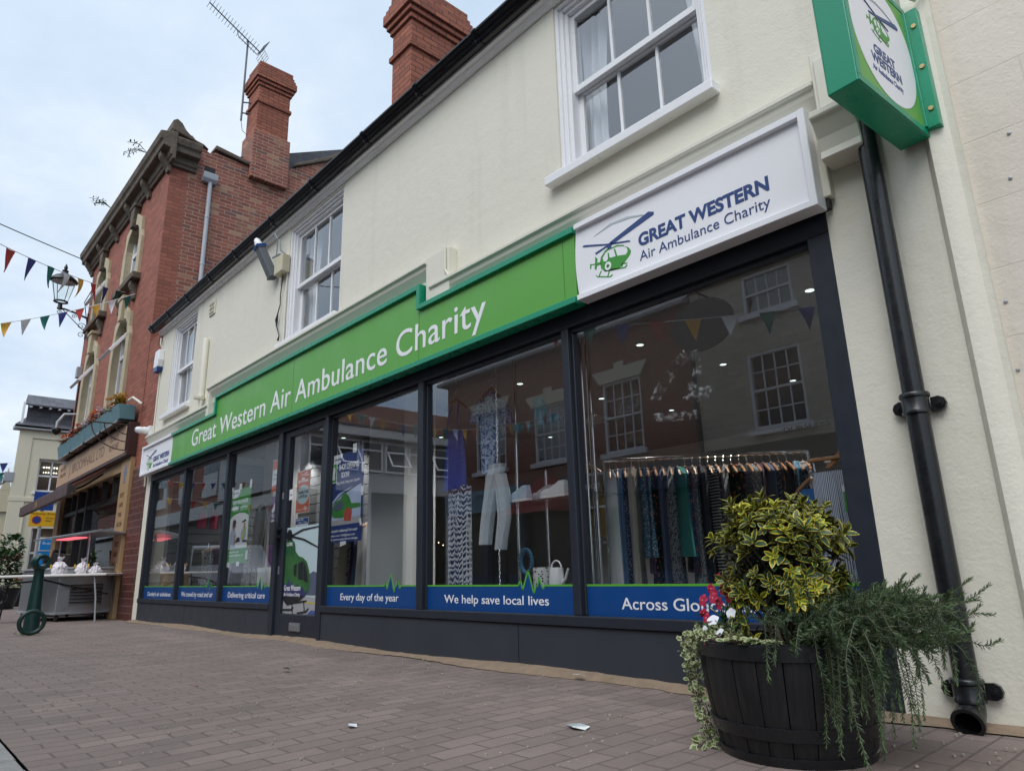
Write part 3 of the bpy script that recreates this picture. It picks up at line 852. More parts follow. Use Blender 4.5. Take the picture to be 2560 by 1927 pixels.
def heli_logo(origin, par, s=1.0, U=(1, 0, 0), V=(0, 0, 1)):
    plates('logo_rotor', [HELI[k] for k in ('blade1', 'blade2', 'blade3', 'blade4', 'hub')], origin, NAVY, par, U, V, 0.0025, s)
    plates('logo_sweep', [HELI['swoosh']], origin, LGREY, par, U, V, 0.002, s)
    plates('logo_helicopter', [HELI[k] for k in ('body', 'post1', 'post2', 'roofline', 'tail', 'tailbar', 'skid1', 'skid2', 'leg1', 'leg2', 'leg3')], origin, LGREEN, par, U, V, 0.0015, s)
    c = (-0.018, -0.137)
    plates('logo_badge', [ring2d(c[0], c[1], 0.024, 0.027)], origin, LETTER, par, U, V, 0.003, s)
    plates('logo_cross', [[(c[0] - 0.012, c[1] - 0.005), (c[0] + 0.012, c[1] - 0.005), (c[0] + 0.012, c[1] + 0.005), (c[0] - 0.012, c[1] + 0.005)], [(c[0] - 0.005, c[1] - 0.013), (c[0] + 0.005, c[1] - 0.013), (c[0] + 0.005, c[1] + 0.013), (c[0] - 0.005, c[1] + 0.013)]], origin, LGREEN, par, U, V, 0.0036, s)

fs_ = thing('fascia_sign', 'long green and white stepped shop sign lettered Great Western Air Ambulance Charity above the shopfront', 'shop sign', (-6.5, -0.05, 2.4))
YF = -0.10
gp = [(-10.60, 2.20), (-2.635, 2.20), (-2.635, 2.69), (-4.32, 2.69), (-4.32, 2.865), (-8.885, 2.865), (-8.885, 2.645), (-10.60, 2.645)]
m = MB(); m.extr('xz', gp, YF, -0.035); m.build('green_panel', GREEN_SIGN, fs_)
m = MB()
for sx_, st_ in ((-8.86, 2.62), (-6.65, 2.83), (-4.35, 2.65), (-2.74, 2.65)): m.box(sx_, sx_ + 0.004, YF - 0.0012, YF, 2.23, st_)
m.build('panel_joint', plain('dark_joint_green', (0.05, 0.2, 0.03), 0.5), fs_)  # thin darker green strips mark the joints between sign sheets
t = MB(); bw = 0.042; y0, y1 = -0.13, -0.03
t.box(-10.60, -2.63, y0, y1, 2.185, 2.185 + bw)
t.box(-10.60, -8.87, y0, y1, 2.645 - bw + 0.012, 2.657)
t.box(-8.897, -8.897 + bw, y0 - 0.002, y1, 2.620, 2.877)
t.box(-8.855, -4.35, y0, y1, 2.877 - bw, 2.877)
t.box(-4.352, -4.352 + bw, y0 - 0.002, y1, 2.66, 2.88)
t.box(-4.31, -2.63, y0, y1, 2.70 - bw, 2.70)
t.build('teal_frame', TEAL, fs_, bevel=0.003, segs=1)
def white_end(xa, xb, za, zb, curve, side):
    n = 16
    if side == 'R':
        edge = [(xa - curve * math.sin(PI * i / n), zb + (za - zb) * i / n) for i in range(n + 1)]
        pts = edge + [(xb, za), (xb, zb)]
    else:
        edge = [(xb + curve * math.sin(PI * i / n), za + (zb - za) * i / n) for i in range(n + 1)]
        pts = [(xa, zb), (xa, za)] + edge
    m = MB(); m.extr('xz', pts, YF - 0.004, -0.036); m.build('white_panel', WHITE_SIGN, fs_)
    f = MB(); w = 0.036
    f.box(xa, xb, -0.132, -0.034, za - 0.012, za - 0.012 + w); f.box(xa, xb, -0.132, -0.034, zb + 0.012 - w, zb + 0.012)
    e = xb - w + 0.012 if side == 'R' else xa - 0.012
    f.box(e, e + w, -0.134, -0.034, za - 0.014, zb + 0.014)
    f.build('white_frame', WHITE_SIGN, fs_, bevel=0.003, segs=1)
white_end(-2.61, -1.125, 2.20, 2.69, 0.02, 'R')
white_end(-12.03, -10.60, 2.20, 2.645, 0.02, 'L')
m = MB(); m.box(-1.15, -1.10, -0.036, 0.0, 2.20, 2.68); m.box(-12.0, -1.2, -0.034, 0.0, 2.24, 2.62); m.box(-8.8, -4.4, -0.034, 0, 2.62, 2.85)
m.build('sign_backing', CHAR_D, fs_)
text('lettering', 'Great Western Air Ambulance Charity', (-9.735, YF, 2.33), 6.225, 0.222, LETTER, fs_, depth=0.006, bold=0.004, spacing=1.04)
text('lettering', 'GREAT WESTERN', (-2.14, YF - 0.004, 2.379), 0.80, 0.072, NAVY, fs_, depth=0.005, bold=0.035, spacing=1.0)
text('lettering', 'Air Ambulance Charity', (-2.14, YF - 0.004, 2.287), 0.795, 0.058, NAVY, fs_, depth=0.005, bold=-0.004)
heli_logo((-2.355, YF - 0.004, 2.478), fs_)
text('lettering', 'GREAT WESTERN', (-11.47, YF - 0.004, 2.355), 0.78, 0.07, NAVY, fs_, depth=0.005, bold=0.035)
text('lettering', 'Air Ambulance Charity', (-11.45, YF - 0.004, 2.262), 0.75, 0.056, NAVY, fs_, depth=0.005)
heli_logo((-11.66, YF - 0.004, 2.45), fs_, 0.96)

# ---- projecting sign
ps = thing('projecting_sign', 'green box sign with white oval logo face jutting from the wall above the black downpipe', 'hanging sign', (-0.7, 0, 2.5))
ca = R_(4.8)
T = Matrix.Translation((-0.655, -0.03, 0)) @ Matrix.Rotation(-ca, 4, 'Z')
def loc(u, w, z): return T @ Vector((u, w, z))       # u across (left is negative), w outwards (negative)
ZB_, ZT_ = 2.336, 2.99
m = MB(); m.T = T; m.box(-0.115, 0.0, -0.62, 0.0, ZB_, ZT_)
m.build('sign_box', TEAL, ps, bevel=0.004)
m = MB(); m.T = T
for a, b in ((-0.119, -0.114), (-0.001, 0.004)):
    for z0_, z1_ in ((ZB_ + 0.001, ZB_ + 0.03), (ZT_ - 0.03, ZT_ - 0.001)): m.box(a, b, -0.618, -0.002, z0_, z1_)
    m.box(a, b, -0.618, -0.59, ZB_ + 0.03, ZT_ - 0.03); m.box(a, b, -0.03, -0.002, ZB_ + 0.03, ZT_ - 0.03)
m.build('sign_rim', TEAL, ps, bevel=0.0015, segs=1)
U = (T.to_3x3() @ Vector((0, 1, 0))); Ut = tuple(U)
o_face = loc(0.0005, -0.31, 2.663)
plates('green_face', [[(-0.285, -0.297), (0.285, -0.297), (0.285, 0.297), (-0.285, 0.297)]], o_face, GREEN_SIGN, ps, Ut, (0, 0, 1), 0.001)
def superell(ru, rv, p=2.35, n=56):
    out = []
    for i in range(n):
        a = 2 * PI * i / n; c, s_ = math.cos(a), math.sin(a)
        out.append((ru * abs(c) ** (2 / p) * (1 if c >= 0 else -1), rv * abs(s_) ** (2 / p) * (1 if s_ >= 0 else -1)))
    return out
plates('white_oval', [superell(0.275, 0.292, 2.15)], o_face, WHITE_SIGN, ps, Ut, (0, 0, 1), 0.0025)
Nn = U.cross(Vector((0, 0, 1)))
of2 = o_face + Nn * 0.0026
heli_logo(of2 + U * -0.03 + Vector((0, 0, 0.113)), ps, 0.62, Ut)
text('lettering', 'GREAT', of2 + U * -0.115 + Vector((0, 0, -0.105)), 0.185, 0.041, NAVY, ps, Ut, depth=0.002, bold=0.03)
text('lettering', 'WESTERN', of2 + U * -0.15 + Vector((0, 0, -0.157)), 0.26, 0.041, NAVY, ps, Ut, depth=0.002, bold=0.03)
text('lettering', 'Air Ambulance Charity', of2 + U * -0.155 + Vector((0, 0, -0.203)), 0.26, 0.027, NAVY, ps, Ut, depth=0.002)
m = MB(); m.box(-0.655, -0.60, -0.058, 0.0, 2.365, 2.96); m.box(-0.66, -0.645, -0.07, 0.0, 2.37, 2.955)
m.build('wall_flange', TEAL, ps, bevel=0.003)
m = MB()
for z in (2.45, 2.66, 2.87): m.lathe([(0.0, -0.065), (0.010, -0.065), (0.012, -0.058)], 10, (-0.622, 0, z), 'y')
m.build('bolt', plain('brass', (0.45, 0.36, 0.18), 0.35, metal=0.8), ps)
m = MB(); m.tube([(-0.645, -0.12, 3.06), (-0.63, -0.09, 3.02), (-0.60, -0.05, 3.0), (-0.57, -0.02, 3.05), (-0.56, 0.0, 3.2)], 0.009, 8)
m.build('cable', CREAM_TRIM, ps, smooth=True)

# ---- downpipe
dp = thing('downpipe', 'black cast iron rainwater downpipe on the cream wall behind the planter', 'downpipe', (-0.885, -0.06, 0))
PX, PY = -0.886, -0.062
m = MB(); m.lathe([(0.042, 0.16), (0.0425, 0.9), (0.042, 1.18), (0.042, 6.0)], 24, (PX, PY, 0)); m.build('pipe', IRON, dp, smooth=True)
def collar(z0, z1, ears):
    m = MB(); h = z1 - z0
    m.lathe([(0.043, z0 - 0.004), (0.053, z0), (0.054, z0 + h * 0.12), (0.05, z0 + h * 0.2), (0.05, z0 + h * 0.74), (0.056, z0 + h * 0.8), (0.057, z0 + h * 0.92), (0.053, z1), (0.043, z1 + 0.003)], 28, (PX, PY, 0))
    for sx in (-1, 1):
        ez = z0 + h * 0.45
        pr = [(PX + sx * 0.045, ez - 0.028), (PX + sx * 0.075, ez - 0.03), (PX + sx * 0.093, ez - 0.02), (PX + sx * 0.1, ez), (PX + sx * 0.093, ez + 0.02), (PX + sx * 0.075, ez + 0.03), (PX + sx * 0.045, ez + 0.028)]
        if sx > 0: pr = pr[::-1]
        m.extr('xz', pr, -0.028, -0.008)
        m.lathe([(0.016, -0.034), (0.016, -0.026)], 14, (PX + sx * 0.077, 0, ez), 'y')
        m.lathe([(0.007, -0.040), (0.009, -0.033)], 8, (PX + sx * 0.077, 0, ez), 'y')
    m.build('collar', IRON, dp, smooth=True)
collar(1.165, 1.25, True)
collar(0.095, 0.175, True)
m = MB()
path = []; rr = []
for i in range(9):
    a = i / 8 * R_(68)
    path.append((PX, PY - 0.055 * (1 - math.cos(a)), 0.10 - 0.055 * math.sin(a))); rr.append(0.045 + 0.004 * i / 8)
a = R_(68)
for kk in (1, 2): path.append((PX, path[8][1] - 0.018 * kk * math.sin(a), path[8][2] - 0.018 * kk * math.cos(a))); rr.append(0.05)
m.tube(path, rr, 24, caps=False)
m.tube([Vector(p) for p in path[::-1]], [x - 0.008 for x in rr[::-1]], 24, caps=False)
e0 = Vector(path[-1]); e1 = Vector(path[-2]); dd = (e0 - e1).normalized()
m.tube([e0 - dd * 0.012, e0 + dd * 0.004], [0.054, 0.054], 24, caps=False); m.tube([e0 + dd * 0.004, e0 + dd * 0.0041], [0.054, 0.041], 24, caps=False)
m.build('shoe', IRON, dp, smooth=True)

# ---- small things on the wall
al = thing('alarm_box', 'white burglar alarm box with blue foot at the left end of the cream wall', 'alarm', (-12.0, -0.03, 4.05))
m = MB(); m.extr('xz', [(-12.12, 4.0), (-11.9, 4.0), (-11.87, 4.12), (-11.90, 4.30), (-12.10, 4.30), (-12.13, 4.12)], -0.09, 0.0); m.build('case', WHITE, al, bevel=0.012)
m = MB(); m.extr('xz', [(-12.115, 3.93), (-11.93, 3.93), (-11.89, 3.998), (-12.118, 3.998)], -0.085, -0.002); m.build('beacon', BLUE_V, al, bevel=0.01)
m = MB(); m.tube([(-11.99, -0.012, 3.93), (-11.995, -0.012, 2.9)], 0.012, 6); m.tube([(-12.0, -0.05, 4.52), (-11.97, -0.06, 4.42), (-11.95, -0.04, 4.35), (-11.98, -0.02, 4.29)], 0.012, 6)
m.build('cable', CREAM_TRIM, al, smooth=True)
cc = thing('security_camera', 'white dome security camera on the corner of the cream building', 'camera', (-12.09, -0.06, 3.0))
m = MB(); m.box(-12.16, -12.04, -0.07, 0.0, 2.86, 3.03); m.lathe([(0.055, -0.07), (0.062, -0.10), (0.06, -0.14), (0.05, -0.15)], 20, (-12.1, 0, 2.95), 'y')
m.build('mount', WHITE, cc, bevel=0.006)
m = MB(); m.lathe([(0.052, -0.15), (0.056, -0.19), (0.05, -0.23), (0.03, -0.26), (0.0, -0.265)], 22, (-12.1, 0, 2.95), 'y', caps=False); m.build('dome', WHITE, cc, smooth=True)
m = MB(); m.lathe([(0.026, -0.262), (0.026, -0.268), (0.0, -0.269)], 14, (-12.105, 0, 2.955), 'y'); m.build('lens', IRON, cc)
m = MB(); m.tube([(-12.12, -0.02, 2.86), (-12.13, -0.02, 2.3), (-12.11, -0.02, 2.05)], 0.014, 6); m.build('conduit', CREAM_TRIM, cc)

fl = thing('floodlight', 'old grey floodlight and cream junction box hanging from the wall beside the middle window', 'floodlight', (-7.5, -0.05, 4.2))
m = MB(); m.T = Matrix.Translation((-7.52, -0.13, 4.24)) @ Matrix.Rotation(R_(-14), 4, 'Y') @ Matrix.Rotation(R_(20), 4, 'X')
m.box(-0.05, 0.05, -0.05, 0.05, -0.2, 0.2); m.box(-0.058, 0.058, -0.055, 0.055, 0.19, 0.225); m.box(-0.055, 0.055, -0.058, 0.052, -0.215, -0.19)
m.build('lamp_body', plain('dull_dark_galvanised', (0.12, 0.135, 0.15), 0.6), fl, bevel=0.01)
m = MB(); m.T = Matrix.Translation((-7.52, -0.13, 4.24)) @ Matrix.Rotation(R_(-14), 4, 'Y') @ Matrix.Rotation(R_(20), 4, 'X')
m.box(-0.06, 0.06, -0.06, 0.06, 0.20, 0.24); m.build('blue_cap', BLUE_V, fl, bevel=0.006)
m = MB(); m.T = Matrix.Translation((-7.52, -0.13, 4.24)) @ Matrix.Rotation(R_(-14), 4, 'Y') @ Matrix.Rotation(R_(20), 4, 'X')
m.lathe([(0.05, 0.24), (0.035, 0.32), (0.02, 0.34)], 14); m.build('cap', WHITE, fl, smooth=True)
m = MB(); m.box(-7.36, -7.14, -0.10, 0.0, 4.02, 4.24); m.build('junction_box', plain('aged_cream_plastic', (0.56, 0.51, 0.36), 0.45, var=0.06), fl, bevel=0.01)
m = MB(); m.tube([(-7.47, -0.08, 4.30), (-7.3, -0.03, 4.32), (-7.3, 0, 4.32)], 0.012, 6); m.tube([(-7.33, -0.03, 4.35), (-7.31, -0.05, 4.30), (-7.28, -0.03, 4.29)], 0.016, 6)
m.tube([(-7.48, -0.09, 4.58), (-7.42, -0.1, 4.60), (-7.37, -0.08, 4.52), (-7.4, -0.06, 4.42), (-7.44, -0.05, 4.32)], 0.007, 6)
m.tube([(-7.33, -0.07, 4.5), (-7.31, -0.06, 4.42), (-7.32, -0.05, 4.34)], 0.007, 6)
m.build('bracket', GALV, fl)
m = MB(); m.tube([(-7.23, -0.04, 4.02), (-7.27, -0.03, 3.9), (-7.31, -0.02, 3.78), (-7.30, -0.02, 3.66), (-7.33, -0.03, 3.55), (-7.35, -0.03, 3.48), (-7.34, -0.03, 3.40), (-7.28, -0.03, 3.31), (-7.25, -0.03, 3.26), (-7.28, -0.03, 3.21)], [0.006, 0.006, 0.006, 0.006, 0.008, 0.018, 0.008, 0.006, 0.007, 0.013], 6)
m.build('cable', IRON, fl, smooth=True)
m = MB(); m.tube([(-7.18, -0.01, 4.02), (-7.17, -0.01, 3.1)], 0.009, 6); m.build('conduit', CREAM_TRIM, fl)
ve = thing('air_vent', 'small cream louvred air vent high on the wall between the left and middle windows', 'vent', (-9.68, -0.01, 4.3))
m = MB(); m.box(-9.79, -9.57, -0.02, 0.0, 4.25, 4.47); m.build('plate', CREAM_TRIM, ve, bevel=0.004)
m = MB()
for i in range(3): m.box(-9.765, -9.595, -0.03, -0.018, 4.275 + i * 0.063, 4.275 + i * 0.063 + 0.04)
m.build('louvre', plain('vent_louvre', (0.48, 0.43, 0.30), 0.5), ve, bevel=0.003)
pt = thing('painted_pipe_stub', 'short cream painted upright pipe stub fixed to the wall right of the left window', 'pipe', (-9.72, -0.04, 3.4))
m = MB(); m.lathe([(0.042, 3.05), (0.042, 3.88), (0.034, 3.9)], 16, (-9.73, -0.035, 0)); m.build('pipe', CREAM, pt, smooth=True)
m = MB(); m.lathe([(0.0, 2.98), (0.07, 3.0), (0.075, 3.03), (0.03, 3.045)], 14, (-9.70, -0.07, 0)); m.lathe([(0.012, 2.90), (0.012, 3.0)], 8, (-9.69, -0.07, 0)); m.build('lamp_stub', CREAM_TRIM, pt, smooth=True)

# ================================================================== VINYL AND POSTERS ON THE GLASS
def pulse(xc, z, s=1.0):
    return [(xc + a * s, z + b * s) for a, b in ((-0.095, 0), (-0.075, 0.035), (-0.055, -0.03), (-0.03, 0.03), (0.0, 0.092), (0.022, 0.03), (0.048, -0.05), (0.068, 0.0), (0.082, -0.005), (0.098, 0.05), (0.115, 0.01), (0.13, -0.02), (0.15, 0.0))]
BANDT = ["Dursley's air ambulance", 'We travel by road and air', 'Delivering critical care', 'Every day of the year', 'We help save local lives', 'Across Gloucestershire']
BT = [(-11.56, 1.07, 0.372, 0.055), (-10.04, 1.16, 0.378, 0.057), (-8.39, 1.03, 0.38, 0.058), (-5.74, 0.93, 0.384, 0.056), (-4.207, 1.075, 0.384, 0.055), (-2.56, 1.05, 0.375, 0.06)]
PUL = [None, -9.05, -7.50, -4.925, -3.31, None]
LB = ['blue window band lettered Dursley\'s air ambulance in the leftmost pane', 'blue window band lettered We travel by road and air', 'blue window band lettered Delivering critical care left of the shop door', 'blue window band lettered Every day of the year right of the shop door', 'blue window band lettered We help save local lives under the hanging outfits', 'blue window band lettered Across Gloucestershire behind the barrel planter']
YG = 0.0485
for i, (a, b) in enumerate(PANES):
    wb = thing('window_band', LB[i], 'window graphic', ((a + b) / 2, YG, 0.33), 'blue lettered bands along the shop windows')
    top = [(b, 0.503)]
    if PUL[i]: top += pulse(PUL[i], 0.503)[::-1]
    top += [(a, 0.503)]
    m = MB(); m.poly([(a, YG, 0.332), (b, YG, 0.332)] + [(x, YG, z) for x, z in top]); m.build('band', BLUE_V, wb, normals=False)
    m = MB(); tp = top[::-1]
    for p, q in zip(tp, tp[1:]):
        dx, dz = q[0] - p[0], q[1] - p[1]; L = math.hypot(dx, dz); nx_, nz_ = -dz / L * 0.006, dx / L * 0.006
        m.poly([(p[0] - nx_, YG - 0.0015, p[1] - nz_), (q[0] - nx_, YG - 0.0015, q[1] - nz_), (q[0] + nx_, YG - 0.0015, q[1] + nz_), (p[0] + nx_, YG - 0.0015, p[1] + nz_)])
    m.build('pulse_line', LIME, wb, normals=False)
    x, w, z, c = BT[i]
    text('lettering', BANDT[i], (x, YG - 0.001, z), w, c, LETTER, wb, depth=0.001, bold=0.006)

PSKY = plain('printed_sky', (0.42, 0.50, 0.68), 0.5, var=0.25, scale=9)
PBLUE = plain('poster_blue', (0.018, 0.04, 0.17), 0.45, var=0.05)
PGREEN = plain('poster_green', (0.055, 0.28, 0.05), 0.45, var=0.05)
PORANGE = plain('poster_orange', (0.55, 0.13, 0.06), 0.45, var=0.05)
PPURPLE = plain('poster_purple', (0.11, 0.035, 0.13), 0.45, var=0.05)
PWHITE = plain('poster_white', (0.72, 0.73, 0.76), 0.5, var=0.04)
PPALE = plain('poster_pale_blue', (0.45, 0.56, 0.60), 0.5, var=0.05)
PSKIN = plain('printed_skin', (0.42, 0.22, 0.16), 0.5, var=0.15)
PHAIR = plain('printed_brown_hair', (0.05, 0.022, 0.015), 0.6)
PDGREEN = plain('printed_dark_green', (0.02, 0.10, 0.035), 0.35, var=0.35, scale=14)
PMGREEN = plain('printed_mid_green', (0.05, 0.22, 0.045), 0.35, var=0.3, scale=10)
PBLK = plain('printed_black', (0.012, 0.013, 0.016), 0.4)
PGREYP = plain('printed_concrete', (0.35, 0.35, 0.37), 0.5, var=0.15)
PHILLS = plain('printed_hills', (0.08, 0.10, 0.16), 0.5, var=0.2)
def sheet_on(name, label, cat, x0, x1, z0, z1, y, mat, group=None):
    p = thing(name, label, cat, ((x0 + x1) / 2, y, z0), group)
    m = MB(); m.box(x0, x1, y - 0.0012, y, z0, z1); m.build('paper', mat, p)
    return p
def pl(par, nm, polys, mat, y, d=0.001):
    plates(nm, polys, (0, y, 0), mat, par, depth=d)
# blue poster
bp = sheet_on('poster', 'blue Shop Opening Soon poster with a green helicopter inside the glass right of the door', 'poster', -6.10, -5.50, 0.89, 1.72, 0.105, PBLUE)
yy = 0.103
pl(bp, 'photo', [[(-6.095, 1.045), (-5.53, 1.05), (-5.53, 1.40), (-5.75, 1.38), (-5.95, 1.34), (-6.095, 1.25)]], PSKY, yy)
pl(bp, 'photo_ground', [[(-6.095, 1.045), (-5.53, 1.05), (-5.53, 1.115), (-6.095, 1.09)]], PGREYP, yy - 0.0012)
pl(bp, 'photo_helicopter', [[(-6.095, 1.17), (-6.06, 1.225), (-5.99, 1.27), (-5.90, 1.29), (-5.86, 1.335), (-5.80, 1.335), (-5.74, 1.30), (-5.70, 1.235), (-5.535, 1.225), (-5.535, 1.19), (-5.68, 1.185), (-5.74, 1.135), (-5.86, 1.11), (-6.02, 1.12)]], PMGREEN, yy - 0.0012)
pl(bp, 'photo_rotor', [[(-5.84, 1.35), (-5.55, 1.41), (-5.55, 1.40), (-5.82, 1.335)], [(-5.84, 1.35), (-5.93, 1.415), (-5.915, 1.42), (-5.82, 1.345)], [(-5.85, 1.34), (-6.06, 1.24), (-6.07, 1.245), (-5.85, 1.352)]], PBLK, yy - 0.0015)
pl(bp, 'photo_windscreen', [[(-6.06, 1.19), (-6.02, 1.235), (-5.9, 1.265), (-5.84, 1.26), (-5.85, 1.2), (-5.95, 1.185)]], PHILLS, yy - 0.0024)
pl(bp, 'photo_crew', [[(-5.82, 1.08), (-5.70, 1.075), (-5.68, 1.16), (-5.73, 1.2), (-5.80, 1.19), (-5.83, 1.14)]], plain('printed_red', (0.42, 0.07, 0.05), 0.5, var=0.3, scale=40), yy - 0.0026)
pl(bp, 'logo_corner', [[(-6.095, 1.62), (-6.02, 1.615), (-5.93, 1.64), (-5.89, 1.72), (-6.095, 1.72)]], PWHITE, yy)
text('lettering', 'SHOP OPENING', (-5.955, yy, 1.565), 0.37, 0.052, LETTER, bp, depth=0.001, bold=0.02)
text('lettering', 'SOON!', (-5.91, yy, 1.49), 0.15, 0.048, LETTER, bp, depth=0.001, bold=0.02)
text('lettering', 'Flying Family, Saving Lives Together', (-6.0, yy, 1.432), 0.44, 0.026, LETTER, bp, depth=0.001, shear=0.3)
text('lettering', 'Interested in volunteering? Get in touch:', (-6.07, yy, 0.985), 0.49, 0.026, LETTER, bp, depth=0.001)
text('lettering', 'gwaac.com / info@gwaac.com', (-6.07, yy, 0.945), 0.45, 0.02, LETTER, bp, depth=0.001)
text('lettering', 'To support us please visit our web pages', (-6.07, yy, 0.91), 0.5, 0.02, LETTER, bp, depth=0.001)
text('lettering', 'GREAT WESTERN', (-6.04, yy - 0.002, 1.665), 0.12, 0.016, NAVY, bp, depth=0.001, bold=0.02)
pl(bp, 'tape', [[(-6.13, 1.70), (-6.07, 1.70), (-6.07, 1.765), (-6.13, 1.765)], [(-5.7, 1.70), (-5.63, 1.70), (-5.63, 1.785), (-5.7, 1.785)], [(-5.53, 1.5), (-5.485, 1.5), (-5.485, 1.59), (-5.53, 1.59)], [(-5.53, 1.29), (-5.49, 1.29), (-5.49, 1.375), (-5.53, 1.375)], [(-5.53, 1.02), (-5.50, 1.03), (-5.52, 1.09), (-5.55, 1.08)], [(-5.88, 0.85), (-5.77, 0.87), (-5.78, 0.90), (-5.88, 0.895)], [(-6.135, 0.89), (-6.09, 0.89), (-6.09, 0.97), (-6.135, 0.97)]], PWHITE, 0.1015)
gs = sheet_on('fundraising_sticker', 'small green and white sticker stuck over the edge of the blue poster', 'sticker', -6.10, -5.985, 1.45, 1.64, 0.098, PWHITE)
pl(gs, 'green_field', [[(-6.092, 1.46), (-5.993, 1.46), (-5.993, 1.632), (-6.092, 1.632)]], PGREEN, 0.0965)
pl(gs, 'figure', [[(-6.065, 1.48), (-6.015, 1.48), (-6.022, 1.53), (-6.012, 1.58), (-6.03, 1.61), (-6.055, 1.60), (-6.062, 1.55)]], PWHITE, 0.0955)
# orange opening date on the door
op = sheet_on('opening_notice', 'orange notice with pale oval reading Tuesday 8 July on the shop door', 'poster', -6.775, -6.472, 1.216, 1.646, 0.066, PWHITE)
pl(op, 'orange_field', [[(-6.768, 1.222), (-6.479, 1.222), (-6.479, 1.64), (-6.768, 1.64)]], PORANGE, 0.0645)
pl(op, 'oval', [ring2d(-6.62, 1.40, 0.143, 0.098)], PPALE, 0.0635)
text('lettering', 'SHOP OPENING', (-6.735, 0.063, 1.525), 0.22, 0.026, LETTER, op, depth=0.001, bold=0.02)
text('lettering', 'Tuesday 8 July', (-6.735, 0.0622, 1.41), 0.235, 0.033, PBLK, op, depth=0.001, bold=0.015)
text('lettering', 'at 09:30 am', (-6.72, 0.0622, 1.365), 0.2, 0.033, PBLK, op, depth=0.001, bold=0.015)
plates('logo_helicopter', [HELI[k_] for k_ in ('blade1', 'blade2', 'body', 'hub', 'skid1')], (-6.64, 0.0635, 1.60), LETTER, op, depth=0.001, s=0.3)
text('lettering', 'GREAT WESTERN', (-6.6, 0.063, 1.585), 0.085, 0.013, LETTER, op, depth=0.001, bold=0.02)
m = MB()
pz = pulse(-6.56, 1.25, 0.3)
for p, q in zip([(-6.75, 1.25)] + pz, pz + [(-6.49, 1.25)]):
    m.box(min(p[0], q[0]) - 0.001, max(p[0], q[0]) + 0.001, 0.0625, 0.0635, min(p[1], q[1]) - 0.0015, max(p[1], q[1]) + 0.0015)
m.build('pulse_line', LETTER, op)
pu = sheet_on('push_label', 'small white Push label beside the shop door handle', 'door label', -6.9, -6.815, 1.365, 1.475, 0.047, PWHITE)
text('lettering', 'Push', (-6.885, 0.0455, 1.405), 0.055, 0.026, NAVY, pu, depth=0.001)
hn = sheet_on('hours_notice', 'small blue and white notice on the shop door under the orange one', 'notice', -6.76, -6.475, 1.085, 1.165, 0.066, PWHITE)
pl(hn, 'blue_field', [[(-6.755, 1.105), (-6.48, 1.105), (-6.48, 1.16), (-6.755, 1.16)]], BLUE_V, 0.0645)
text('lettering', 'OPENING TIMES', (-6.745, 0.063, 1.138), 0.16, 0.013, LETTER, hn, depth=0.001)
text('lettering', '9.30am - 4.30pm', (-6.70, 0.063, 1.113), 0.2, 0.014, LETTER, hn, depth=0.001)
# helicopter vinyl on the door
hv = sheet_on('helicopter_vinyl', 'tall picture of a green helicopter on the lower glass of the shop door', 'window graphic', -6.90, -6.17, 0.243, 1.08, 0.048, PPALE)
yb = 0.0462
pl(hv, 'photo_hills', [[(-6.40, 0.42), (-6.172, 0.42), (-6.172, 0.62), (-6.28, 0.64), (-6.40, 0.60)]], PHILLS, yb)
pl(hv, 'photo_ground', [[(-6.898, 0.245), (-6.172, 0.245), (-6.172, 0.40), (-6.898, 0.42)]], PGREYP, yb - 0.0006)
pl(hv, 'photo_kerb_line', [[(-6.6, 0.36), (-6.172, 0.335), (-6.172, 0.35), (-6.6, 0.372)]], plain('printed_yellow', (0.5, 0.42, 0.05), 0.5), yb - 0.0018)
body = [(-6.897, 0.80), (-6.80, 0.86), (-6.70, 0.855), (-6.60, 0.79), (-6.50, 0.77), (-6.42, 0.73), (-6.36, 0.64), (-6.33, 0.54), (-6.36, 0.46), (-6.44, 0.40), (-6.60, 0.36), (-6.80, 0.33), (-6.897, 0.38)]
pl(hv, 'photo_helicopter', [body], plain('printed_shaded_green', (0.035, 0.13, 0.035), 0.35, var=0.55, scale=7), yb - 0.0022)
pl(hv, 'photo_engine', [[(-6.897, 0.80), (-6.72, 0.80), (-6.68, 0.86), (-6.71, 0.93), (-6.78, 0.965), (-6.897, 0.95)]], PDGREEN, yb - 0.0034)
pl(hv, 'photo_mast', [[(-6.88, 0.95), (-6.78, 0.95), (-6.76, 1.0), (-6.80, 1.055), (-6.86, 1.06), (-6.9, 1.02)]], PBLK, yb - 0.0036)
pl(hv, 'photo_rotor', [[(-6.80, 1.0), (-6.55, 1.05), (-6.175, 1.062), (-6.175, 1.052), (-6.53, 1.035), (-6.78, 0.985)], [(-6.79, 1.0), (-6.50, 0.955), (-6.175, 0.86), (-6.175, 0.848), (-6.52, 0.94), (-6.79, 0.98)]], PBLK, yb - 0.004)
pl(hv, 'photo_windscreen', [[(-6.60, 0.72), (-6.50, 0.74), (-6.44, 0.70), (-6.385, 0.60), (-6.37, 0.535), (-6.44, 0.545), (-6.47, 0.56), (-6.59, 0.57)], [(-6.70, 0.70), (-6.63, 0.72), (-6.63, 0.60), (-6.68, 0.60)]], PBLK, yb - 0.0036)
pl(hv, 'photo_windscreen_bar', [[(-6.49, 0.735), (-6.48, 0.735), (-6.468, 0.56), (-6.478, 0.56)]], PDGREEN, yb - 0.005)
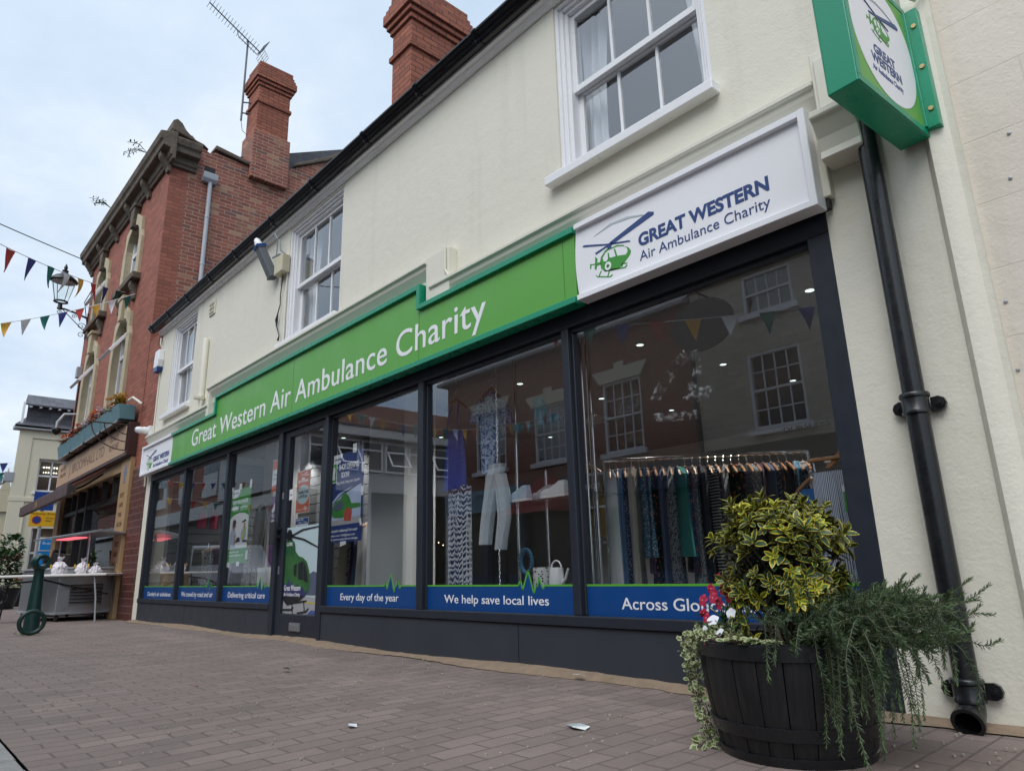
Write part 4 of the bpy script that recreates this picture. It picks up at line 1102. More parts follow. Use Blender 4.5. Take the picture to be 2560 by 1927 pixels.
pl(hv, 'photo_livery', [[(-6.897, 0.53), (-6.83, 0.52), (-6.80, 0.58), (-6.77, 0.51), (-6.72, 0.55), (-6.66, 0.48), (-6.60, 0.53), (-6.55, 0.46), (-6.48, 0.50), (-6.42, 0.44), (-6.38, 0.47), (-6.44, 0.40), (-6.60, 0.36), (-6.80, 0.33), (-6.897, 0.38)]], plain('printed_navy', (0.03, 0.035, 0.13), 0.4, var=0.3), yb - 0.0036)
pl(hv, 'photo_belly', [[(-6.897, 0.41), (-6.60, 0.41), (-6.47, 0.42), (-6.47, 0.39), (-6.60, 0.345), (-6.80, 0.32), (-6.897, 0.37)]], PBLK, yb - 0.0048)
pl(hv, 'photo_skid', [[(-6.897, 0.285), (-6.70, 0.29), (-6.66, 0.31), (-6.65, 0.305), (-6.69, 0.272), (-6.897, 0.268)], [(-6.72, 0.35), (-6.45, 0.37), (-6.38, 0.375), (-6.38, 0.36), (-6.45, 0.355), (-6.72, 0.332)], [(-6.45, 0.37), (-6.435, 0.37), (-6.41, 0.27), (-6.425, 0.27)], [(-6.70, 0.34), (-6.685, 0.34), (-6.665, 0.25), (-6.68, 0.25)], [(-6.58, 0.26), (-6.40, 0.275), (-6.34, 0.305), (-6.33, 0.3), (-6.38, 0.262), (-6.56, 0.246)]], PBLK, yb - 0.005)
pl(hv, 'photo_helipad', [[(-6.36, 0.247), (-6.174, 0.247), (-6.174, 0.28), (-6.28, 0.285)]], plain('printed_helipad_blue', (0.06, 0.10, 0.30), 0.5), yb - 0.0018)
text('lettering', 'Great Western', (-6.885, yb - 0.005, 0.462), 0.36, 0.05, LETTER, hv, depth=0.001, bold=0.01)
text('lettering', 'Air Ambulance Charity', (-6.885, yb - 0.006, 0.408), 0.36, 0.034, LETTER, hv, depth=0.001)
text('lettering', 'G-GWAC', (-6.88, yb - 0.006, 0.895), 0.14, 0.035, LETTER, hv, depth=0.001)
# green vacancies poster
gpz = sheet_on('poster', 'green Shop Vacancies poster with a photo of two people in the third pane', 'poster', -8.45, -8.06, 0.765, 1.64, 0.105, PGREEN)
XO = 0.0
pl(gpz, 'photo', [[(-8.44, 0.93), (-8.07, 0.935), (-8.07, 1.30), (-8.16, 1.34), (-8.26, 1.35), (-8.36, 1.335), (-8.44, 1.29)]], PWHITE, 0.103)
pl(gpz, 'photo_person', [[(-8.43, 0.94), (-8.30, 0.94), (-8.29, 1.08), (-8.32, 1.15), (-8.39, 1.16), (-8.43, 1.1)], [(-8.20, 1.02), (-8.10, 1.0), (-8.10, 1.16), (-8.15, 1.2), (-8.2, 1.12)]], plain('printed_pale_shirt', (0.40, 0.45, 0.58), 0.5, var=0.15), 0.1015)
pl(gpz, 'photo_hair', [[(-8.38, 1.17), (-8.32, 1.18), (-8.31, 1.25), (-8.34, 1.28), (-8.38, 1.26)], [(-8.19, 1.225), (-8.11, 1.24), (-8.12, 1.265), (-8.19, 1.24)]], PHAIR, 0.1005)
pl(gpz, 'photo_skin', [[(-8.37, 1.15), (-8.33, 1.15), (-8.325, 1.19), (-8.37, 1.18)], [(-8.335, 0.98), (-8.31, 0.98), (-8.31, 1.1), (-8.335, 1.09)], [(-8.15, 1.15), (-8.12, 1.15), (-8.12, 1.22), (-8.15, 1.22)]], PSKIN, 0.1)
pl(gpz, 'photo_bag', [[(-8.30, 1.0), (-8.21, 1.01), (-8.22, 1.06), (-8.27, 1.06)], [(-8.16, 1.0), (-8.07, 1.0), (-8.07, 1.02), (-8.16, 1.02)]], PBLK, 0.0995)
pl(gpz, 'photo_scarf', [[(-8.17, 1.03), (-8.135, 1.03), (-8.12, 1.17), (-8.15, 1.17)]], plain('printed_lime', (0.45, 0.5, 0.03), 0.5), 0.0993)
pl(gpz, 'logo_corner', [[(-8.44, 1.55), (-8.40, 1.53), (-8.33, 1.54), (-8.28, 1.585), (-8.28, 1.64), (-8.44, 1.64)]], PWHITE, 0.103)
text('lettering', 'GREAT WESTERN', (-8.42, 0.1015, 1.585), 0.12, 0.016, NAVY, gpz, depth=0.001, bold=0.02)
text('lettering', 'SHOP VACANCIES', (-8.42, 0.103, 1.465), 0.31, 0.042, LETTER, gpz, depth=0.001, bold=0.02)
pl(gpz, 'white_strip', [[(-8.43, 1.39), (-8.28, 1.395), (-8.28, 1.435), (-8.43, 1.43)]], PWHITE, 0.103)
text('lettering', 'General Manager', (-8.265, 0.103, 1.405), 0.17, 0.022, LETTER, gpz, depth=0.001)
text('lettering', 'gwaac.com/vacancies', (-8.42, 0.103, 0.885), 0.2, 0.02, LETTER, gpz, depth=0.001)
text('lettering', 'recruitment@gwaac.com', (-8.42, 0.103, 0.845), 0.29, 0.022, LETTER, gpz, depth=0.001)
pl(gpz, 'tape', [[(-8.45, 1.63), (-8.41, 1.63), (-8.41, 1.675), (-8.45, 1.675)], [(-8.30, 1.63), (-8.25, 1.63), (-8.25, 1.70), (-8.30, 1.70)], [(-8.09, 1.62), (-8.05, 1.62), (-8.05, 1.72), (-8.09, 1.72)], [(-8.44, 0.72), (-8.39, 0.72), (-8.39, 0.78), (-8.44, 0.78)], [(-8.25, 0.73), (-8.19, 0.73), (-8.19, 0.78), (-8.25, 0.78)], [(-8.08, 0.80), (-8.04, 0.80), (-8.04, 0.90), (-8.08, 0.90)]], PWHITE, 0.1018)
pp = sheet_on('poster', 'narrow purple poster at the right edge of the third pane by the door post', 'poster', -7.462, -7.20, 0.70, 1.455, 0.105, PPURPLE)
pl(pp, 'heart', [[(-7.44, 1.30), (-7.38, 1.37), (-7.33, 1.39), (-7.31, 1.36), (-7.33, 1.31), (-7.42, 1.27)]], PWHITE, 0.1035)
text('lettering', 'YOUR\nNEW\nSHOP', (-7.44, 0.1035, 1.22), 0.14, 0.04, LETTER, pp, depth=0.001, bold=0.02)
po = sheet_on('poster', 'orange and white opening poster above the purple one by the door post', 'poster', -7.478, -7.20, 1.50, 1.86, 0.105, PWHITE)
pl(po, 'orange_field', [[(-7.472, 1.507), (-7.206, 1.507), (-7.206, 1.60), (-7.472, 1.57)], [(-7.472, 1.75), (-7.206, 1.76), (-7.206, 1.853), (-7.472, 1.853)]], PORANGE, 0.1035)
text('lettering', 'Tuesday\n8 July', (-7.45, 0.1035, 1.68), 0.18, 0.03, PBLK, po, depth=0.001)
def shift(par, fx, dz, dy):
    for o in par.children:
        for v in o.data.vertices: v.co = Vector((fx(v.co.x), v.co.y + dy, 0.6 + (v.co.z - 0.6) * dz))
shift(bp, lambda x: x * 0.989, 0.989, -0.037); shift(gs, lambda x: x * 0.989, 0.989, -0.037)
shift(gpz, lambda x: -8.56 + (x + 8.45) * 1.5, 0.989, -0.037); shift(pp, lambda x: x * 0.99, 0.99, -0.037); shift(po, lambda x: x * 0.99, 0.99, -0.037)
# smeared residue of an old window sticker on the big pane
rs = bpy.data.materials.new('sticker_residue'); rs.use_nodes = True; t_ = rs.node_tree
for n_ in list(t_.nodes): t_.nodes.remove(n_)
o_ = N(t_, 'ShaderNodeOutputMaterial'); mx_ = N(t_, 'ShaderNodeMixShader'); tr_ = N(t_, 'ShaderNodeBsdfTransparent'); df_ = N(t_, 'ShaderNodeBsdfDiffuse'); df_.inputs[0].default_value = (0.75, 0.78, 0.8, 1)
uvn = N(t_, 'ShaderNodeTexCoord')
fz = tmath(t_, 'MULTIPLY', tramp(t_, tnoise(t_, 22, 8, 0.75), [(0.48, 0.0), (0.68, 0.8)]), tramp(t_, tnoise(t_, 12, 4), [(0.40, 0.0), (0.60, 0.6)]))
t_.links.new(fz, mx_.inputs[0]); t_.links.new(tr_.outputs[0], mx_.inputs[1]); t_.links.new(df_.outputs[0], mx_.inputs[2]); t_.links.new(mx_.outputs[0], o_.inputs[0])
m = MB()
def smear(path, w):
    for (a, b), (c, d) in zip(path, path[1:]):
        L = math.hypot(c - a, d - b); nx_, nz_ = -(d - b) / L * w / 2, (c - a) / L * w / 2
        m.poly([(a - nx_, 0.0465, b - nz_), (c - nx_, 0.0465, d - nz_), (c + nx_, 0.0465, d + nz_), (a + nx_, 0.0465, b + nz_)])
smear([(-2.23, 1.50), (-2.16, 1.59), (-2.06, 1.68), (-1.99, 1.72)], 0.07)
smear([(-1.95, 1.73), (-1.93, 1.62), (-1.97, 1.5)], 0.06)
smear([(-2.02, 1.52), (-1.95, 1.48), (-1.86, 1.47)], 0.09)
smear([(-2.25, 1.41), (-2.1, 1.39), (-1.93, 1.375)], 0.05)
rso = m.build('sticker_residue', rs, normals=False)
tag(rso, 'white smeared triangle of sticker residue on the large right window', 'residue')
# ================================================================== THE BUTCHER'S BUILDING
BX0, BX1 = -19.1, -12.9
bu = thing('butcher_building', 'tall red brick building with stone arched windows and stone cornice beside the cream shop', 'brick building', (-16, 0.2, 0))
WC = [(-14.95, 'r'), (-17.65, 'l')]
holes = []
for cx, _ in WC:
    holes += [(cx - 0.49, cx + 0.49, 6.5, 7.82), (cx - 0.49, cx + 0.49, 3.95, 5.73)]
m = MB().wall(BX0, BX1, 2.5, 8.75, holes, 0.0, 0.32); m.build('front_wall', BRICK, bu, merge=True)
m = MB()
m.extr('yz', [(0.32, -0.1), (7.5, -0.1), (7.5, 11.6), (4.6, 10.9), (3.21, 9.72), (2.45, 9.24), (2.3, 9.15), (1.6, 8.86), (0.8, 8.92), (0.69, 8.85), (0.5, 8.95), (0.32, 9.1)], -13.25, BX1)
m.build('side_wall', BRICK_OLD, bu)
m = MB(); m.box(BX0, BX0 + 0.3, 0.32, 7.5, -0.1, 8.7); m.build('side_wall', BRICK_OLD, bu)
m = MB(); m.box(-12.9, -12.1, 0.01, 0.31, 2.3, 4.72); m.build('pier', BRICK, bu)
m = MB(); m.box(-12.93, -12.095, -0.015, 0.3, -0.1, 2.42); m.build('pier_base', BRICK_TILE, bu)
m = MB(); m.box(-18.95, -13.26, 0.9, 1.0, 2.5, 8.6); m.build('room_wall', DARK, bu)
# stone cornice with brackets, blocking course
CP = [(0.0, 8.28), (-0.06, 8.28), (-0.06, 8.34), (-0.10, 8.36), (-0.11, 8.48), (-0.24, 8.50), (-0.25, 8.60), (-0.29, 8.64), (-0.31, 8.74), (-0.31, 8.78), (-0.02, 8.86), (0.0, 8.86)]
m = MB(); m.extr('yz', CP, -19.4, -12.59)
m.extr('xz', [(-12.9 - a, z) for a, z in CP], 0.002, 0.46)
m.build('cornice', STONE_D, bu, bevel=0.012, segs=1)
x = -19.2
while x < -12.9:
    b = MB(); b.extr('yz', [(0, 8.13), (-0.05, 8.14), (-0.07, 8.22), (-0.14, 8.32), (-0.2, 8.40), (-0.22, 8.495), (0, 8.495)], x, x + 0.16); b.build('cornice_bracket', STONE_D, bu, bevel=0.008, segs=1)
    x += 1.24
m = MB(); m.box(-19.1, -13.0, 0.0, 0.3, 8.862, 9.02); m.build('parapet', BRICK_OLD, bu)
m = MB(); m.box(-19.15, -12.88, -0.04, 0.34, 9.02, 9.09)
m.extr('yz', [(-0.06, 9.09), (-0.05, 9.27), (0.02, 9.33), (0.12, 9.27), (0.2, 9.15), (0.36, 9.02), (0.55, 8.985), (0.66, 8.91), (0.36, 8.97), (-0.02, 9.05)], -13.28, -12.86)
m.extr('yz', [(0.76, 8.96), (0.78, 9.06), (1.60, 8.95), (1.60, 8.87)], -13.3, -12.84)
m.extr('yz', [(2.43, 9.25), (2.45, 9.34), (3.2, 9.82), (4.6, 11.0), (4.6, 10.9), (3.21, 9.72)], -13.3, -12.84)
m.build('coping', STONE_D, bu, bevel=0.02, segs=2)
m = MB(); m.extr('yz', [(0.3, 8.7), (4.6, 10.9), (7.5, 10.9), (7.5, 8.7)], -19.0, -13.26)
broof = m.build('roof', SLATE, bu)
chimney(broof, -13.38, -12.80, 1.52, 2.22, 8.8, 11.45)
m = MB(); m.box(-13.42, -12.77, 1.47, 2.28, 8.6, 9.75); m.build('chimney_base', BRICK_OLD, broof, bevel=0.02)
# rain hopper and pipe on the side wall
hp = thing('rainwater_pipe', 'pale grey plastic rainwater pipe and hopper on the brick side wall above the black gutter', 'drainpipe', (-12.86, 0.7, 6))
m = MB()
m.extr('xz', [(-12.9, 8.16), (-12.82, 8.16), (-12.76, 8.22), (-12.74, 8.34), (-12.9, 8.34)], 0.57, 0.85); m.build('hopper', GREYP, hp, bevel=0.01)
m = MB(); m.box(-12.905, -12.89, 0.62, 0.82, 8.36, 8.54); m.build('wall_outlet', DARK, hp)
m = MB(); m.lathe([(0.04, 5.0), (0.04, 8.2)], 16, (-12.84, 0.73, 0))
for z in (6.4, 7.4): m.lathe([(0.046, z), (0.046, z + 0.05)], 16, (-12.84, 0.73, 0))
m.build('pipe', GREYP, hp, smooth=True)
# stone window surrounds, sashes
def surround(cx, z0, zt, top):
    """stone dressing with a pointed hood: outer outline against arched opening"""
    m = MB()
    zs = zt - 0.42
    outer = [(-0.70, z0), (-0.70, zs - 0.1), (-0.60, zs + 0.1), (-0.58, zt - 0.02), (-0.40, zt + 0.02), (-0.16, zt + 0.2), (0.16, zt + 0.2), (0.40, zt + 0.02), (0.58, zt - 0.02), (0.60, zs + 0.1), (0.70, zs - 0.1), (0.70, z0)]
    inner = [(-0.48, z0), (-0.48, zs - 0.1), (-0.48, zs), (-0.42, zs + 0.18), (-0.28, zs + 0.31), (-0.10, zs + 0.385), (0.10, zs + 0.385), (0.28, zs + 0.31), (0.42, zs + 0.18), (0.48, zs), (0.48, zs - 0.1), (0.48, z0)]
    n = len(outer)
    for i in range(n - 1):
        a, b, c, d = outer[i], outer[i + 1], inner[i + 1], inner[i]
        m.extr('xz', [(cx + q[0], q[1]) for q in (a, b, c, d)], -0.06, 0.3)
    m.build('surround', STONE, top, bevel=0.006, segs=1)
    k = MB(); k.extr('xz', [(cx - 0.09, zs + 0.33), (cx + 0.09, zs + 0.33), (cx + 0.14, zt + 0.36), (cx - 0.14, zt + 0.36)], -0.13, 0.0)
    k.box(cx - 0.2, cx + 0.2, -0.15, 0.0, zt + 0.36, zt + 0.43)
    k.build('keystone', STONE_D if z0 > 6 else STONE, top, bevel=0.01, segs=1)
def bwin(cx, z0, zt, openup):
    f = MB()
    y = 0.07
    zs = zt - 0.42; zr = z0 + (zt - z0) * 0.58
    f.box(cx - 0.48, cx - 0.42, y, y + 0.07, z0, zt); f.box(cx + 0.42, cx + 0.48, y, y + 0.07, z0, zt)
    f.box(cx - 0.42, cx + 0.42, y, y + 0.07, z0, z0 + 0.06); f.box(cx - 0.42, cx + 0.42, y, y + 0.07, zt - 0.08, zt)
    f.box(cx - 0.42, cx + 0.42, y, y + 0.07, zr - 0.04, zr + 0.04)
    f.box(cx - 0.02, cx + 0.02, y + 0.002, y + 0.068, z0 + 0.06, zr - 0.04)
    w = f.build('window', WHITE, bu, bevel=0.005, segs=1)
    g = MB(); g.poly([(cx - 0.42, y + 0.03, z0 + 0.06), (cx + 0.42, y + 0.03, z0 + 0.06), (cx + 0.42, y + 0.03, zr - 0.04), (cx - 0.42, y + 0.03, zr - 0.04)])
    if not openup:
        g.poly([(cx - 0.42, y + 0.03, zr + 0.04), (cx + 0.42, y + 0.03, zr + 0.04), (cx + 0.42, y + 0.03, zt - 0.08), (cx - 0.42, y + 0.03, zt - 0.08)])
    g.build('glass', GLASS_S, w, normals=False)
    if openup:
        H = zt - 0.30; L = 0.66; a = R_(openup)
        c = MB(); c.T = Matrix.Translation((cx, y, H)) @ Matrix.Rotation(-a, 4, 'X')
        c.box(-0.44, -0.38, -0.03, 0.03, -L, 0); c.box(0.38, 0.44, -0.03, 0.03, -L, 0)
        c.box(-0.38, 0.38, -0.03, 0.03, -L, -L + 0.06); c.box(-0.38, 0.38, -0.03, 0.03, -0.06, 0)
        c.build('open_light', WHITE, w, bevel=0.005, segs=1)
        g = MB(); g.T = c.T; g.poly([(-0.38, 0, -L + 0.06), (0.38, 0, -L + 0.06), (0.38, 0, -0.06), (-0.38, 0, -0.06)]); g.build('open_light_glass', GLASS_S, w, normals=False)
    surround(cx, z0, zt, w)
    if z0 > 6:
        s_ = MB(); s_.box(cx - 0.80, cx + 0.80, -0.16, 0.2, z0 - 0.13, z0)
        for sx in (-0.62, 0.44):
            s_.extr('yz', [(0, z0 - 0.52), (-0.06, z0 - 0.50), (-0.06, z0 - 0.36), (-0.13, z0 - 0.22), (-0.13, z0 - 0.13), (0, z0 - 0.13)], cx + sx, cx + sx + 0.18)
        s_.build('sill', STONE_D, w, bevel=0.01, segs=1)
bwin(-14.95, 6.5, 7.85, 0); bwin(-17.65, 6.5, 7.85, 28); bwin(-14.95, 3.95, 5.76, 34); bwin(-17.65, 3.95, 5.76, 34)

# ground floor: fascia, pilasters, shop window and door
TAN = plain('tan_painted_timber', (0.40, 0.255, 0.13), 0.5, var=0.08)
TANF = plain('tan_sign_board', (0.43, 0.28, 0.17), 0.5, var=0.05)
MAROON = plain('maroon_paint', (0.050, 0.020, 0.018), 0.4, var=0.12)
BRN = plain('brown_lettering', (0.12, 0.06, 0.03), 0.5)
bs = thing('butcher_sign', 'tan butcher sign board lettered J. Broomhall Ltd under the flower boxes', 'shop sign', (-16, -0.1, 2.7))
m = MB(); m.box(-18.95, -12.92, -0.16, 0.0, 2.66, 3.24); m.build('box', MAROON, bs, bevel=0.006)
m = MB(); m.box(-18.9, -13.0, -0.168, -0.16, 2.71, 3.20); m.build('board', TANF, bs)
text('lettering', 'J. BROOMHALL LTD', (-17.6, -0.168, 2.855), 3.1, 0.2, BRN, bs, depth=0.004)
text('lettering', 'QUALITY', (-14.12, -0.168, 3.04), 0.6, 0.10, BRN, bs, depth=0.004)
text('lettering', 'BUTCHER', (-14.12, -0.168, 2.87), 0.66, 0.10, BRN, bs, depth=0.004)
text('lettering', 'MASTER', (-18.6, -0.168, 3.03), 0.62, 0.09, BRN, bs, depth=0.004)
text('lettering', 'CHARCUTIER', (-18.6, -0.168, 2.89), 0.64, 0.08, BRN, bs, depth=0.004)
m = MB(); m.box(-13.5, -12.94, -0.07, 0.31, 0.0, 2.655); m.box(-19.1, -18.62, -0.07, 0.31, 0.0, 2.655)
m.build('pilaster', TAN, bu, bevel=0.008)
m = MB(); m.box(-18.6, -13.52, -0.04, 0.2, 2.46, 2.655); m.build('lower_fascia', TAN, bu, bevel=0.006)
for i, wd in enumerate(['BEEF', 'LAMB', 'PORK', 'BACON', 'HAM', 'DUCK', 'GAME', 'PIES', 'HAGGIS']):
    text('lettering', wd, (-13.36, -0.071, 1.98 - i * 0.165), 0.06 * len(wd), 0.075, BRN, bu, depth=0.003)
plates('cockerel_emblem', [[(-0.05, -0.16), (0.05, -0.16), (0.02, -0.06), (0.10, -0.01), (0.08, 0.08), (0.03, 0.13), (0.0, 0.16), (-0.05, 0.11), (-0.10, 0.03), (-0.07, -0.05)]], (-13.2, -0.0715, 2.38), plain('faded_blue_paint', (0.16, 0.19, 0.28), 0.5, var=0.4, scale=30), bu, depth=0.003)
m = MB()
m.box(-18.6, -13.52, 0.02, 0.12, 0.0, 0.72)
m.build('shop_riser', MAROON, bu)
DKW = plain('dark_brown_frame', (0.035, 0.027, 0.026), 0.4, var=0.15)
m = MB()
for a, b in ((-18.6, -18.5), (-17.25, -17.15), (-16.42, -16.3), (-13.62, -13.52)): m.box(a, b, 0.0, 0.14, 0.72, 2.46)
m.box(-18.5, -13.6, 0.01, 0.12, 2.0, 2.08); m.box(-18.5, -13.6, 0.01, 0.12, 0.72, 0.78)
for x in (-17.9, -16.0, -15.2, -14.4): m.box(x, x + 0.04, 0.015, 0.1, 2.08, 2.46)
m.build('shopfront_frame', DKW, bu, bevel=0.005, segs=1)
m = MB(); m.poly([(-18.5, 0.07, 0.78), (-13.6, 0.07, 0.78), (-13.6, 0.07, 2.46), (-18.5, 0.07, 2.46)]); m.build('shop_window', GLASS_S, bu, normals=False)
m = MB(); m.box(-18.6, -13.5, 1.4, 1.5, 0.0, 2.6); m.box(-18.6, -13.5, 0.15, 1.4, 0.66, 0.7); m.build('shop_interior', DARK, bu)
m = MB(); m.box(-18.5, -13.7, 0.8, 0.86, 2.12, 2.3); m.build('window_heat_light', plain('pink_glow_paint', (0.5, 0.2, 0.26), 0.5), bu)  # its lit look is only the pink colour; the panel gives off no light
# meat hooks rail in the top lights
m = MB()
for x in (-16.1, -15.4, -14.7, -14.0):
    m.box(x - 0.02, x + 0.02, 0.30, 0.34, 2.1, 2.44); m.box(x - 0.2, x + 0.2, 0.3, 0.34, 2.2, 2.225)
m.build('hook_rail', IRON, bu)
# awning
aw = thing('awning', 'brown shop awning let half way down over the butcher window', 'awning', (-16.8, -0.4, 2.3))
m = MB(); m.box(-19.3, -14.15, -0.74, -0.66, 2.06, 2.27); m.build('front_bar', plain('brown_awning_bar', (0.075, 0.038, 0.034), 0.5, var=0.1), aw, bevel=0.008)
m = MB(); m.extr('yz', [(-0.16, 2.60), (-0.68, 2.24), (-0.68, 2.215), (-0.16, 2.575)], -19.2, -14.25); m.build('canvas', plain('maroon_canvas', (0.16, 0.035, 0.032), 0.85, var=0.15), aw)
m = MB(); m.box(-14.155, -14.13, -0.735, -0.665, 2.065, 2.265); m.box(-14.2, -14.14, -0.665, -0.6, 2.12, 2.22)
m.tube([(-14.3, -0.66, 2.15), (-14.6, -0.4, 2.3), (-14.35, -0.17, 2.5)], 0.018, 6); m.tube([(-19.0, -0.66, 2.15), (-18.7, -0.4, 2.3), (-19.0, -0.17, 2.5)], 0.018, 6)
m.build('arm', DKW, aw)
text('lettering', 'J.B', (-17.3, -0.7405, 2.12), 0.25, 0.09, plain('gold_lettering', (0.45, 0.3, 0.1), 0.5), aw, depth=0.003)
# wrought iron bracket in front of the sign
ib = thing('scroll_bracket', 'rusty wrought iron scroll bracket standing out from the right end of the butcher sign', 'bracket', (-13.0, -0.2, 3.1))
m = MB()
m.tube([(-12.96, -0.17, 3.18), (-12.97, -0.75, 3.18)], 0.012, 6); m.tube([(-12.96, -0.17, 3.2), (-12.96, -0.17, 2.75)], 0.012, 6)
for rr_ in (0.55, 0.36, 0.2):
    m.tube([(-12.965, -0.17 - rr_ * math.cos(a), 3.18 - rr_ * 0.8 * math.sin(a)) for a in [i * PI / 2 / 10 for i in range(11)]], 0.009, 5)
m.tube([(-12.965, -0.3 + (0.06 - 0.004 * i) * math.cos(i * 0.6), 3.1 + (0.06 - 0.004 * i) * math.sin(i * 0.6)) for i in range(14)], 0.007, 5)
m.build('scrollwork', plain('rusty_iron', (0.05, 0.026, 0.02), 0.7, var=0.4), ib, smooth=True)

# flower boxes with mixed blossom
BOXC = plain('blue_green_box_paint', (0.10, 0.21, 0.24), 0.45, var=0.08)
LEAFD = leaf_mat('flower_leaf', (0.035, 0.07, 0.02))
def petals(m, c, r, n=7, lift=0.3):
    c = Vector(c)
    for k_ in range(n):
        a = 2 * PI * k_ / n + random.random()
        d = Vector((math.cos(a), math.sin(a) , random.uniform(-0.2, 0.9)))
        m.leaf(c, d, (0, 0, 1), r, r * 0.75, 0.1, 0.3)
def bloom_cluster(m, c, r, n):
    for _ in range(n):
        d = Vector((random.gauss(0, 1), random.gauss(0, 1), random.gauss(0, 1))).normalized()
        petals(m, Vector(c) + d * r * random.uniform(0.5, 1), r * 0.42, 6)
cols = {'orange': plain('orange_petals', (0.75, 0.22, 0.03), 0.6, var=0.25, scale=30), 'white': plain('white_petals', (0.72, 0.68, 0.72), 0.6, var=0.15, scale=30),
        'peach': plain('peach_petals', (0.72, 0.42, 0.34), 0.6, var=0.2, scale=30), 'red': plain('coral_petals', (0.65, 0.12, 0.07), 0.6, var=0.25, scale=30),
        'yellow': plain('yellow_petals', (0.70, 0.46, 0.04), 0.6, var=0.25, scale=30), 'magenta': plain('magenta_petals', (0.30, 0.03, 0.10), 0.6, var=0.25, scale=30)}
FBL = ['blue flower box with yellow flowers at the right end above the butcher sign', 'blue flower box with white and orange flowers, second from the right above the butcher sign', 'blue flower box with coral and mauve flowers, third from the right above the butcher sign', 'blue flower box with orange flowers at the left end above the butcher sign']
seqs = [['yellow', 'yellow', 'orange', None, None], ['white', 'orange', 'peach', 'peach', 'white'], ['white', 'white', 'red', 'red', 'magenta'], ['orange', 'white', 'orange', 'peach', 'white']]
for i in range(4):
    x1 = -13.05 - i * 1.33; x0 = x1 - 1.3
    fb = thing('flower_box', FBL[i], 'flower box', ((x0 + x1) / 2, -0.2, 3.3), 'blue flower boxes above the butcher shop')
    m = MB(); m.extr('yz', [(-0.06, 3.30), (-0.29, 3.30), (-0.34, 3.56), (-0.06, 3.56)], x0, x1); m.build('box', BOXC, fb, bevel=0.008)
    m = MB(); m.box(x0 + 0.05, x1 - 0.05, -0.31, -0.02, 3.255, 3.298)
    m.build('rack', IRON, fb)
    lf = MB()
    for _ in range(150):
        c = (random.uniform(x0 + 0.05, x1 - 0.05), random.uniform(-0.34, -0.08), random.uniform(3.52, 3.66))
        lf.leaf(c, (random.gauss(0, 1), random.gauss(-0.3, 1), random.uniform(0, 1.2)), (0, 0, 1), random.uniform(0.05, 0.1), 0.04)
    lf.build('foliage', LEAFD, fb, normals=False, smooth=True)
    for j, cn in enumerate(seqs[i]):
        if not cn: continue
        f = MB(); cx = x1 - 0.13 - j * 0.26
        for _ in range(4): bloom_cluster(f, (cx + random.uniform(-0.1, 0.1), -0.24 + random.uniform(-0.1, 0.08), 3.68 + random.uniform(-0.08, 0.06)), 0.09, 9)
        f.build('blossom', cols[cn], fb, normals=False)
m = MB(); m.tube([(-12.98, -0.2, 3.62), (-12.9, -0.16, 3.66), (-12.8, -0.12, 3.60), (-12.7, -0.06, 3.52)], 0.022, 7)
tag(m.build('hose_pipe', CREAM_TRIM, smooth=True), 'cream hose looping from the flower box to the brick wall', 'hose')
# weeds growing on the cornice
for (wx, wz, lab) in ((-13.6, 8.8, 'wispy weed sprouting from the stone cornice near its right end'), (-16.4, 8.8, 'small weed sprouting from the middle of the stone cornice')):
    m = MB()
    for _ in range(5):
        tip = Vector((wx - random.uniform(0.1, 0.5), -0.45 - random.uniform(0, 0.25), wz + random.uniform(0.05, 0.3)))
        p0 = Vector((wx, -0.28, wz)); mid = (p0 + tip) / 2 + Vector((0, 0, 0.08))
        m.tube([p0, mid, tip], 0.006, 4)
        for q in (mid, tip, (mid + tip) / 2):
            for _ in range(3): m.leaf(q, (random.gauss(0, 1), random.gauss(0, 1), random.gauss(0, 1)), (0, 0, 1), 0.08, 0.02)
    tag(m.build('wall_weed', LEAFD, normals=False), lab, 'weed')
# aerial on the chimney
ae = thing('tv_aerial', 'television aerial on a thin mast strapped to the tall brick chimney', 'aerial', (-13.2, 1.3, 10.2))
AL = plain('dull_aluminium', (0.12, 0.125, 0.13), 0.5, metal=0.6)
m = MB(); m.tube([(-13.28, 1.36, 10.15), (-13.28, 1.36, 12.2)], 0.022, 8); m.build('mast', AL, ae)
m = MB(); m.tube([(-13.3, 1.36, 10.35), (-13.2, 1.52, 10.35)], 0.015, 6); m.tube([(-13.3, 1.36, 10.62), (-13.2, 1.52, 10.62)], 0.015, 6); m.build('wall_clamp', AL, ae)
b0 = Vector((-13.25, 0.47, 12.68)); b1 = Vector((-13.25, 1.62, 12.05))
m = MB(); m.tube([b0, b1], 0.014, 6)
n_ = 17
for i in range(n_):
    p = b0.lerp(b1, i / (n_ - 1) * 0.93)
    m.tube([p + Vector((-0.17, 0.0, 0)), p + Vector((0.17, 0.0, 0))], 0.005, 4)
m.tube([b0.lerp(b1, 0.55) + Vector((0, 0, -0.02)), b0.lerp(b1, 0.58) + Vector((0, 0, -0.13)), b0.lerp(b1, 0.95) + Vector((0, 0, -0.13)), b1], 0.01, 6)
m.build('boom', AL, ae)
m = MB()
for s_ in (-1, 1):
    for j in range(5):
        c = b1 + Vector((0, 0.02 + 0.03 * j, s_ * (0.04 + 0.045 * j)))
        m.tube([c + Vector((-0.2, 0, 0)), c + Vector((0.2, 0, 0))], 0.005, 4)
    for xx in (-0.2, 0.0, 0.2): m.tube([b1 + Vector((xx, 0.02, s_ * 0.04)), b1 + Vector((xx, 0.14, s_ * 0.22))], 0.005, 4)
m.build('reflector', AL, ae)
m = MB(); m.tube([(-13.28, 1.36, 10.15), (-13.26, 1.40, 9.9), (-13.2, 1.5, 9.8)], 0.006, 5); m.build('cable', IRON, ae)
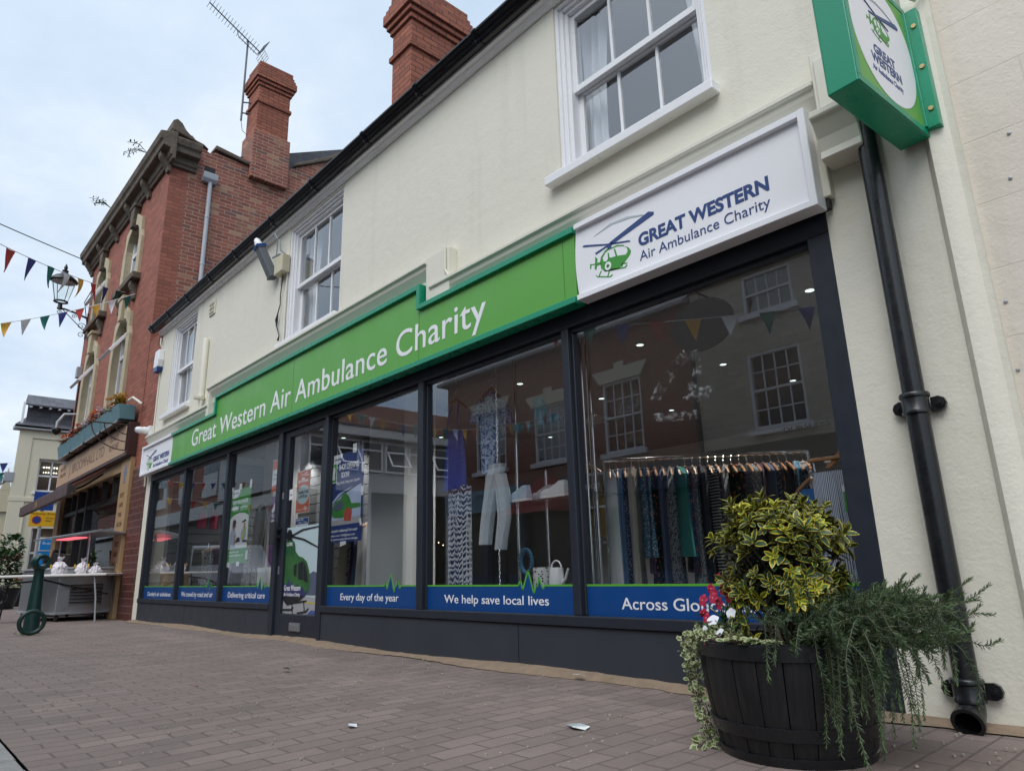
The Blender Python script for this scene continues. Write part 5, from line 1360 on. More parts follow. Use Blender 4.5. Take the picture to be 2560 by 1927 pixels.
# street lamp on a wall bracket
sl = thing('street_lamp', 'old fashioned glass lantern on a black scrolled bracket on the brick building', 'street lamp', (-18.98, 0, 7.0))
LX, LY, LZ = -18.98, -0.62, 7.28
m = MB()
m.tube([(LX, 0, 7.05), (LX, -0.3, 7.15), (LX, -0.52, 7.20), (LX, -0.66, 7.19)], [0.03, 0.028, 0.026, 0.026], 8)
m.tube([(LX, 0, 6.62), (LX, -0.3, 6.92), (LX, -0.56, 7.18)], 0.011, 6)
m.box(LX - 0.04, LX + 0.04, -0.025, 0.0, 6.45, 7.2)
for (yc, zc, r) in ((-0.12, 6.80, 0.1), (-0.1, 6.55, 0.09), (-0.3, 7.04, 0.06), (-0.62, 7.08, 0.06)):
    m.tube([(LX, yc + r * (1 - i / 18) * math.cos(i * 0.55), zc + r * (1 - i / 18) * math.sin(i * 0.55)) for i in range(16)], 0.009, 5)
m.lathe([(0.05, 7.16), (0.065, 7.18), (0.05, 7.26), (0.045, 7.34)], 12, (LX, LY, 0))
m.build('bracket', IRON, sl, smooth=True)
m = MB(); m.lathe([(0.15, 7.36), (0.16, 7.37), (0.16, 7.40), (0.15, 7.41), (0.13, 7.41), (0.13, 7.36)], 20, (LX, LY, 0), caps=False)
for a in (0.4, 1.97, 3.54, 5.1): m.tube([(LX + 0.15 * math.cos(a), LY + 0.15 * math.sin(a), 7.39), (LX + 0.27 * math.cos(a), LY + 0.27 * math.sin(a), 7.98)], 0.009, 5)
m.lathe([(0.28, 7.96), (0.31, 7.98), (0.31, 8.01), (0.27, 8.06), (0.20, 8.13), (0.10, 8.19), (0.06, 8.26), (0.075, 8.30), (0.03, 8.33), (0.045, 8.38), (0.03, 8.44), (0.0, 8.52)], 22, (LX, LY, 0), caps=False)
m.build('lantern_frame', IRON, sl, smooth=True)
m = MB(); m.lathe([(0.145, 7.40), (0.265, 7.97)], 24, (LX, LY, 0), caps=False); m.build('lantern_glass', GLASS_L, sl, smooth=True, normals=False)
m = MB(); m.lathe([(0.0, 7.95), (0.25, 7.955), (0.25, 7.97), (0, 7.975)], 20, (LX, LY, 0), caps=False); m.build('reflector', plain('lamp_reflector', (0.5, 0.47, 0.44), 0.5), sl)
for o in sl.children:
    for v in o.data.vertices: v.co = Vector((LX + (v.co.x - LX) * 0.8, v.co.y, 6.95 + (v.co.z - 7.05) * 0.9))
# service box and cable on the far edge
m = MB(); m.box(-18.86, -18.70, -0.12, 0.0, 5.35, 5.62); tag(m.build('electric_box', GALV, bevel=0.01), 'small grey electric box high on the left edge of the brick building', 'electric box')
m = MB(); m.tube([(-18.78, -0.02, 5.35), (-18.80, -0.02, 3.4)], 0.016, 6); m.tube([(-18.78, -0.02, 7.7), (-18.8, -0.15, 7.3), (-18.75, -0.02, 6.6)], 0.01, 6)
tag(m.build('wall_cable', IRON, smooth=True), 'black cable running down the left edge of the brick front', 'cable')
cm = thing('security_camera', 'grey security camera on an arm at the left edge of the brick building', 'camera', (-18.6, -0.1, 4.1))
m = MB(); m.tube([(-18.6, 0, 4.42), (-18.62, -0.25, 4.40), (-18.66, -0.36, 4.2), (-18.66, -0.36, 4.05)], 0.035, 8); m.build('arm', GALV, cm, smooth=True)
m = MB(); m.lathe([(0.09, 4.06), (0.1, 4.03), (0.09, 3.98), (0.05, 3.92), (0, 3.9)], 14, (-18.66, -0.36, 0)); m.build('dome', IRON, cm, smooth=True)

# ================================================================== BUNTING
FC = {'r': plain('red_flag', (0.38, 0.035, 0.03), 0.7), 'b': plain('blue_flag', (0.03, 0.04, 0.20), 0.7), 'g': plain('green_flag', (0.008, 0.13, 0.11), 0.7), 'w': plain('white_flag', (0.62, 0.62, 0.62), 0.7), 'y': plain('yellow_flag', (0.60, 0.33, 0.03), 0.7)}
def bunting(label, p0, p1, sag, seq, start, gap, size=0.24, drop=0.36, n=None):
    p0, p1 = Vector(p0), Vector(p1)
    bt = thing('bunting', label, 'bunting', tuple(p0), 'strings of flag bunting across the street')
    L = (p1 - p0).length
    def at_(s): t = s / L; q = p0.lerp(p1, t); return q - Vector((0, 0, 4 * sag * t * (1 - t)))
    m = MB(); m.tube([at_(L * i / 40) for i in range(41)], 0.006, 5); m.build('cord', WHITE, bt)
    s = start; i = 0
    while s + size < L - 0.05 and (n is None or i < n):
        a, b = at_(s), at_(s + size)
        d = (b - a).normalized(); side = d.cross(Vector((0, 0, 1)))
        m = MB(); rows = 6; pts = []; fs = []
        sw = random.uniform(-0.09, 0.09)
        for j in range(rows + 1):
            t = j / rows
            cc_ = (a + b) / 2 + Vector((0, 0, -drop * t)) + side * (sw * t * t + 0.02 * math.sin(t * 3 + i)) + d * (0.02 * math.sin(i * 2.1) * t)
            hw = (size / 2) * (1 - t) + 0.002
            for q in (-1, 0, 1): pts.append(cc_ + d * (hw * q) + side * (0.015 * (1 - abs(q)) * math.sin(i)))
        for j in range(rows):
            for q in (0, 1):
                k_ = j * 3 + q; fs.append((k_, k_ + 1, k_ + 4, k_ + 3))
        m.add(pts, fs)
        m.build('flag', FC[seq[i % len(seq)]], bt, normals=False, smooth=True)
        s += gap; i += 1
bunting('upper bunting string from the brick building passing in front of the street lamp', (-14.7, -0.12, 6.22), (1.3, -9.85, 4.9), 1.18, 'gbrywgbr', 0.25, 0.55, 0.24, 0.35)
bunting('lower bunting string crossing the street from the lower arched window', (-13.95, -0.1, 5.95), (-12.2, -9.85, 4.7), 1.40, 'gwyrbgwy', 0.04, 0.265, 0.16, 0.27)
m = MB(); a_ = Vector((-18.9, -0.33, 8.45)); b_ = Vector((-12.0, -9.9, 7.9)); m.tube([a_.lerp(b_, i / 20) - Vector((0, 0, 0.5 * (i / 20) * (1 - i / 20))) for i in range(21)], 0.012, 5)
tag(m.build('overhead_cable', IRON, smooth=True), 'thin black cable running from the stone cornice across the sky', 'cable')
# ================================================================== FAR END OF THE STREET
cb = thing('corner_building', 'pale cream corner building with slate roof and dormer beyond the butcher', 'building', (-27, 3, 0))
CXW = -27.0
def yz_wall(m, x0, x1, y0, y1, z0, z1, holes):
    ys = sorted({y0, y1, *[h[0] for h in holes], *[h[1] for h in holes]}); zs = sorted({z0, z1, *[h[2] for h in holes], *[h[3] for h in holes]})
    for a, b in zip(ys, ys[1:]):
        for c, d in zip(zs, zs[1:]):
            if any(h[0] < (a + b) / 2 < h[1] and h[2] < (c + d) / 2 < h[3] for h in holes): continue
            m.box(x0, x1, a, b, c, d)
m = MB()
yz_wall(m, CXW - 0.3, CXW, -0.1, 8, -0.1, 5.46, [(0.52, 1.35, 3.46, 4.55), (0.6, 1.8, 0.9, 2.3)])
m.extr('xy', [(CXW - 0.3, -0.1 + 0.03), (CXW - 0.3, 0.2), (-40, 3.2), (-40, 2.9)], -0.1, 5.46)
m.build('wall', CREAM2, cb, merge=True)
m = MB(); m.box(CXW, CXW + 0.05, -0.16, 8, 3.14, 3.28); m.box(CXW, CXW + 0.04, -0.13, 0.28, -0.1, 3.14); m.box(CXW, CXW + 0.03, -0.13, 0.25, 3.28, 5.46); m.box(CXW, CXW + 0.03, 0.25, 8, 5.2, 5.46)
m.build('wall_bands', CREAM2, cb, bevel=0.006)
m = MB(); m.box(CXW - 0.3, CXW + 0.15, -0.3, 8, 5.46, 5.6); m.build('eaves', GALV, cb, bevel=0.02)
m = MB(); m.add([(CXW + 0.15, -0.3, 5.6), (CXW + 0.15, 8, 5.6), (CXW - 2.2, 8, 6.6), (CXW - 2.2, 0.55, 6.6), (CXW + 0.15, -0.3, 5.52), (CXW + 0.15, 8, 5.52), (CXW - 2.2, 8, 6.5), (CXW - 2.2, 0.55, 6.5)], [(0, 1, 2, 3), (7, 6, 5, 4), (0, 3, 7, 4), (3, 2, 6, 7), (2, 1, 5, 6), (1, 0, 4, 5)]); rf = m.build('roof', SLATE, cb)
m = MB(); m.extr('xy', [(CXW - 0.35, 0.02), (CXW - 0.35, 8), (CXW - 1.6, 8), (CXW - 1.6, 0.3)], 5.6, 6.38); m.build('dormer', SLATE, rf)
m = MB(); m.add([(CXW - 0.1, -0.1, 6.36), (CXW - 0.1, 8, 6.36), (CXW - 1.0, 8, 6.86), (CXW - 1.0, 0.04, 6.86), (CXW - 0.1, -0.1, 6.31), (CXW - 0.1, 8, 6.31), (CXW - 1.0, 8, 6.8), (CXW - 1.0, 0.04, 6.8)], [(0, 1, 2, 3), (7, 6, 5, 4), (0, 3, 7, 4), (3, 2, 6, 7), (2, 1, 5, 6), (1, 0, 4, 5)]); m.build('dormer_roof', SLATE, rf)
m = MB()
for i in range(6): m.box(CXW - 0.28, CXW - 0.12, 0.05 + i * 0.27, 0.12 + i * 0.27, 6.26, 6.36)
m.build('rafter_end', WHITE, rf)
m = MB(); m.box(CXW - 0.2, CXW - 0.05, -0.14, -0.08, 5.6, 6.4); m.build('barge_board', WHITE, rf)
m = MB()
m.box(CXW - 0.2, CXW - 0.12, 0.52, 0.58, 3.46, 4.55); m.box(CXW - 0.2, CXW - 0.12, 1.29, 1.35, 3.46, 4.55); m.box(CXW - 0.2, CXW - 0.12, 0.58, 1.29, 3.46, 3.54); m.box(CXW - 0.2, CXW - 0.12, 0.58, 1.29, 4.48, 4.55)
m.box(CXW - 0.19, CXW - 0.13, 0.58, 1.29, 3.98, 4.03); m.box(CXW - 0.19, CXW - 0.13, 0.9, 0.94, 3.54, 4.48)
w = m.build('window', WHITE, cb)
m = MB(); m.poly([(CXW - 0.16, 0.58, 3.54), (CXW - 0.16, 1.29, 3.54), (CXW - 0.16, 1.29, 4.48), (CXW - 0.16, 0.58, 4.48)]); m.build('glass', GLASS_S, w, normals=False)
m = MB(); m.box(CXW - 0.1, CXW + 0.07, 0.45, 1.42, 3.39, 3.46); m.build('sill', WHITE, w)
m = MB()
for i in range(11): m.box(CXW - 0.55, CXW - 0.53, 0.55 + i * 0.075, 0.575 + i * 0.075, 3.46, 4.5)
m.box(CXW - 1.5, CXW - 1.4, 0.2, 1.8, 3.2, 4.8); m.build('blind', plain('vertical_blind', (0.10, 0.10, 0.09), 0.8), w)
m = MB(); m.box(CXW - 1.3, CXW - 1.2, 0.8, 1.5, 4.42, 4.46); m.box(CXW - 1.3, CXW - 1.2, 0.85, 1.5, 4.25, 4.28); m.build('strip_light', TUBE, w)
m = MB(); m.box(CXW - 0.22, CXW - 0.14, 0.6, 1.8, 0.9, 2.3); m.build('shop_glass', plain('dark_brown_glass', (0.16, 0.12, 0.085), 0.25, var=0.4, scale=3), cb)
m = MB(); m.box(CXW - 0.14, CXW - 0.1, 0.6, 0.66, 0.9, 2.3); m.box(CXW - 0.14, CXW - 0.1, 0.66, 1.8, 1.5, 1.56); m.build('shop_frame', WHITE, cb)
text('lettering', 'THE\nOLD BANK', (CXW - 0.098, 0.8, 1.95), 0.62, 0.12, plain('faint_gold_letters', (0.32, 0.27, 0.15), 0.5), cb, U=(0, 1, 0), depth=0.003)
m = MB(); m.tube([(CXW + 0.03, 0.3, 0.8), (CXW + 0.03, 0.3, 2.9), (CXW + 0.03, 0.4, 3.02), (CXW + 0.03, 0.9, 3.05)], 0.035, 6); m.tube([(CXW + 0.04, 0.42, 0.9), (CXW + 0.04, 0.42, 1.6)], 0.025, 6)
m.build('wall_pipe', CREAM2, cb)
m = MB(); m.tube([(CXW + 0.02, 1.0, 2.55), (CXW + 0.05, 1.5, 2.45)], 0.03, 6); m.tube([(CXW + 0.02, 1.3, 2.25), (CXW + 0.05, 1.6, 2.2)], 0.03, 6); m.build('sign_arm', IRON, cb)
m = MB(); m.box(-27.2, -26.95, -0.35, -0.1, 3.75, 4.05); m.tube([(-27.05, -0.3, 3.75), (-27.05, -0.42, 3.6), (-27.05, -0.4, 3.9)], 0.04, 6)
tag(m.build('wall_bracket_lamp', GALV, bevel=0.01), 'grey fitting sticking out of the left edge of the cream corner building', 'wall fitting')
# church tower and dark gable in the distance
ch = thing('church_tower', 'distant stone church tower with corner pinnacle and open parapet at the far left', 'church tower', (-110, 14, 0))
m = MB(); m.box(-118, -110, 6.3, 16, -1, 11.0); m.build('tower', STONE, ch)
m = MB()
m.box(-110.2, -109.6, 7.9, 9.0, 9.5, 12.2); m.extr('yz', [(7.9, 12.2), (9.0, 12.2), (8.45, 15.2)], -110.2, -109.6)
for s_ in (7.8, 9.0): m.extr('yz', [(s_ - 0.12, 12.0), (s_ + 0.12, 12.0), (s_, 12.9)], -110.2, -109.7)
m.build('pinnacle', STONE, ch, bevel=0.04)
m = MB(); m.box(-110.1, -109.7, 9.0, 16, 10.9, 11.1); m.box(-110.1, -109.7, 9.0, 16, 11.7, 11.85)
for i in range(16): m.box(-110.05, -109.75, 9.0 + i * 0.45, 9.16 + i * 0.45, 11.1, 11.7)
m.build('parapet', STONE, ch)
m = MB(); m.box(-109.99, -109.9, 9.3, 9.8, 7.2, 9.4); m.box(-109.99, -109.9, 10.1, 10.6, 7.2, 9.4); m.build('belfry_opening', DARK, ch)
mh = thing('market_house', 'dark slate gabled building with hanging basket at the far left edge', 'building', (-45, 1, 0))
m = MB(); m.extr('yz', [(-6, 4.6), (-0.4, 4.1), (1.9, 2.3), (1.9, 2.15), (-6, 2.15)], -50, -45); m.build('roof', SLATE, mh)
m = MB(); m.box(-50, -45.4, -6, 1.5, -0.1, 2.15); m.build('wall', plain('dark_stone', (0.16, 0.14, 0.12), 0.9, var=0.3), mh)  # wall in one dark stone colour
bunting('far bunting string stretched across the sky beside the cream corner building', (-27.0, -0.2, 4.35), (-29, -9, 4.6), 0.3, 'brbgry', 0.1, 0.45, 0.22, 0.3)
bunting('lower far bunting string beside the cream corner building', (-27.0, -0.25, 4.05), (-26, -9, 3.3), 0.3, 'grgywry', 0.1, 0.4, 0.2, 0.28)

# street signs on a pole
sg = thing('street_sign', 'yellow pedestrian zone plate and blue sign on a grey pole beside the cream corner building', 'road sign', (-24, 0.37, 0))
m = MB(); m.lathe([(0.045, 0), (0.045, 2.75)], 12, (-24, 0.37, 0)); m.build('pole', GALV, sg, smooth=True)
YEL = plain('yellow_sign', (0.75, 0.42, 0.015), 0.4, var=0.04)
m = MB(); m.box(-23.945, -23.93, 0.08, 0.73, 2.16, 2.58); m.build('yellow_plate', YEL, sg, bevel=0.004)
plates('no_waiting_disc', [ring2d(0, 0, 0.115, 0.115)], (-23.929, 0.26, 2.345), plain('red_ring', (0.45, 0.03, 0.03), 0.4), sg, U=(0, 1, 0), depth=0.003)
plates('no_waiting_blue', [ring2d(0, 0, 0.092, 0.092)], (-23.926, 0.26, 2.345), plain('sign_blue', (0.02, 0.05, 0.25), 0.4), sg, U=(0, 1, 0), depth=0.003)
text('lettering', 'Pedestrian Zone', (-23.929, 0.12, 2.5), 0.56, 0.05, PBLK, sg, U=(0, 1, 0), depth=0.003)
text('lettering', 'At any\ntime', (-23.929, 0.48, 2.38), 0.19, 0.05, PBLK, sg, U=(0, 1, 0), depth=0.003)
m = MB(); m.box(-23.95, -23.93, 0.12, 0.62, 2.62, 3.15); m.build('blue_plate', plain('blue_sign_plate', (0.01, 0.055, 0.27), 0.4), sg, bevel=0.004)
dn = thing('dentist_sign', 'bright blue and white dental practice board on the ground floor of the cream corner building', 'sign board', (-25.2, 1, 1.2))
m = MB(); m.box(-25.25, -25.2, 0.55, 1.55, 0.9, 1.92); m.build('board', plain('bright_blue_board', (0.005, 0.22, 0.62), 0.4, var=0.03), dn, bevel=0.004)
m = MB(); m.box(-25.2, -25.19, 0.55, 1.55, 1.52, 1.925); m.build('white_field', PWHITE, dn)
m = MB(); m.box(-25.19, -25.185, 0.62, 1.0, 1.55, 1.86); m.build('blue_square', plain('bright_blue_square', (0.005, 0.22, 0.62), 0.4), dn)
text('lettering', 'Bupa', (-25.184, 0.68, 1.72), 0.25, 0.07, PWHITE, dn, U=(0, 1, 0), depth=0.003)
text('lettering', 'Bupa Dental Care', (-25.199, 0.62, 1.33), 0.9, 0.12, PWHITE, dn, U=(0, 1, 0), depth=0.003, bold=0.02)

# ---- hot food servery and trestle table in front of the butcher
sv = thing('food_servery', 'stainless steel wheeled servery with louvred side and heat lamp canopy outside the butcher', 'food counter', (-14.0, -0.6, 0))
a0 = math.atan2(0.62, 0.72)
SV = Matrix.Translation((-13.1, -0.85, 0)) @ Matrix.Rotation(R_(7), 4, 'Z')
m = MB(); m.T = SV; m.box(-1.85, 0, 0, 0.80, 0.13, 0.80); m.build('body', STEEL, sv, bevel=0.012)
m = MB(); m.T = SV; m.box(-0.0, 0.006, 0.1, 0.72, 0.2, 0.6); m.build('vent_panel', STEEL, sv, bevel=0.003)
m = MB(); m.T = SV; m.box(0.006, 0.012, 0.18, 0.65, 0.24, 0.56); m.build('vent_recess', DARK, sv)
m = MB(); m.T = SV
for i in range(6): m.extr('xz', [(0.012, 0.25 + i * 0.053), (0.04, 0.243 + i * 0.053), (0.042, 0.25 + i * 0.053), (0.014, 0.282 + i * 0.053)], 0.18, 0.65)
m.build('louvre', STEEL, sv)
m = MB(); m.T = SV; m.box(-1.87, 0.02, -0.02, 0.82, 0.11, 0.145); m.box(-1.88, 0.03, -0.03, 0.83, 0.80, 0.83); m.build('trim', GALV, sv, bevel=0.004)
for x, y in ((-0.08, 0.06), (-1.75, 0.06), (-0.08, 0.73), (-1.75, 0.73)):
    m = MB(); m.T = SV; m.lathe([(0.05, y - 0.018), (0.055, y), (0.05, y + 0.018)], 16, (x, 0, 0.055), 'y'); m.box(x - 0.03, x + 0.03, y - 0.03, y - 0.022, 0.05, 0.12)
    m.build('castor', IRON, sv)
m = MB(); m.T = SV
for x in (-1.55, -0.15): m.lathe([(0.022, 0.82), (0.022, 1.36)], 10, (x, 0.42, 0))
m.build('post', STEEL, sv)
m = MB(); m.T = SV; m.extr('yz', [(0.08, 1.31), (0.42, 1.38), (0.8, 1.34), (0.8, 1.37), (0.42, 1.415), (0.08, 1.34)], -1.85, 0.3); m.build('canopy', STEEL, sv, bevel=0.004)
m = MB(); m.T = SV; m.box(-1.0, -0.1, 0.18, 0.36, 1.29, 1.31); m.build('heat_lamp', HEAT, sv)
tb = thing('trestle_table', 'white folding trestle table standing in front of the steel servery', 'table', (-13.3, -0.8, 0))
ta = math.atan2(-1.45, -1.15)
TT = Matrix.Translation((-12.72, -0.12, 0)) @ Matrix.Rotation(ta, 4, 'Z')
m = MB(); m.T = TT; m.box(0, 2.0, -0.35, 0.35, 0.685, 0.722); m.build('table_top', plain('white_table_plastic', (0.70, 0.69, 0.66), 0.5, var=0.05), tb, bevel=0.012)
for x in (0.15, 1.85):
    for y in (-0.28, 0.28):
        m = MB(); m.T = TT; m.tube([(x + 0.06 * (1 if x < 1 else -1), y, 0.69), (x, y, 0.35), (x - 0.03 * (1 if x < 1 else -1), y, 0.0)], 0.014, 8); m.build('leg', IRON if y < 0 else GALV, tb, smooth=True)
m = MB(); m.T = TT; m.tube([(0.1, 0.0, 0.40), (0.5, 0.1, 0.5), (1.0, 0.2, 0.64), (1.4, 0.25, 0.60), (2.0, 0.3, 0.45)], 0.015, 6)
tag(m.build('power_cable', IRON, smooth=True), 'black cable sagging below the white trestle table', 'cable')
BAG = plain('clear_plastic_bag', (0.66, 0.62, 0.66), 0.25, var=0.25, scale=25)
def bag(c, r, h, lab):
    b = thing('food_bag', lab, 'plastic bag', c, 'tied bags of food on the trestle table')
    m = MB(); n = 18; prof = [(0.0, 0), (0.8, 0.0), (1.0, 0.2), (0.9, 0.45), (0.55, 0.66), (0.16, 0.76), (0.12, 0.8), (0.3, 0.9), (0.42, 1.0)]
    pts = []
    for q, z in prof:
        for k_ in range(n):
            a = 2 * PI * k_ / n
            w = 1 + 0.16 * math.sin(a * 5 + z * 7) + random.uniform(-0.1, 0.1)
            pts.append((c[0] + q * r * w * math.cos(a), c[1] + q * r * w * math.sin(a), c[2] + h * z + (random.uniform(-0.02, 0.02) if z > 0.3 else 0)))
    fs = [(i * n + k_, i * n + (k_ + 1) % n, (i + 1) * n + (k_ + 1) % n, (i + 1) * n + k_) for i in range(len(prof) - 1) for k_ in range(n)]
    m.add(pts, fs); m.build('bag', BAG, b, normals=False)
    m = MB(); m.box(c[0] - 0.03, c[0] + 0.03, c[1] - r * 1.05 - 0.01, c[1] - r * 1.05, c[2] + 0.1, c[2] + 0.15); m.build('price_label', YEL, b)
def onT(x, y): return tuple(TT @ Vector((x, y, 0.722)))
bag(onT(0.85, 0.1), 0.11, 0.26, 'clear bag of food with a yellow label, nearest the board on the trestle table')
bag(onT(0.55, 0.0), 0.10, 0.24, 'clear tied bag of food in the middle of the white trestle table')
bag(onT(0.30, 0.1), 0.09, 0.16, 'small crumpled clear bag on the trestle table nearest the pilaster')
ab = thing('menu_board', 'leaning white price board with dark lettering standing behind the trestle table', 'menu board', (-15.6, -0.6, 0.9))
AB = Matrix.Translation((-15.75, -0.62, 0.0)) @ Matrix.Rotation(R_(-28), 4, 'Z') @ Matrix.Rotation(R_(-9), 4, 'X')
m = MB(); m.T = AB; m.box(-0.3, 0.3, -0.02, 0.02, 0.0, 1.2); m.box(0.27, 0.3, 0.02, 0.3, 0.0, 1.15); m.build('board', DKW, ab, bevel=0.006)
m = MB(); m.T = AB; m.box(-0.27, 0.27, -0.026, -0.021, 0.03, 1.17); m.build('white_face', PWHITE, ab)
ax = AB.to_3x3() @ Vector((1, 0, 0)); az = AB.to_3x3() @ Vector((0, 0, 1))
for i, wd in enumerate(['PORK', 'LUNCH', 'IN A', 'CRUSTY', 'ROLL']):
    text('lettering', wd, AB @ Vector((-0.2, -0.027, 1.0 - i * 0.2)), 0.4, 0.1, PBLK, ab, U=tuple(ax), V=tuple(az), depth=0.003, bold=0.02)

# ---- green hitching post with ring
hp_ = thing('hitching_post', 'dark green cast post with pierced eye and a big ring leaning at its foot', 'bollard', (-10.75, -1.5, 0))
GRN = plain('dark_green_paint', (0.006, 0.034, 0.030), 0.35, var=0.2, scale=8, bump=0.15, bscale=50)
bx, by = -10.6, -1.50
m = MB(); m.lathe([(0.092, 0.0), (0.088, 0.08), (0.076, 0.28), (0.060, 0.62), (0.054, 0.74), (0.066, 0.77), (0.06, 0.80)], 24, (bx, by, 0)); m.build('shaft', GRN, hp_, smooth=True)
vdir = math.atan2(-3.1 - by, 0 - bx) + R_(22)
m = MB(); m.T = Matrix.Translation((bx, by, 0.85)) @ Matrix.Rotation(vdir + PI / 2, 4, 'Z')
m.lathe([(0.05, -0.07), (0.085, -0.075), (0.1, -0.05), (0.105, 0.0), (0.1, 0.05), (0.085, 0.075), (0.05, 0.07), (0.042, 0.0), (0.05, -0.07)], 28, (0, 0, 0), 'y', caps=False)
m.build('eye', GRN, hp_, smooth=True)
m = MB(); m.T = Matrix.Translation((bx + 0.40, by - 0.06, 0.150)) @ Matrix.Rotation(vdir - R_(10) + PI / 2, 4, 'Z') @ Matrix.Rotation(R_(6), 4, 'X')
m.tube([(0.126 * math.cos(a), 0, 0.126 * math.sin(a)) for a in [2 * PI * i / 40 for i in range(40)]], 0.024, 12, closed=True)
m.build('ring', GRN, hp_, smooth=True)
wl = MB()
for _ in range(26):
    wl.leaf((bx + 0.15 + random.uniform(-0.12, 0.08), by - 0.12 + random.uniform(-0.05, 0.05), 0.0), (random.gauss(0, 1), random.gauss(0, 1), random.uniform(0.4, 1.5)), (0, 0, 1), random.uniform(0.03, 0.06), 0.014)
tag(wl.build('paving_weed', leaf_mat('weed_leaf', (0.10, 0.14, 0.03)), normals=False), 'small weeds in the paving at the foot of the green ring post', 'weed')

# ---- shrub and planter at the far left
SHR = leaf_mat('street_shrub_leaf', (0.028, 0.075, 0.016))
def bush(m, c, rx, ry, rz, n, L, Wd):
    for _ in range(n):
        d = Vector((random.gauss(0, 1), random.gauss(0, 1), random.gauss(0, 1))).normalized()
        lump = 0.72 + 0.28 * math.sin(d.x * 5 + 1) * math.sin(d.z * 6 + d.y * 4)
        q = random.uniform(0.55, 1.0) ** 0.5 * lump
        p = Vector(c) + Vector((d.x * rx, d.y * ry, d.z * rz)) * q
        m.leaf(p, d + Vector((random.gauss(0, 0.6), random.gauss(0, 0.6), random.gauss(0, 0.6))), (random.gauss(0, .4), random.gauss(0, .4), 1), L * random.uniform(0.7, 1.3), Wd)
sp_ = thing('street_planter', 'bushy green shrub in a dark tub beyond the trestle table at the far left', 'planter', (-21, -0.7, 0))
m = MB(); m.lathe([(0.42, 0.0), (0.5, 0.35), (0.55, 0.5), (0.5, 0.5), (0.45, 0.42)], 20, (-21.2, -0.75, 0)); m.build('tub', IRON, sp_, smooth=True)
m = MB(); bush(m, (-21.2, -0.75, 1.0), 0.55, 0.6, 0.5, 900, 0.11, 0.055); bush(m, (-21.2, -0.55, 1.45), 0.25, 0.3, 0.4, 300, 0.11, 0.05); m.build('shrub', SHR, sp_, normals=False)
m = MB()
for _ in range(9): m.tube([(-21.2, -0.75, 0.45), (-21.2 + random.uniform(-0.4, 0.4), -0.75 + random.uniform(-0.4, 0.4), random.uniform(0.9, 1.5))], 0.012, 5)
m.build('stem', plain('bark', (0.06, 0.045, 0.03), 0.9), sp_)
m = MB()
for _ in range(7): bloom_cluster(m, (-20.9 + random.uniform(-0.2, 0.2), -0.5 + random.uniform(-0.3, 0.2), random.uniform(1.0, 1.3)), 0.09, 6)
m.build('blossom', plain('faded_pink_petals', (0.30, 0.17, 0.13), 0.7, var=0.3), sp_, normals=False)
sp2 = thing('street_planter', 'low dark tub of red and cream flowers half hidden behind the green post', 'planter', (-23.5, -0.2, 0))
m = MB(); m.lathe([(0.30, 0.0), (0.36, 0.4), (0.38, 0.44), (0.33, 0.44), (0.3, 0.38)], 20, (-23.6, -0.05, 0)); m.build('tub', IRON, sp2, smooth=True)
m = MB(); bush(m, (-23.6, -0.05, 0.55), 0.38, 0.38, 0.18, 350, 0.09, 0.05); m.build('foliage', leaf_mat('variegated_bedding', (0.10, 0.14, 0.05), (0.35, 0.36, 0.2)), sp2, normals=False)
m = MB(); bloom_cluster(m, (-23.5, 0.0, 0.74), 0.13, 16); m.build('blossom', cols['red'], sp2, normals=False)
m = MB(); m.tube([(-20.0 + 0.0 * a, -0.82 + 0.16 * math.cos(a), 0.30 + 0.16 * math.sin(a)) for a in [2 * PI * i / 24 for i in range(24)]], 0.035, 8, closed=True); m.lathe([(0.05, -0.03), (0.05, 0.03)], 12, (-20.0, -0.82, 0.3), 'x')
m.tube([(-20.0, -0.82, 0.3), (-20.0, -0.95, 0.6)], 0.02, 6); m.tube([(-20.0, -0.82, 0.14), (-20.0, -0.82, 0.0)], 0.03, 6)
tag(m.build('pushchair_wheel', IRON, smooth=True), 'black wheel of a buggy just inside the left edge of the picture', 'wheel')
# ================================================================== BARREL PLANTER IN THE FOREGROUND
PCX, PCY = -1.225, -0.73
bpn = thing('barrel_planter', 'black half barrel planter with iron hoops standing on the paving by the downpipe', 'planter', (PCX, PCY, 0))
WOODB = plain('black_stained_oak', (0.011, 0.011, 0.013), 0.5, var=0.5, scale=5, bump=0.5, bscale=30, bdist=0.004)
t_ = WOODB.node_tree; b_ = t_.nodes['Principled BSDF']
tb_ = tnoise(t_, 1.0, 6, 0.7, stretch=(60, 60, 3))
tbump(t_, b_, tb_, 0.6, 0.004)
t_.links.new(tmix(t_, tramp(t_, tb_, [(0.45, 0.0), (0.75, 1.0)]), (0.0045, 0.0045, 0.0058), (0.018, 0.018, 0.020)), b_.inputs['Base Color'])
NST = 22; HB = 0.355
def rad(z):
    t = z / HB
    return 0.225 + 0.062 * math.sin(min(1, 0.12 + 0.88 * t) * PI / 2)
m = MB()
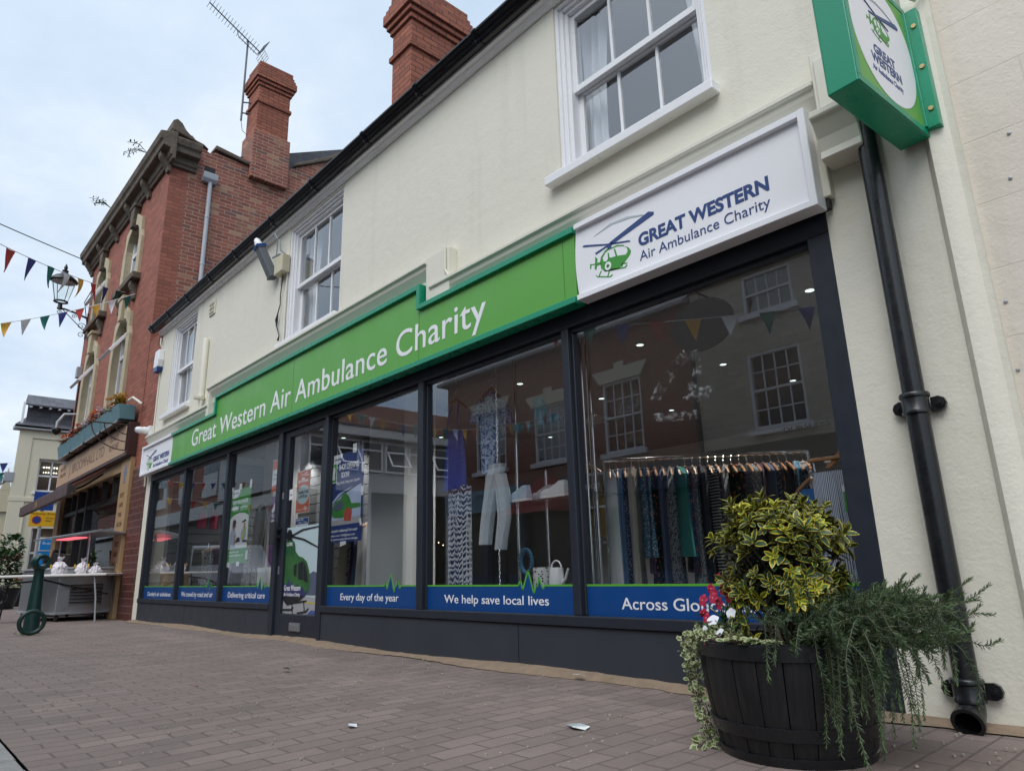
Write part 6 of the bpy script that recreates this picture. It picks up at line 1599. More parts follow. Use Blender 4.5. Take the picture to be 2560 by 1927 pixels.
for k_ in range(NST):
    a0_ = 2 * PI * k_ / NST + 0.006; a1_ = 2 * PI * (k_ + 1) / NST - 0.006
    rows = [0, 0.09, 0.18, 0.27, HB]; sub = 4
    dr = random.uniform(-0.0015, 0.0015)
    pts = []; fs = []
    top_dz = random.uniform(-0.002, 0.002)
    for z in rows:
        for i in range(sub + 1):
            a = a0_ + (a1_ - a0_) * i / sub
            r = rad(z) + dr - (0.003 if i in (0, sub) else 0)
            pts.append((PCX + r * math.cos(a), PCY + r * math.sin(a), z + (top_dz if z == HB else 0)))
    for z in rows:
        for i in range(sub + 1):
            a = a0_ + (a1_ - a0_) * i / sub
            r = rad(z) - 0.024
            pts.append((PCX + r * math.cos(a), PCY + r * math.sin(a), z + (top_dz if z == HB else 0)))
    w = sub + 1; o2 = len(rows) * w
    for j in range(len(rows) - 1):
        for i in range(sub):
            q = j * w + i
            fs.append((q, q + 1, q + w + 1, q + w)); fs.append((o2 + q, o2 + q + w, o2 + q + w + 1, o2 + q + 1))
        fs.append((j * w, (j + 1) * w, o2 + (j + 1) * w, o2 + j * w)); fs.append((j * w + sub, o2 + j * w + sub, o2 + (j + 1) * w + sub, (j + 1) * w + sub))
    q = (len(rows) - 1) * w
    for i in range(sub): fs.append((q + i, q + i + 1, o2 + q + i + 1, o2 + q + i))
    m.add(pts, fs)
m.build('staves', WOODB, bpn, smooth=True)
for z0_, z1_ in ((0.305, 0.352), (0.075, 0.115), (0.0, 0.03)):
    h = MB(); pr = [(rad(z0_) + 0.001, z0_), (rad(z0_) + 0.006, z0_ + 0.002), (rad(z1_) + 0.006, z1_ - 0.002), (rad(z1_) + 0.001, z1_)]
    h.lathe(pr, 64, (PCX, PCY, 0), caps=False); h.build('hoop', IRON, bpn, smooth=True)
m = MB(); n = 28; pts = [(PCX, PCY, 0.325)]; fs = []
for j in range(1, 6):
    for k_ in range(n):
        a = 2 * PI * k_ / n; pts.append((PCX + 0.05 * j * math.cos(a), PCY + 0.05 * j * math.sin(a), 0.318 + random.uniform(-0.008, 0.010)))
for k_ in range(n): fs.append((0, 1 + k_, 1 + (k_ + 1) % n))
for j in range(4):
    for k_ in range(n): fs.append((1 + j * n + k_, 1 + (j + 1) * n + k_, 1 + (j + 1) * n + (k_ + 1) % n, 1 + j * n + (k_ + 1) % n))
m.add(pts, fs); m.build('soil', plain('potting_soil', (0.022, 0.015, 0.010), 0.95, var=0.5, scale=60, bump=0.8, bscale=150), bpn)

# ---- variegated euonymus
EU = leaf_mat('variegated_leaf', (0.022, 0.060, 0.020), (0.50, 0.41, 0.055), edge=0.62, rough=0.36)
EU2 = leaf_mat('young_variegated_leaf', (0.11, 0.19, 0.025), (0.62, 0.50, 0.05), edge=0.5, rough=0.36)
WOODY = plain('woody_stem', (0.07, 0.05, 0.03), 0.85, var=0.3, scale=40)
eu = thing('variegated_shrub', 'yellow edged evergreen shrub clipped into a cushion in the barrel planter', 'shrub', (PCX + 0.02, PCY, 0.32))
ECX, ECY, ECZ = PCX + 0.02, PCY + 0.02, 0.60
m = MB(); st = MB(); yg = MB()
def rosette(mm, p, d, n, L):
    p = Vector(p); d = Vector(d).normalized()
    sx = d.orthogonal().normalized(); sy = d.cross(sx)
    for k_ in range(n):
        t = k_ / n
        a = k_ * 2.4 + random.uniform(-0.3, 0.3)
        out = sx * math.cos(a) + sy * math.sin(a)
        el = 1.15 - 0.95 * t + random.uniform(-0.15, 0.15)
        dd = out * math.cos(el) + d * math.sin(el)
        ll = L * random.uniform(0.7, 1.1) * (0.65 + 0.5 * t)
        mm.leaf(p - d * (0.02 * t), dd, d, ll, ll * 0.47, 0.14, 0.22)
def shape(d):
    """clipped cushion, flat on top, bulging left"""
    r = 1.0 + 0.08 * math.sin(d.x * 7 + d.z * 5) + 0.06 * math.sin(d.y * 9 + 2)
    return Vector((d.x * 0.185 * r, d.y * 0.165 * r, (0.20 if d.z > 0 else 0.19) * d.z * r))
rs_ = random.Random(3)
tips = []
for i in range(300):
    z = 1 - 2 * (i + 0.5) / 300; a = i * 2.39996
    d = Vector((math.sqrt(1 - z * z) * math.cos(a), math.sqrt(1 - z * z) * math.sin(a), z))
    d = Vector((math.copysign(abs(d.x) ** 0.62, d.x), math.copysign(abs(d.y) ** 0.7, d.y), math.copysign(abs(d.z) ** 0.55, d.z)))
    if d.z < -0.72: continue
    p = Vector((ECX, ECY, ECZ)) + shape(d) * random.uniform(0.84, 1.06)
    nd = (d + Vector((0, 0, 0.45)) + Vector((random.gauss(0, .25), random.gauss(0, .25), random.gauss(0, .25)))).normalized()
    tips.append(p)
    rosette(yg if random.random() < 0.14 else m, p, nd, random.randint(7, 10), random.uniform(0.040, 0.056))
for p, nd in (((ECX + 0.235, ECY - 0.03, ECZ + 0.09), (1, -0.2, 0.5)), ((ECX + 0.205, ECY - 0.02, ECZ + 0.07), (0.8, -0.3, 0.7)), ((ECX - 0.11, ECY - 0.15, ECZ - 0.17), (-0.3, -0.8, 0.3)), ((ECX - 0.09, ECY - 0.16, ECZ - 0.10), (-0.1, -0.9, 0.6)), ((ECX - 0.10, ECY - 0.14, ECZ - 0.24), (-0.2, -0.7, 0.6)), ((ECX - 0.15, ECY - 0.06, ECZ + 0.22), (-0.4, -0.2, 1)), ((ECX + 0.12, ECY - 0.05, ECZ + 0.2), (0.3, 0, 1)), ((ECX - 0.02, ECY - 0.06, ECZ + 0.23), (0, -0.2, 1))):
    rosette(m, p, nd, 8, 0.06); tips.append(Vector(p)); rosette(yg, Vector(p) - Vector(nd).normalized() * 0.03, nd, 6, 0.055)
m.build('leaves', EU, eu, normals=False, smooth=True)
yg.build('young_leaves', EU2, eu, normals=False, smooth=True)
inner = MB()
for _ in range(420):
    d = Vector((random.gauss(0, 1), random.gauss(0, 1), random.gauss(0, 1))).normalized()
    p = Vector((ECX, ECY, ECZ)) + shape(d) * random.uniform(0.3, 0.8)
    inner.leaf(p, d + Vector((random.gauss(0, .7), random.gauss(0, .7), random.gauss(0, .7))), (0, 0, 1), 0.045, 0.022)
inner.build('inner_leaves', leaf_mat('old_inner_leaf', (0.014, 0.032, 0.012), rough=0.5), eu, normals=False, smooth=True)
for p in tips[::4]:
    b0_ = Vector((ECX + random.uniform(-0.05, 0.05), ECY + random.uniform(-0.05, 0.05), 0.315))
    mid = b0_.lerp(p, 0.5) + Vector((random.uniform(-.02, .02), random.uniform(-.02, .02), 0.02))
    st.tube([b0_, mid, p], [0.006, 0.0035, 0.0015], 5)
for dx, dy, tx, ty in ((-0.04, -0.08, -0.02, -0.12), (0.02, -0.09, -0.05, -0.1), (0.06, -0.07, 0.1, -0.1)):
    st.tube([(ECX + dx, ECY + dy, 0.31), (ECX + (dx + tx) / 2 + 0.01, ECY + (dy + ty) / 2, 0.39), (ECX + tx, ECY + ty, 0.48)], [0.008, 0.006, 0.004], 6)
st.build('stem', WOODY, eu, smooth=True)

# ---- trailing rosemary
RO = leaf_mat('rosemary_needle', (0.022, 0.046, 0.014), rough=0.5)
RO2 = leaf_mat('pale_rosemary_needle', (0.075, 0.12, 0.042), rough=0.5)
ro = thing('trailing_rosemary', 'dark green rosemary spilling over the right side of the barrel planter', 'rosemary', (PCX + 0.18, PCY, 0.34))
m = MB(); st = MB(); tp = MB()
def needle(mm, p, d, L):
    d = Vector(d).normalized(); s_ = d.orthogonal().normalized() * 0.0014
    up = d.cross(s_).normalized() * 0.0005
    p = Vector(p); e = p + d * L; mid = p + d * (L * 0.6)
    o = len(mm.v)
    mm.add([p - s_ * 0.6, p + s_ * 0.6, mid + s_, e, mid - s_], [(0, 1, 2, 4), (4, 2, 3)])
rr_ = random.Random(11)
def rstem(path, dens=1.0):
    pts = [Vector(p) for p in path]
    fine = []
    for i in range(len(pts) - 1):
        for k_ in range(10): fine.append(pts[i].lerp(pts[i + 1], k_ / 10))
    fine.append(pts[-1])
    # round the corners of the polyline
    for _ in range(6): fine = [fine[0]] + [(fine[i - 1] + fine[i] * 2 + fine[i + 1]) / 4 for i in range(1, len(fine) - 1)] + [fine[-1]]
    L = sum((fine[i + 1] - fine[i]).length for i in range(len(fine) - 1))
    st.tube(fine[::3] + [fine[-1]], [0.0022 - 0.0014 * i / max(1, len(fine[::3])) for i in range(len(fine[::3]) + 1)], 4)
    nn = int(L / 0.0030 * dens)
    for k_ in range(nn):
        t = (k_ + rr_.random()) / nn
        x = t * (len(fine) - 1); i = min(int(x), len(fine) - 2)
        p = fine[i].lerp(fine[i + 1], x - i); d = (fine[i + 1] - fine[i]).normalized()
        a = k_ * 1.9 + rr_.uniform(-.4, .4)
        s1 = d.orthogonal().normalized(); s2 = d.cross(s1)
        out = s1 * math.cos(a) + s2 * math.sin(a)
        tip = t > 0.82
        ang = rr_.uniform(0.75, 1.15) if not tip else rr_.uniform(0.3, 0.8)
        dd = out * math.sin(ang) + d * math.cos(ang) + Vector((0, 0, 0.1))
        needle(tp if (tip and rr_.random() < 0.7) or rr_.random() < 0.1 else m, p, dd, rr_.uniform(0.013, 0.022) * (0.8 if tip else 1))
RB = Vector((PCX + 0.17, PCY + 0.0, 0.33))
for i in range(230):
    b0_ = RB + Vector((rr_.uniform(-0.10, 0.10), rr_.uniform(-0.15, 0.17), 0))
    u = i / 150
    az_ = rr_.gauss(-0.05, 0.75)                     # spread about the +x direction
    reach = rr_.uniform(0.13, 0.31)
    dirv = Vector((math.cos(az_), math.sin(az_), 0))
    top = b0_ + dirv * reach * 0.45 + Vector((rr_.uniform(-.03, .03), rr_.uniform(-.03, .03), rr_.uniform(0.03, 0.17)))
    out = b0_ + dirv * reach + Vector((rr_.uniform(-.04, .04), rr_.uniform(-.04, .04), rr_.uniform(0.0, 0.17)))
    if rr_.random() < 0.42 and reach > 0.15 and az_ < 0.1:          # hanging stem
        drop = (0.34 if az_ < -0.35 else 0.16) * rr_.random() ** 1.4 + 0.03
        out.z = 0.36 + rr_.uniform(-0.04, 0.14); out += Vector((rr_.uniform(-.05, .05), rr_.uniform(-.05, .05), 0))
        e1 = out + dirv * 0.03 + Vector((0, 0, -drop * 0.5)); e2 = out + dirv * rr_.uniform(0.0, 0.05) + Vector((rr_.uniform(-.02, .02), rr_.uniform(-.02, .02), -drop))
        e2.z = max(e2.z, 0.015)
        rstem([b0_, top, out, e1, e2])
    else:
        tipz = rr_.uniform(0.02, 0.09)
        rstem([b0_, top, out, out + dirv * rr_.uniform(0.03, 0.07) + Vector((rr_.uniform(-.02, .02), rr_.uniform(-.02, .02), tipz - 0.03))])
for i in range(26):                                   # lower, deep hanging curtain in front of the barrel side
    az_ = rr_.uniform(-0.72, 0.05)
    dirv = Vector((math.cos(az_), math.sin(az_), 0))
    b0_ = Vector((PCX, PCY, 0.34)) + dirv * 0.2
    e0_ = Vector((PCX, PCY, 0.385)) + dirv * rr_.uniform(0.29, 0.36)
    dz = rr_.uniform(0.10, 0.33)
    e2 = e0_ + Vector((rr_.uniform(-.03, .03), rr_.uniform(-.03, .03), -dz)); e2.z = max(0.02, e2.z)
    rstem([b0_, e0_, (e0_ + e2) / 2 + dirv * 0.012, e2])
m.build('needles', RO, ro, normals=False); tp.build('young_needles', RO2, ro, normals=False); st.build('stem', plain('rosemary_stem', (0.10, 0.11, 0.06), 0.8), ro)

# ---- flowers and trailing variegated ivy on the left
nf = thing('nicotiana', 'crimson star shaped flowers standing at the left of the barrel planter', 'flowers', (PCX - 0.2, PCY - 0.05, 0.33))
CR = plain('crimson_petals', (0.45, 0.012, 0.055), 0.5, var=0.3, scale=60)
m = MB(); st = MB(); ey = MB()
for (fx, fy, fz, s_) in ((-0.255, -0.08, 0.475, 1), (-0.215, -0.07, 0.500, 1), (-0.185, -0.09, 0.465, 1.05), (-0.235, -0.05, 0.515, 0.8), (-0.145, -0.1, 0.515, 1.1), (-0.13, -0.11, 0.495, 1.3), (-0.205, -0.04, 0.555, 0.7), (-0.25, -0.09, 0.43, 0.8), (-0.235, -0.1, 0.415, 0.8), (-0.16, -0.06, 0.535, 0.8), (-0.20, -0.1, 0.485, 0.9)):
    c = Vector((PCX + fx, PCY + fy, fz)); face = Vector((random.uniform(-0.5, 0.4), -1, random.uniform(-0.1, 0.4))).normalized()
    sx = face.orthogonal().normalized(); sy = face.cross(sx)
    for k_ in range(5):
        a = 2 * PI * k_ / 5 + random.uniform(-.15, .15)
        o_ = sx * math.cos(a) + sy * math.sin(a)
        m.leaf(c, o_ + face * 0.1, face, 0.024 * s_, 0.021 * s_, 0.08, 0.2)
    ey.lathe([(0.0, -0.001), (0.0028, 0.0), (0.0, 0.003)], 6, tuple(c + face * 0.002), 'y', caps=False)
    back = c - face * 0.03 - Vector((0, 0, 0.012))
    st.tube([c, back, (PCX - 0.19, PCY - 0.05, 0.40), (PCX - 0.18, PCY - 0.04, 0.32)], [0.002, 0.002, 0.0025, 0.003], 5)
m.build('blossom', CR, nf, normals=False); ey.build('flower_eye', cols['peach'], nf); st.build('stem', plain('soft_green_stem', (0.12, 0.18, 0.05), 0.6), nf)
lf = MB()
for _ in range(46):
    p = (PCX - 0.19 + random.uniform(-0.06, 0.09), PCY - 0.05 + random.uniform(-0.06, 0.06), random.uniform(0.34, 0.44)); ll = random.uniform(0.03, 0.055)
    lf.leaf(p, (random.gauss(0, 1), random.gauss(-0.5, 1), random.uniform(-0.2, 0.8)), (0, 0, 1), ll, ll * 0.5)
lf.build('foliage', leaf_mat('bedding_leaf', (0.045, 0.10, 0.022)), nf, normals=False, smooth=True)
wf = thing('busy_lizzie', 'white five petalled flowers below the crimson ones in the barrel planter', 'flowers', (PCX - 0.15, PCY - 0.12, 0.36))
WP = plain('white_soft_petals', (0.72, 0.72, 0.76), 0.5, var=0.06, scale=60)
m = MB()
for (fx, fy, fz, s_) in ((-0.165, -0.17, 0.415, 1.0), (-0.11, -0.14, 0.437, 0.85), (-0.125, -0.2, 0.378, 0.8), (-0.21, -0.15, 0.385, 0.6)):
    c = Vector((PCX + fx, PCY + fy, fz)); face = Vector((random.uniform(-0.5, 0.1), -0.8, random.uniform(0.3, 0.8))).normalized()
    sx = face.orthogonal().normalized(); sy = face.cross(sx)
    for k_ in range(5):
        a = 2 * PI * k_ / 5 + 0.3
        m.leaf(c, sx * math.cos(a) + sy * math.sin(a) + face * 0.08, face, 0.023 * s_, 0.024 * s_, 0.03, 0.1)
m.build('blossom', WP, wf, normals=False, smooth=True)
lf = MB()
for _ in range(30):
    ll = random.uniform(0.02, 0.035)
    lf.leaf((PCX - 0.13 + random.uniform(-0.07, 0.06), PCY - 0.14 + random.uniform(-0.04, 0.05), random.uniform(0.35, 0.42)), (random.gauss(0, 1), random.gauss(-0.6, 1), random.uniform(-0.2, 0.7)), (0, 0, 1), ll, ll * 0.55)
lf.build('foliage', MATS['bedding_leaf'], wf, normals=False, smooth=True)
dead = MB()
for _ in range(34):
    ll = random.uniform(0.012, 0.026)
    dead.leaf((PCX - 0.10 + random.uniform(-0.05, 0.05), PCY - 0.225 + random.uniform(-0.03, 0.03), 0.348 + random.uniform(0, 0.02)), (random.gauss(0, 1), random.gauss(-0.4, 1), random.gauss(0, .7)), (0, 0, 1), ll, ll * 0.6, 0.3, 0.5)
tag(dead.build('withered_flowers', plain('withered_maroon', (0.055, 0.012, 0.012), 0.8, var=0.4, scale=80), normals=False), 'clump of withered dark red flowers lying on the barrel rim', 'dead flowers')
IV = leaf_mat('ivy_leaf', (0.11, 0.17, 0.055), (0.42, 0.43, 0.24), edge=0.55, rough=0.5)
def disc_leaf(mm, p, d, nrm, r):
    """rounded scalloped leaf with uv for its pale edge"""
    d = Vector(d).normalized(); nrm = Vector(nrm); sx = d.cross(nrm)
    sx = sx.normalized() if sx.length > 1e-5 else d.orthogonal().normalized(); nn_ = sx.cross(d).normalized()
    c = Vector(p) + d * r; n = 10; o = len(mm.v)
    mm.v.append(c - nn_ * 0.002)
    for k_ in range(n):
        a = 2 * PI * k_ / n; q = r * (1 + 0.13 * math.cos(a * 5)) * (0.75 if abs(a - PI) < 0.4 else 1)
        mm.v.append(c + d * (q * math.cos(a)) + sx * (q * math.sin(a)) + nn_ * 0.002 * math.sin(a * 3))
    for k_ in range(n):
        mm.uv[len(mm.f)] = [(0.5, 0.3), (0.99, 0.3), (0.99, 0.3)]
        mm.f.append([o, o + 1 + k_, o + 1 + (k_ + 1) % n]); mm.mi.append(0)
iv = thing('trailing_ivy', 'pale variegated ivy trailing down the left side of the barrel planter to the paving', 'ivy', (PCX - 0.25, PCY - 0.1, 0.34))
m = MB(); st = MB(); ri = random.Random(5)
def istem(path, dens=0.011, r=(0.006, 0.012)):
    fine = []
    pts = [Vector(p) for p in path]
    for i in range(len(pts) - 1):
        for k_ in range(8): fine.append(pts[i].lerp(pts[i + 1], k_ / 8))
    fine.append(pts[-1])
    for _ in range(5): fine = [fine[0]] + [(fine[i - 1] + fine[i] * 2 + fine[i + 1]) / 4 for i in range(1, len(fine) - 1)] + [fine[-1]]
    st.tube(fine[::2] + [fine[-1]], 0.0012, 4)
    L = sum((fine[i + 1] - fine[i]).length for i in range(len(fine) - 1)); nn = int(L / dens)
    for k_ in range(nn):
        x = (k_ + ri.random()) / nn * (len(fine) - 1); i = min(int(x), len(fine) - 2); p = fine[i].lerp(fine[i + 1], x - i)
        d = Vector((ri.gauss(-0.3, 1), ri.gauss(-0.6, 1), ri.gauss(0.1, 0.7)))
        disc_leaf(m, p + d.normalized() * 0.006, d, (ri.gauss(0, .5) - 0.3, -0.9, ri.gauss(0.5, .5)), ri.uniform(*r))
for i in range(15):
    a = PI + ri.uniform(-0.15, 0.85)
    dv = Vector((math.cos(a), math.sin(a), 0)); s0 = Vector((PCX, PCY, 0.34)) + dv * 0.20
    e0_ = Vector((PCX, PCY, 0.375)) + dv * ri.uniform(0.28, 0.33)
    dz = ri.choice((0.10, 0.16, 0.24, 0.30, 0.355))
    e2 = Vector((PCX, PCY, 0.36 - dz)) + dv * (ri.uniform(0.29, 0.35) - (0.045 if dz > 0.25 else 0)) + Vector((ri.uniform(-.03, .02), ri.uniform(-.03, .02), 0)); e2.z = max(0.008, e2.z)
    istem([s0, e0_, (e0_ + e2) / 2 + dv * 0.025, e2])
istem([(PCX - 0.22, PCY - 0.10, 0.05), (PCX - 0.25, PCY - 0.16, 0.02), (PCX - 0.23, PCY - 0.22, 0.012)], 0.012, (0.010, 0.018))
for i in range(10):
    a = PI + ri.uniform(-0.3, 1.2); dv = Vector((math.cos(a), math.sin(a), 0))
    istem([Vector((PCX, PCY, 0.345)) + dv * 0.12, Vector((PCX, PCY, 0.375)) + dv * 0.2, Vector((PCX, PCY, 0.36)) + dv * 0.29], 0.010)
for i in range(9):
    a = -PI / 2 + ri.uniform(-0.5, 0.75); dv = Vector((math.cos(a), math.sin(a), 0))
    p = Vector((PCX, PCY, 0.352 + ri.uniform(0, 0.012))) + dv * ri.uniform(0.2, 0.272)
    for _ in range(5): disc_leaf(m, p + Vector((ri.uniform(-.02, .02), ri.uniform(-.02, .02), 0)), (ri.gauss(0, 1), ri.gauss(-0.5, 1), 0.2), (0, -0.35, 1), ri.uniform(0.011, 0.018))
m.build('leaves', IV, iv, normals=False); st.build('stem', WOODY, iv)

# ---- litter on the paving
def litter(name, label, cat, pts, mat, z=0.012):
    m = MB(); n = len(pts)
    base = [(x, y, z + 0.006 * math.sin(i * 2.1)) for i, (x, y) in enumerate(pts)]
    m.add(base + [(x, y, zz + 0.002) for x, y, zz in base], [list(range(n))[::-1], list(range(n, 2 * n))] + [(i, (i + 1) % n, n + (i + 1) % n, n + i) for i in range(n)])
    tag(m.build(name, mat), label, cat)
litter('plastic_scrap', 'torn scrap of pale clear plastic on the paving in front of the middle panes', 'litter', [(-2.04, -0.98), (-1.97, -1.02), (-1.93, -0.99), (-1.94, -0.95), (-1.99, -0.955)], plain('pale_plastic', (0.5, 0.55, 0.56), 0.2, var=0.1))
litter('paper_scrap', 'small white flattened scrap of paper on the paving nearest the camera', 'litter', [(-2.72, -1.55), (-2.67, -1.58), (-2.66, -1.545), (-2.69, -1.53)], PWHITE)
litter('cigarette_end', 'small orange and white cigarette end on the paving', 'litter', [(-4.4, -1.6), (-4.34, -1.61), (-4.34, -1.6), (-4.4, -1.59)], PORANGE)
litter('dark_leaf', 'small black curled leaf on the paving in front of the door', 'leaf', [(-4.6, -0.98), (-4.53, -1.0), (-4.51, -0.97), (-4.56, -0.96)], IRON, 0.02)
litter('paper_scrap', 'small white scrap at the foot of the charcoal riser', 'litter', [(-2.83, -0.09), (-2.76, -0.1), (-2.75, -0.075), (-2.80, -0.07)], PWHITE, 0.03)
m = MB(); rl = random.Random(9)
for _ in range(900):
    x = -abs(rl.gauss(0, 5)) - 0.6; y = rl.uniform(-2.4, -0.02); s_ = rl.uniform(0.0012, 0.0032)
    m.T = Matrix.Translation((x, y, 0.006)) @ Matrix.Rotation(rl.uniform(0, 6.28), 4, 'Z'); m.box(-s_ * 1.6, s_ * 1.6, -s_, s_, -0.003, 0.003)
m.T = None
o = m.build('grit', plain('pale_grit', (0.38, 0.34, 0.28), 0.9, var=0.4, scale=3)); tag(o, 'scattered pale grit and crumbs lying over the block paving', 'grit', kind='stuff')
# ================================================================== THINGS IN THE SHOP WINDOW
def cloth(rows, n=28, folds=7, amp=0.05, seed=0):
    """hanging cloth: rows of (z, centre x, centre y, half width, half depth)"""
    m = MB(); pts = []
    for j, (z, cx, cy, hw, hd) in enumerate(rows):
        for k_ in range(n):
            a = 2 * PI * k_ / n
            w = 1 + amp * math.sin(a * folds + seed + j * 0.35) + amp * 0.5 * math.sin(a * (folds + 4) - j * 0.2 + seed)
            pts.append((cx + hw * w * math.cos(a), cy + hd * w * math.sin(a) * (1 + amp * 2 * math.sin(a * folds * 2 + seed)), z))
    fs = [(i * n + k_, i * n + (k_ + 1) % n, (i + 1) * n + (k_ + 1) % n, (i + 1) * n + k_) for i in range(len(rows) - 1) for k_ in range(n)]
    fs.append(list(range(n))[::-1])
    m.add(pts, fs); return m
WOODH = plain('hanger_wood', (0.36, 0.17, 0.07), 0.45, var=0.15, scale=12)
def hanger(par, x, y, z, w, ang=0.0, name='hanger'):
    m = MB(); m.T = Matrix.Translation((x, y, z)) @ Matrix.Rotation(ang, 4, 'Z')
    m.tube([(-w, 0, -0.085), (-w * 0.8, 0, -0.06), (-w * 0.2, 0, -0.012), (0, 0, 0), (w * 0.2, 0, -0.012), (w * 0.8, 0, -0.06), (w, 0, -0.085)], [0.007, 0.011, 0.012, 0.011, 0.012, 0.011, 0.007], 8)
    o = m.build(name, WOODH, par, smooth=True)
    m = MB(); m.T = Matrix.Translation((x, y, z)) @ Matrix.Rotation(ang, 4, 'Z')
    m.tube([(0, 0, 0), (0, 0, 0.03)] + [(0.022 * math.sin(a), 0, 0.052 - 0.022 * math.cos(a)) for a in [i * PI / 8 for i in range(2, 13)]], 0.002, 5)
    m.build('hook', CHROME, o)
    return o
def chain(x, y, z0, z1, lab):
    m = MB(); z = z0; i = 0
    while z < z1:
        m.tube([((x + 0.006 * math.cos(a) * (1 if i % 2 else 0)), y + 0.006 * math.cos(a) * (0 if i % 2 else 1), z + 0.014 + 0.017 * math.sin(a)) for a in [2 * PI * k_ / 8 for k_ in range(8)]], 0.0018, 4, closed=True)
        z += 0.028; i += 1
    tag(m.build('display_chain', CHROME), lab, 'chain', 'display chains in the shop window')
CAMI = plain('royal_blue_satin', (0.008, 0.055, 0.36), 0.4, var=0.12)
CHEV = pattern_mat('navy_white_leaf_print', (0.62, 0.62, 0.66), (0.02, 0.03, 0.10), 'chevron')
o1 = thing('hanging_outfit', 'royal blue camisole over navy and white leaf print trousers hanging in the window', 'outfit', (-4.62, 0.5, 0.46), 'outfits hanging in the shop window')
m = cloth([(1.27, -4.66, 0.5, 0.15, 0.05), (1.45, -4.65, 0.5, 0.135, 0.05), (1.62, -4.65, 0.5, 0.115, 0.05), (1.72, -4.645, 0.5, 0.10, 0.045), (1.78, -4.645, 0.5, 0.085, 0.03)], seed=1)
for sx in (-0.075, 0.07): m.tube([(-4.645 + sx, 0.46, 1.75), (-4.645 + sx * 0.95, 0.47, 1.9), (-4.645 + sx * 0.6, 0.5, 2.02)], 0.006, 5)
m.build('camisole', CAMI, o1, smooth=True, normals=True)
m = cloth([(0.465, -4.69, 0.52, 0.062, 0.05), (0.8, -4.685, 0.52, 0.068, 0.055), (1.1, -4.67, 0.52, 0.075, 0.06), (1.30, -4.65, 0.52, 0.10, 0.06)], folds=5, amp=0.07, seed=2)
m2 = cloth([(0.465, -4.555, 0.52, 0.062, 0.05), (0.8, -4.56, 0.52, 0.068, 0.055), (1.1, -4.575, 0.52, 0.075, 0.06), (1.30, -4.60, 0.52, 0.10, 0.06)], folds=5, amp=0.07, seed=4)
m.add(m2.v, m2.f)
m.build('trousers', CHEV, o1, smooth=True)
hanger(o1, -4.64, 0.5, 2.06, 0.10, 0.6)
o2 = thing('hanging_outfit', 'blue floral shirt over pale grey jeans hanging on a chain in the window', 'outfit', (-4.1, 0.5, 0.8), 'outfits hanging in the shop window')
SHIRT = pattern_mat('blue_floral_print', (0.38, 0.46, 0.62), (0.03, 0.06, 0.20), 'noise', 55, 0.5)
m = cloth([(1.36, -4.21, 0.5, 0.075, 0.05), (1.55, -4.20, 0.5, 0.085, 0.06), (1.80, -4.19, 0.5, 0.09, 0.065), (1.94, -4.18, 0.5, 0.085, 0.06), (2.03, -4.16, 0.5, 0.05, 0.04)], seed=3)
m.tube([(-4.25, 0.48, 1.97), (-4.29, 0.44, 1.85), (-4.295, 0.43, 1.78)], [0.035, 0.045, 0.05], 10)
m.tube([(-4.11, 0.53, 1.95), (-4.07, 0.58, 1.84), (-4.06, 0.6, 1.76)], [0.035, 0.045, 0.05], 10)
m.build('shirt', SHIRT, o2, smooth=True)
JEAN = plain('pale_grey_denim', (0.46, 0.50, 0.54), 0.85, var=0.12, scale=14, bump=0.3, bscale=60)
m = cloth([(0.80, -4.27, 0.5, 0.06, 0.045), (1.0, -4.235, 0.5, 0.06, 0.05), (1.2, -4.18, 0.5, 0.065, 0.055), (1.34, -4.14, 0.5, 0.085, 0.05), (1.42, -4.11, 0.5, 0.09, 0.045)], folds=4, amp=0.05, seed=5)
m2 = cloth([(0.755, -4.11, 0.52, 0.05, 0.045), (1.0, -4.055, 0.52, 0.06, 0.05), (1.2, -4.07, 0.52, 0.065, 0.055), (1.34, -4.10, 0.5, 0.08, 0.05)], folds=4, amp=0.05, seed=6)
m.add(m2.v, m2.f); m.build('jeans', JEAN, o2, smooth=True)
hanger(o2, -4.16, 0.5, 2.06, 0.08, 1.0)
chain(-4.08, 0.48, 0.47, 2.6, 'thin hanging display chain in front of the pale jeans')
chain(-4.64, 0.5, 2.1, 2.6, 'short display chain holding the hanger of the blue camisole')
# glass shelving on chrome poles with crockery and shoes
sh = thing('glass_shelving', 'glass shelves on chrome poles in the window with mugs above and shoes below', 'shelving', (-3.7, 0.7, 0.46))
m = MB()
m.tube([(-4.09, 0.7, 0.46), (-4.09, 0.7, 2.6)], 0.014, 10); m.tube([(-3.30, 0.75, 0.46), (-3.30, 0.75, 2.6)], 0.014, 10); m.tube([(-3.84, 0.78, 0.46), (-3.84, 0.78, 1.36)], 0.012, 10)
m.lathe([(0.045, 2.6), (0.045, 2.57), (0.02, 2.55)], 16, (-4.09, 0.7, 0)); m.build('pole', CHROME, sh, smooth=True)
GSH = glass_mat('shelf_glass', (0.75, 0.85, 0.82), 1.2)
m = MB(); m.box(-4.12, -3.1, 0.52, 0.84, 1.655, 1.663); m.box(-4.45, -3.1, 0.52, 0.84, 1.10, 1.108); m.build('glass_shelf', GSH, sh)
m = MB()
for x0, x1, y, z in ((-4.0, -3.45, 1.3, 1.08), (-3.95, -3.35, 1.6, 0.92), (-3.9, -3.3, 1.5, 0.80), (-3.95, -3.3, 1.2, 1.34)): m.box(x0, x1, y, y + 0.02, z, z + 0.018)
m.build('back_rail', WHITE, sh)
CYAN = plain('pale_turquoise_glaze', (0.16, 0.42, 0.52), 0.2, var=0.06)
jg = thing('coffee_pot', 'tall turquoise coffee pot on the upper glass shelf', 'jug', (-3.78, 0.68, 1.664))
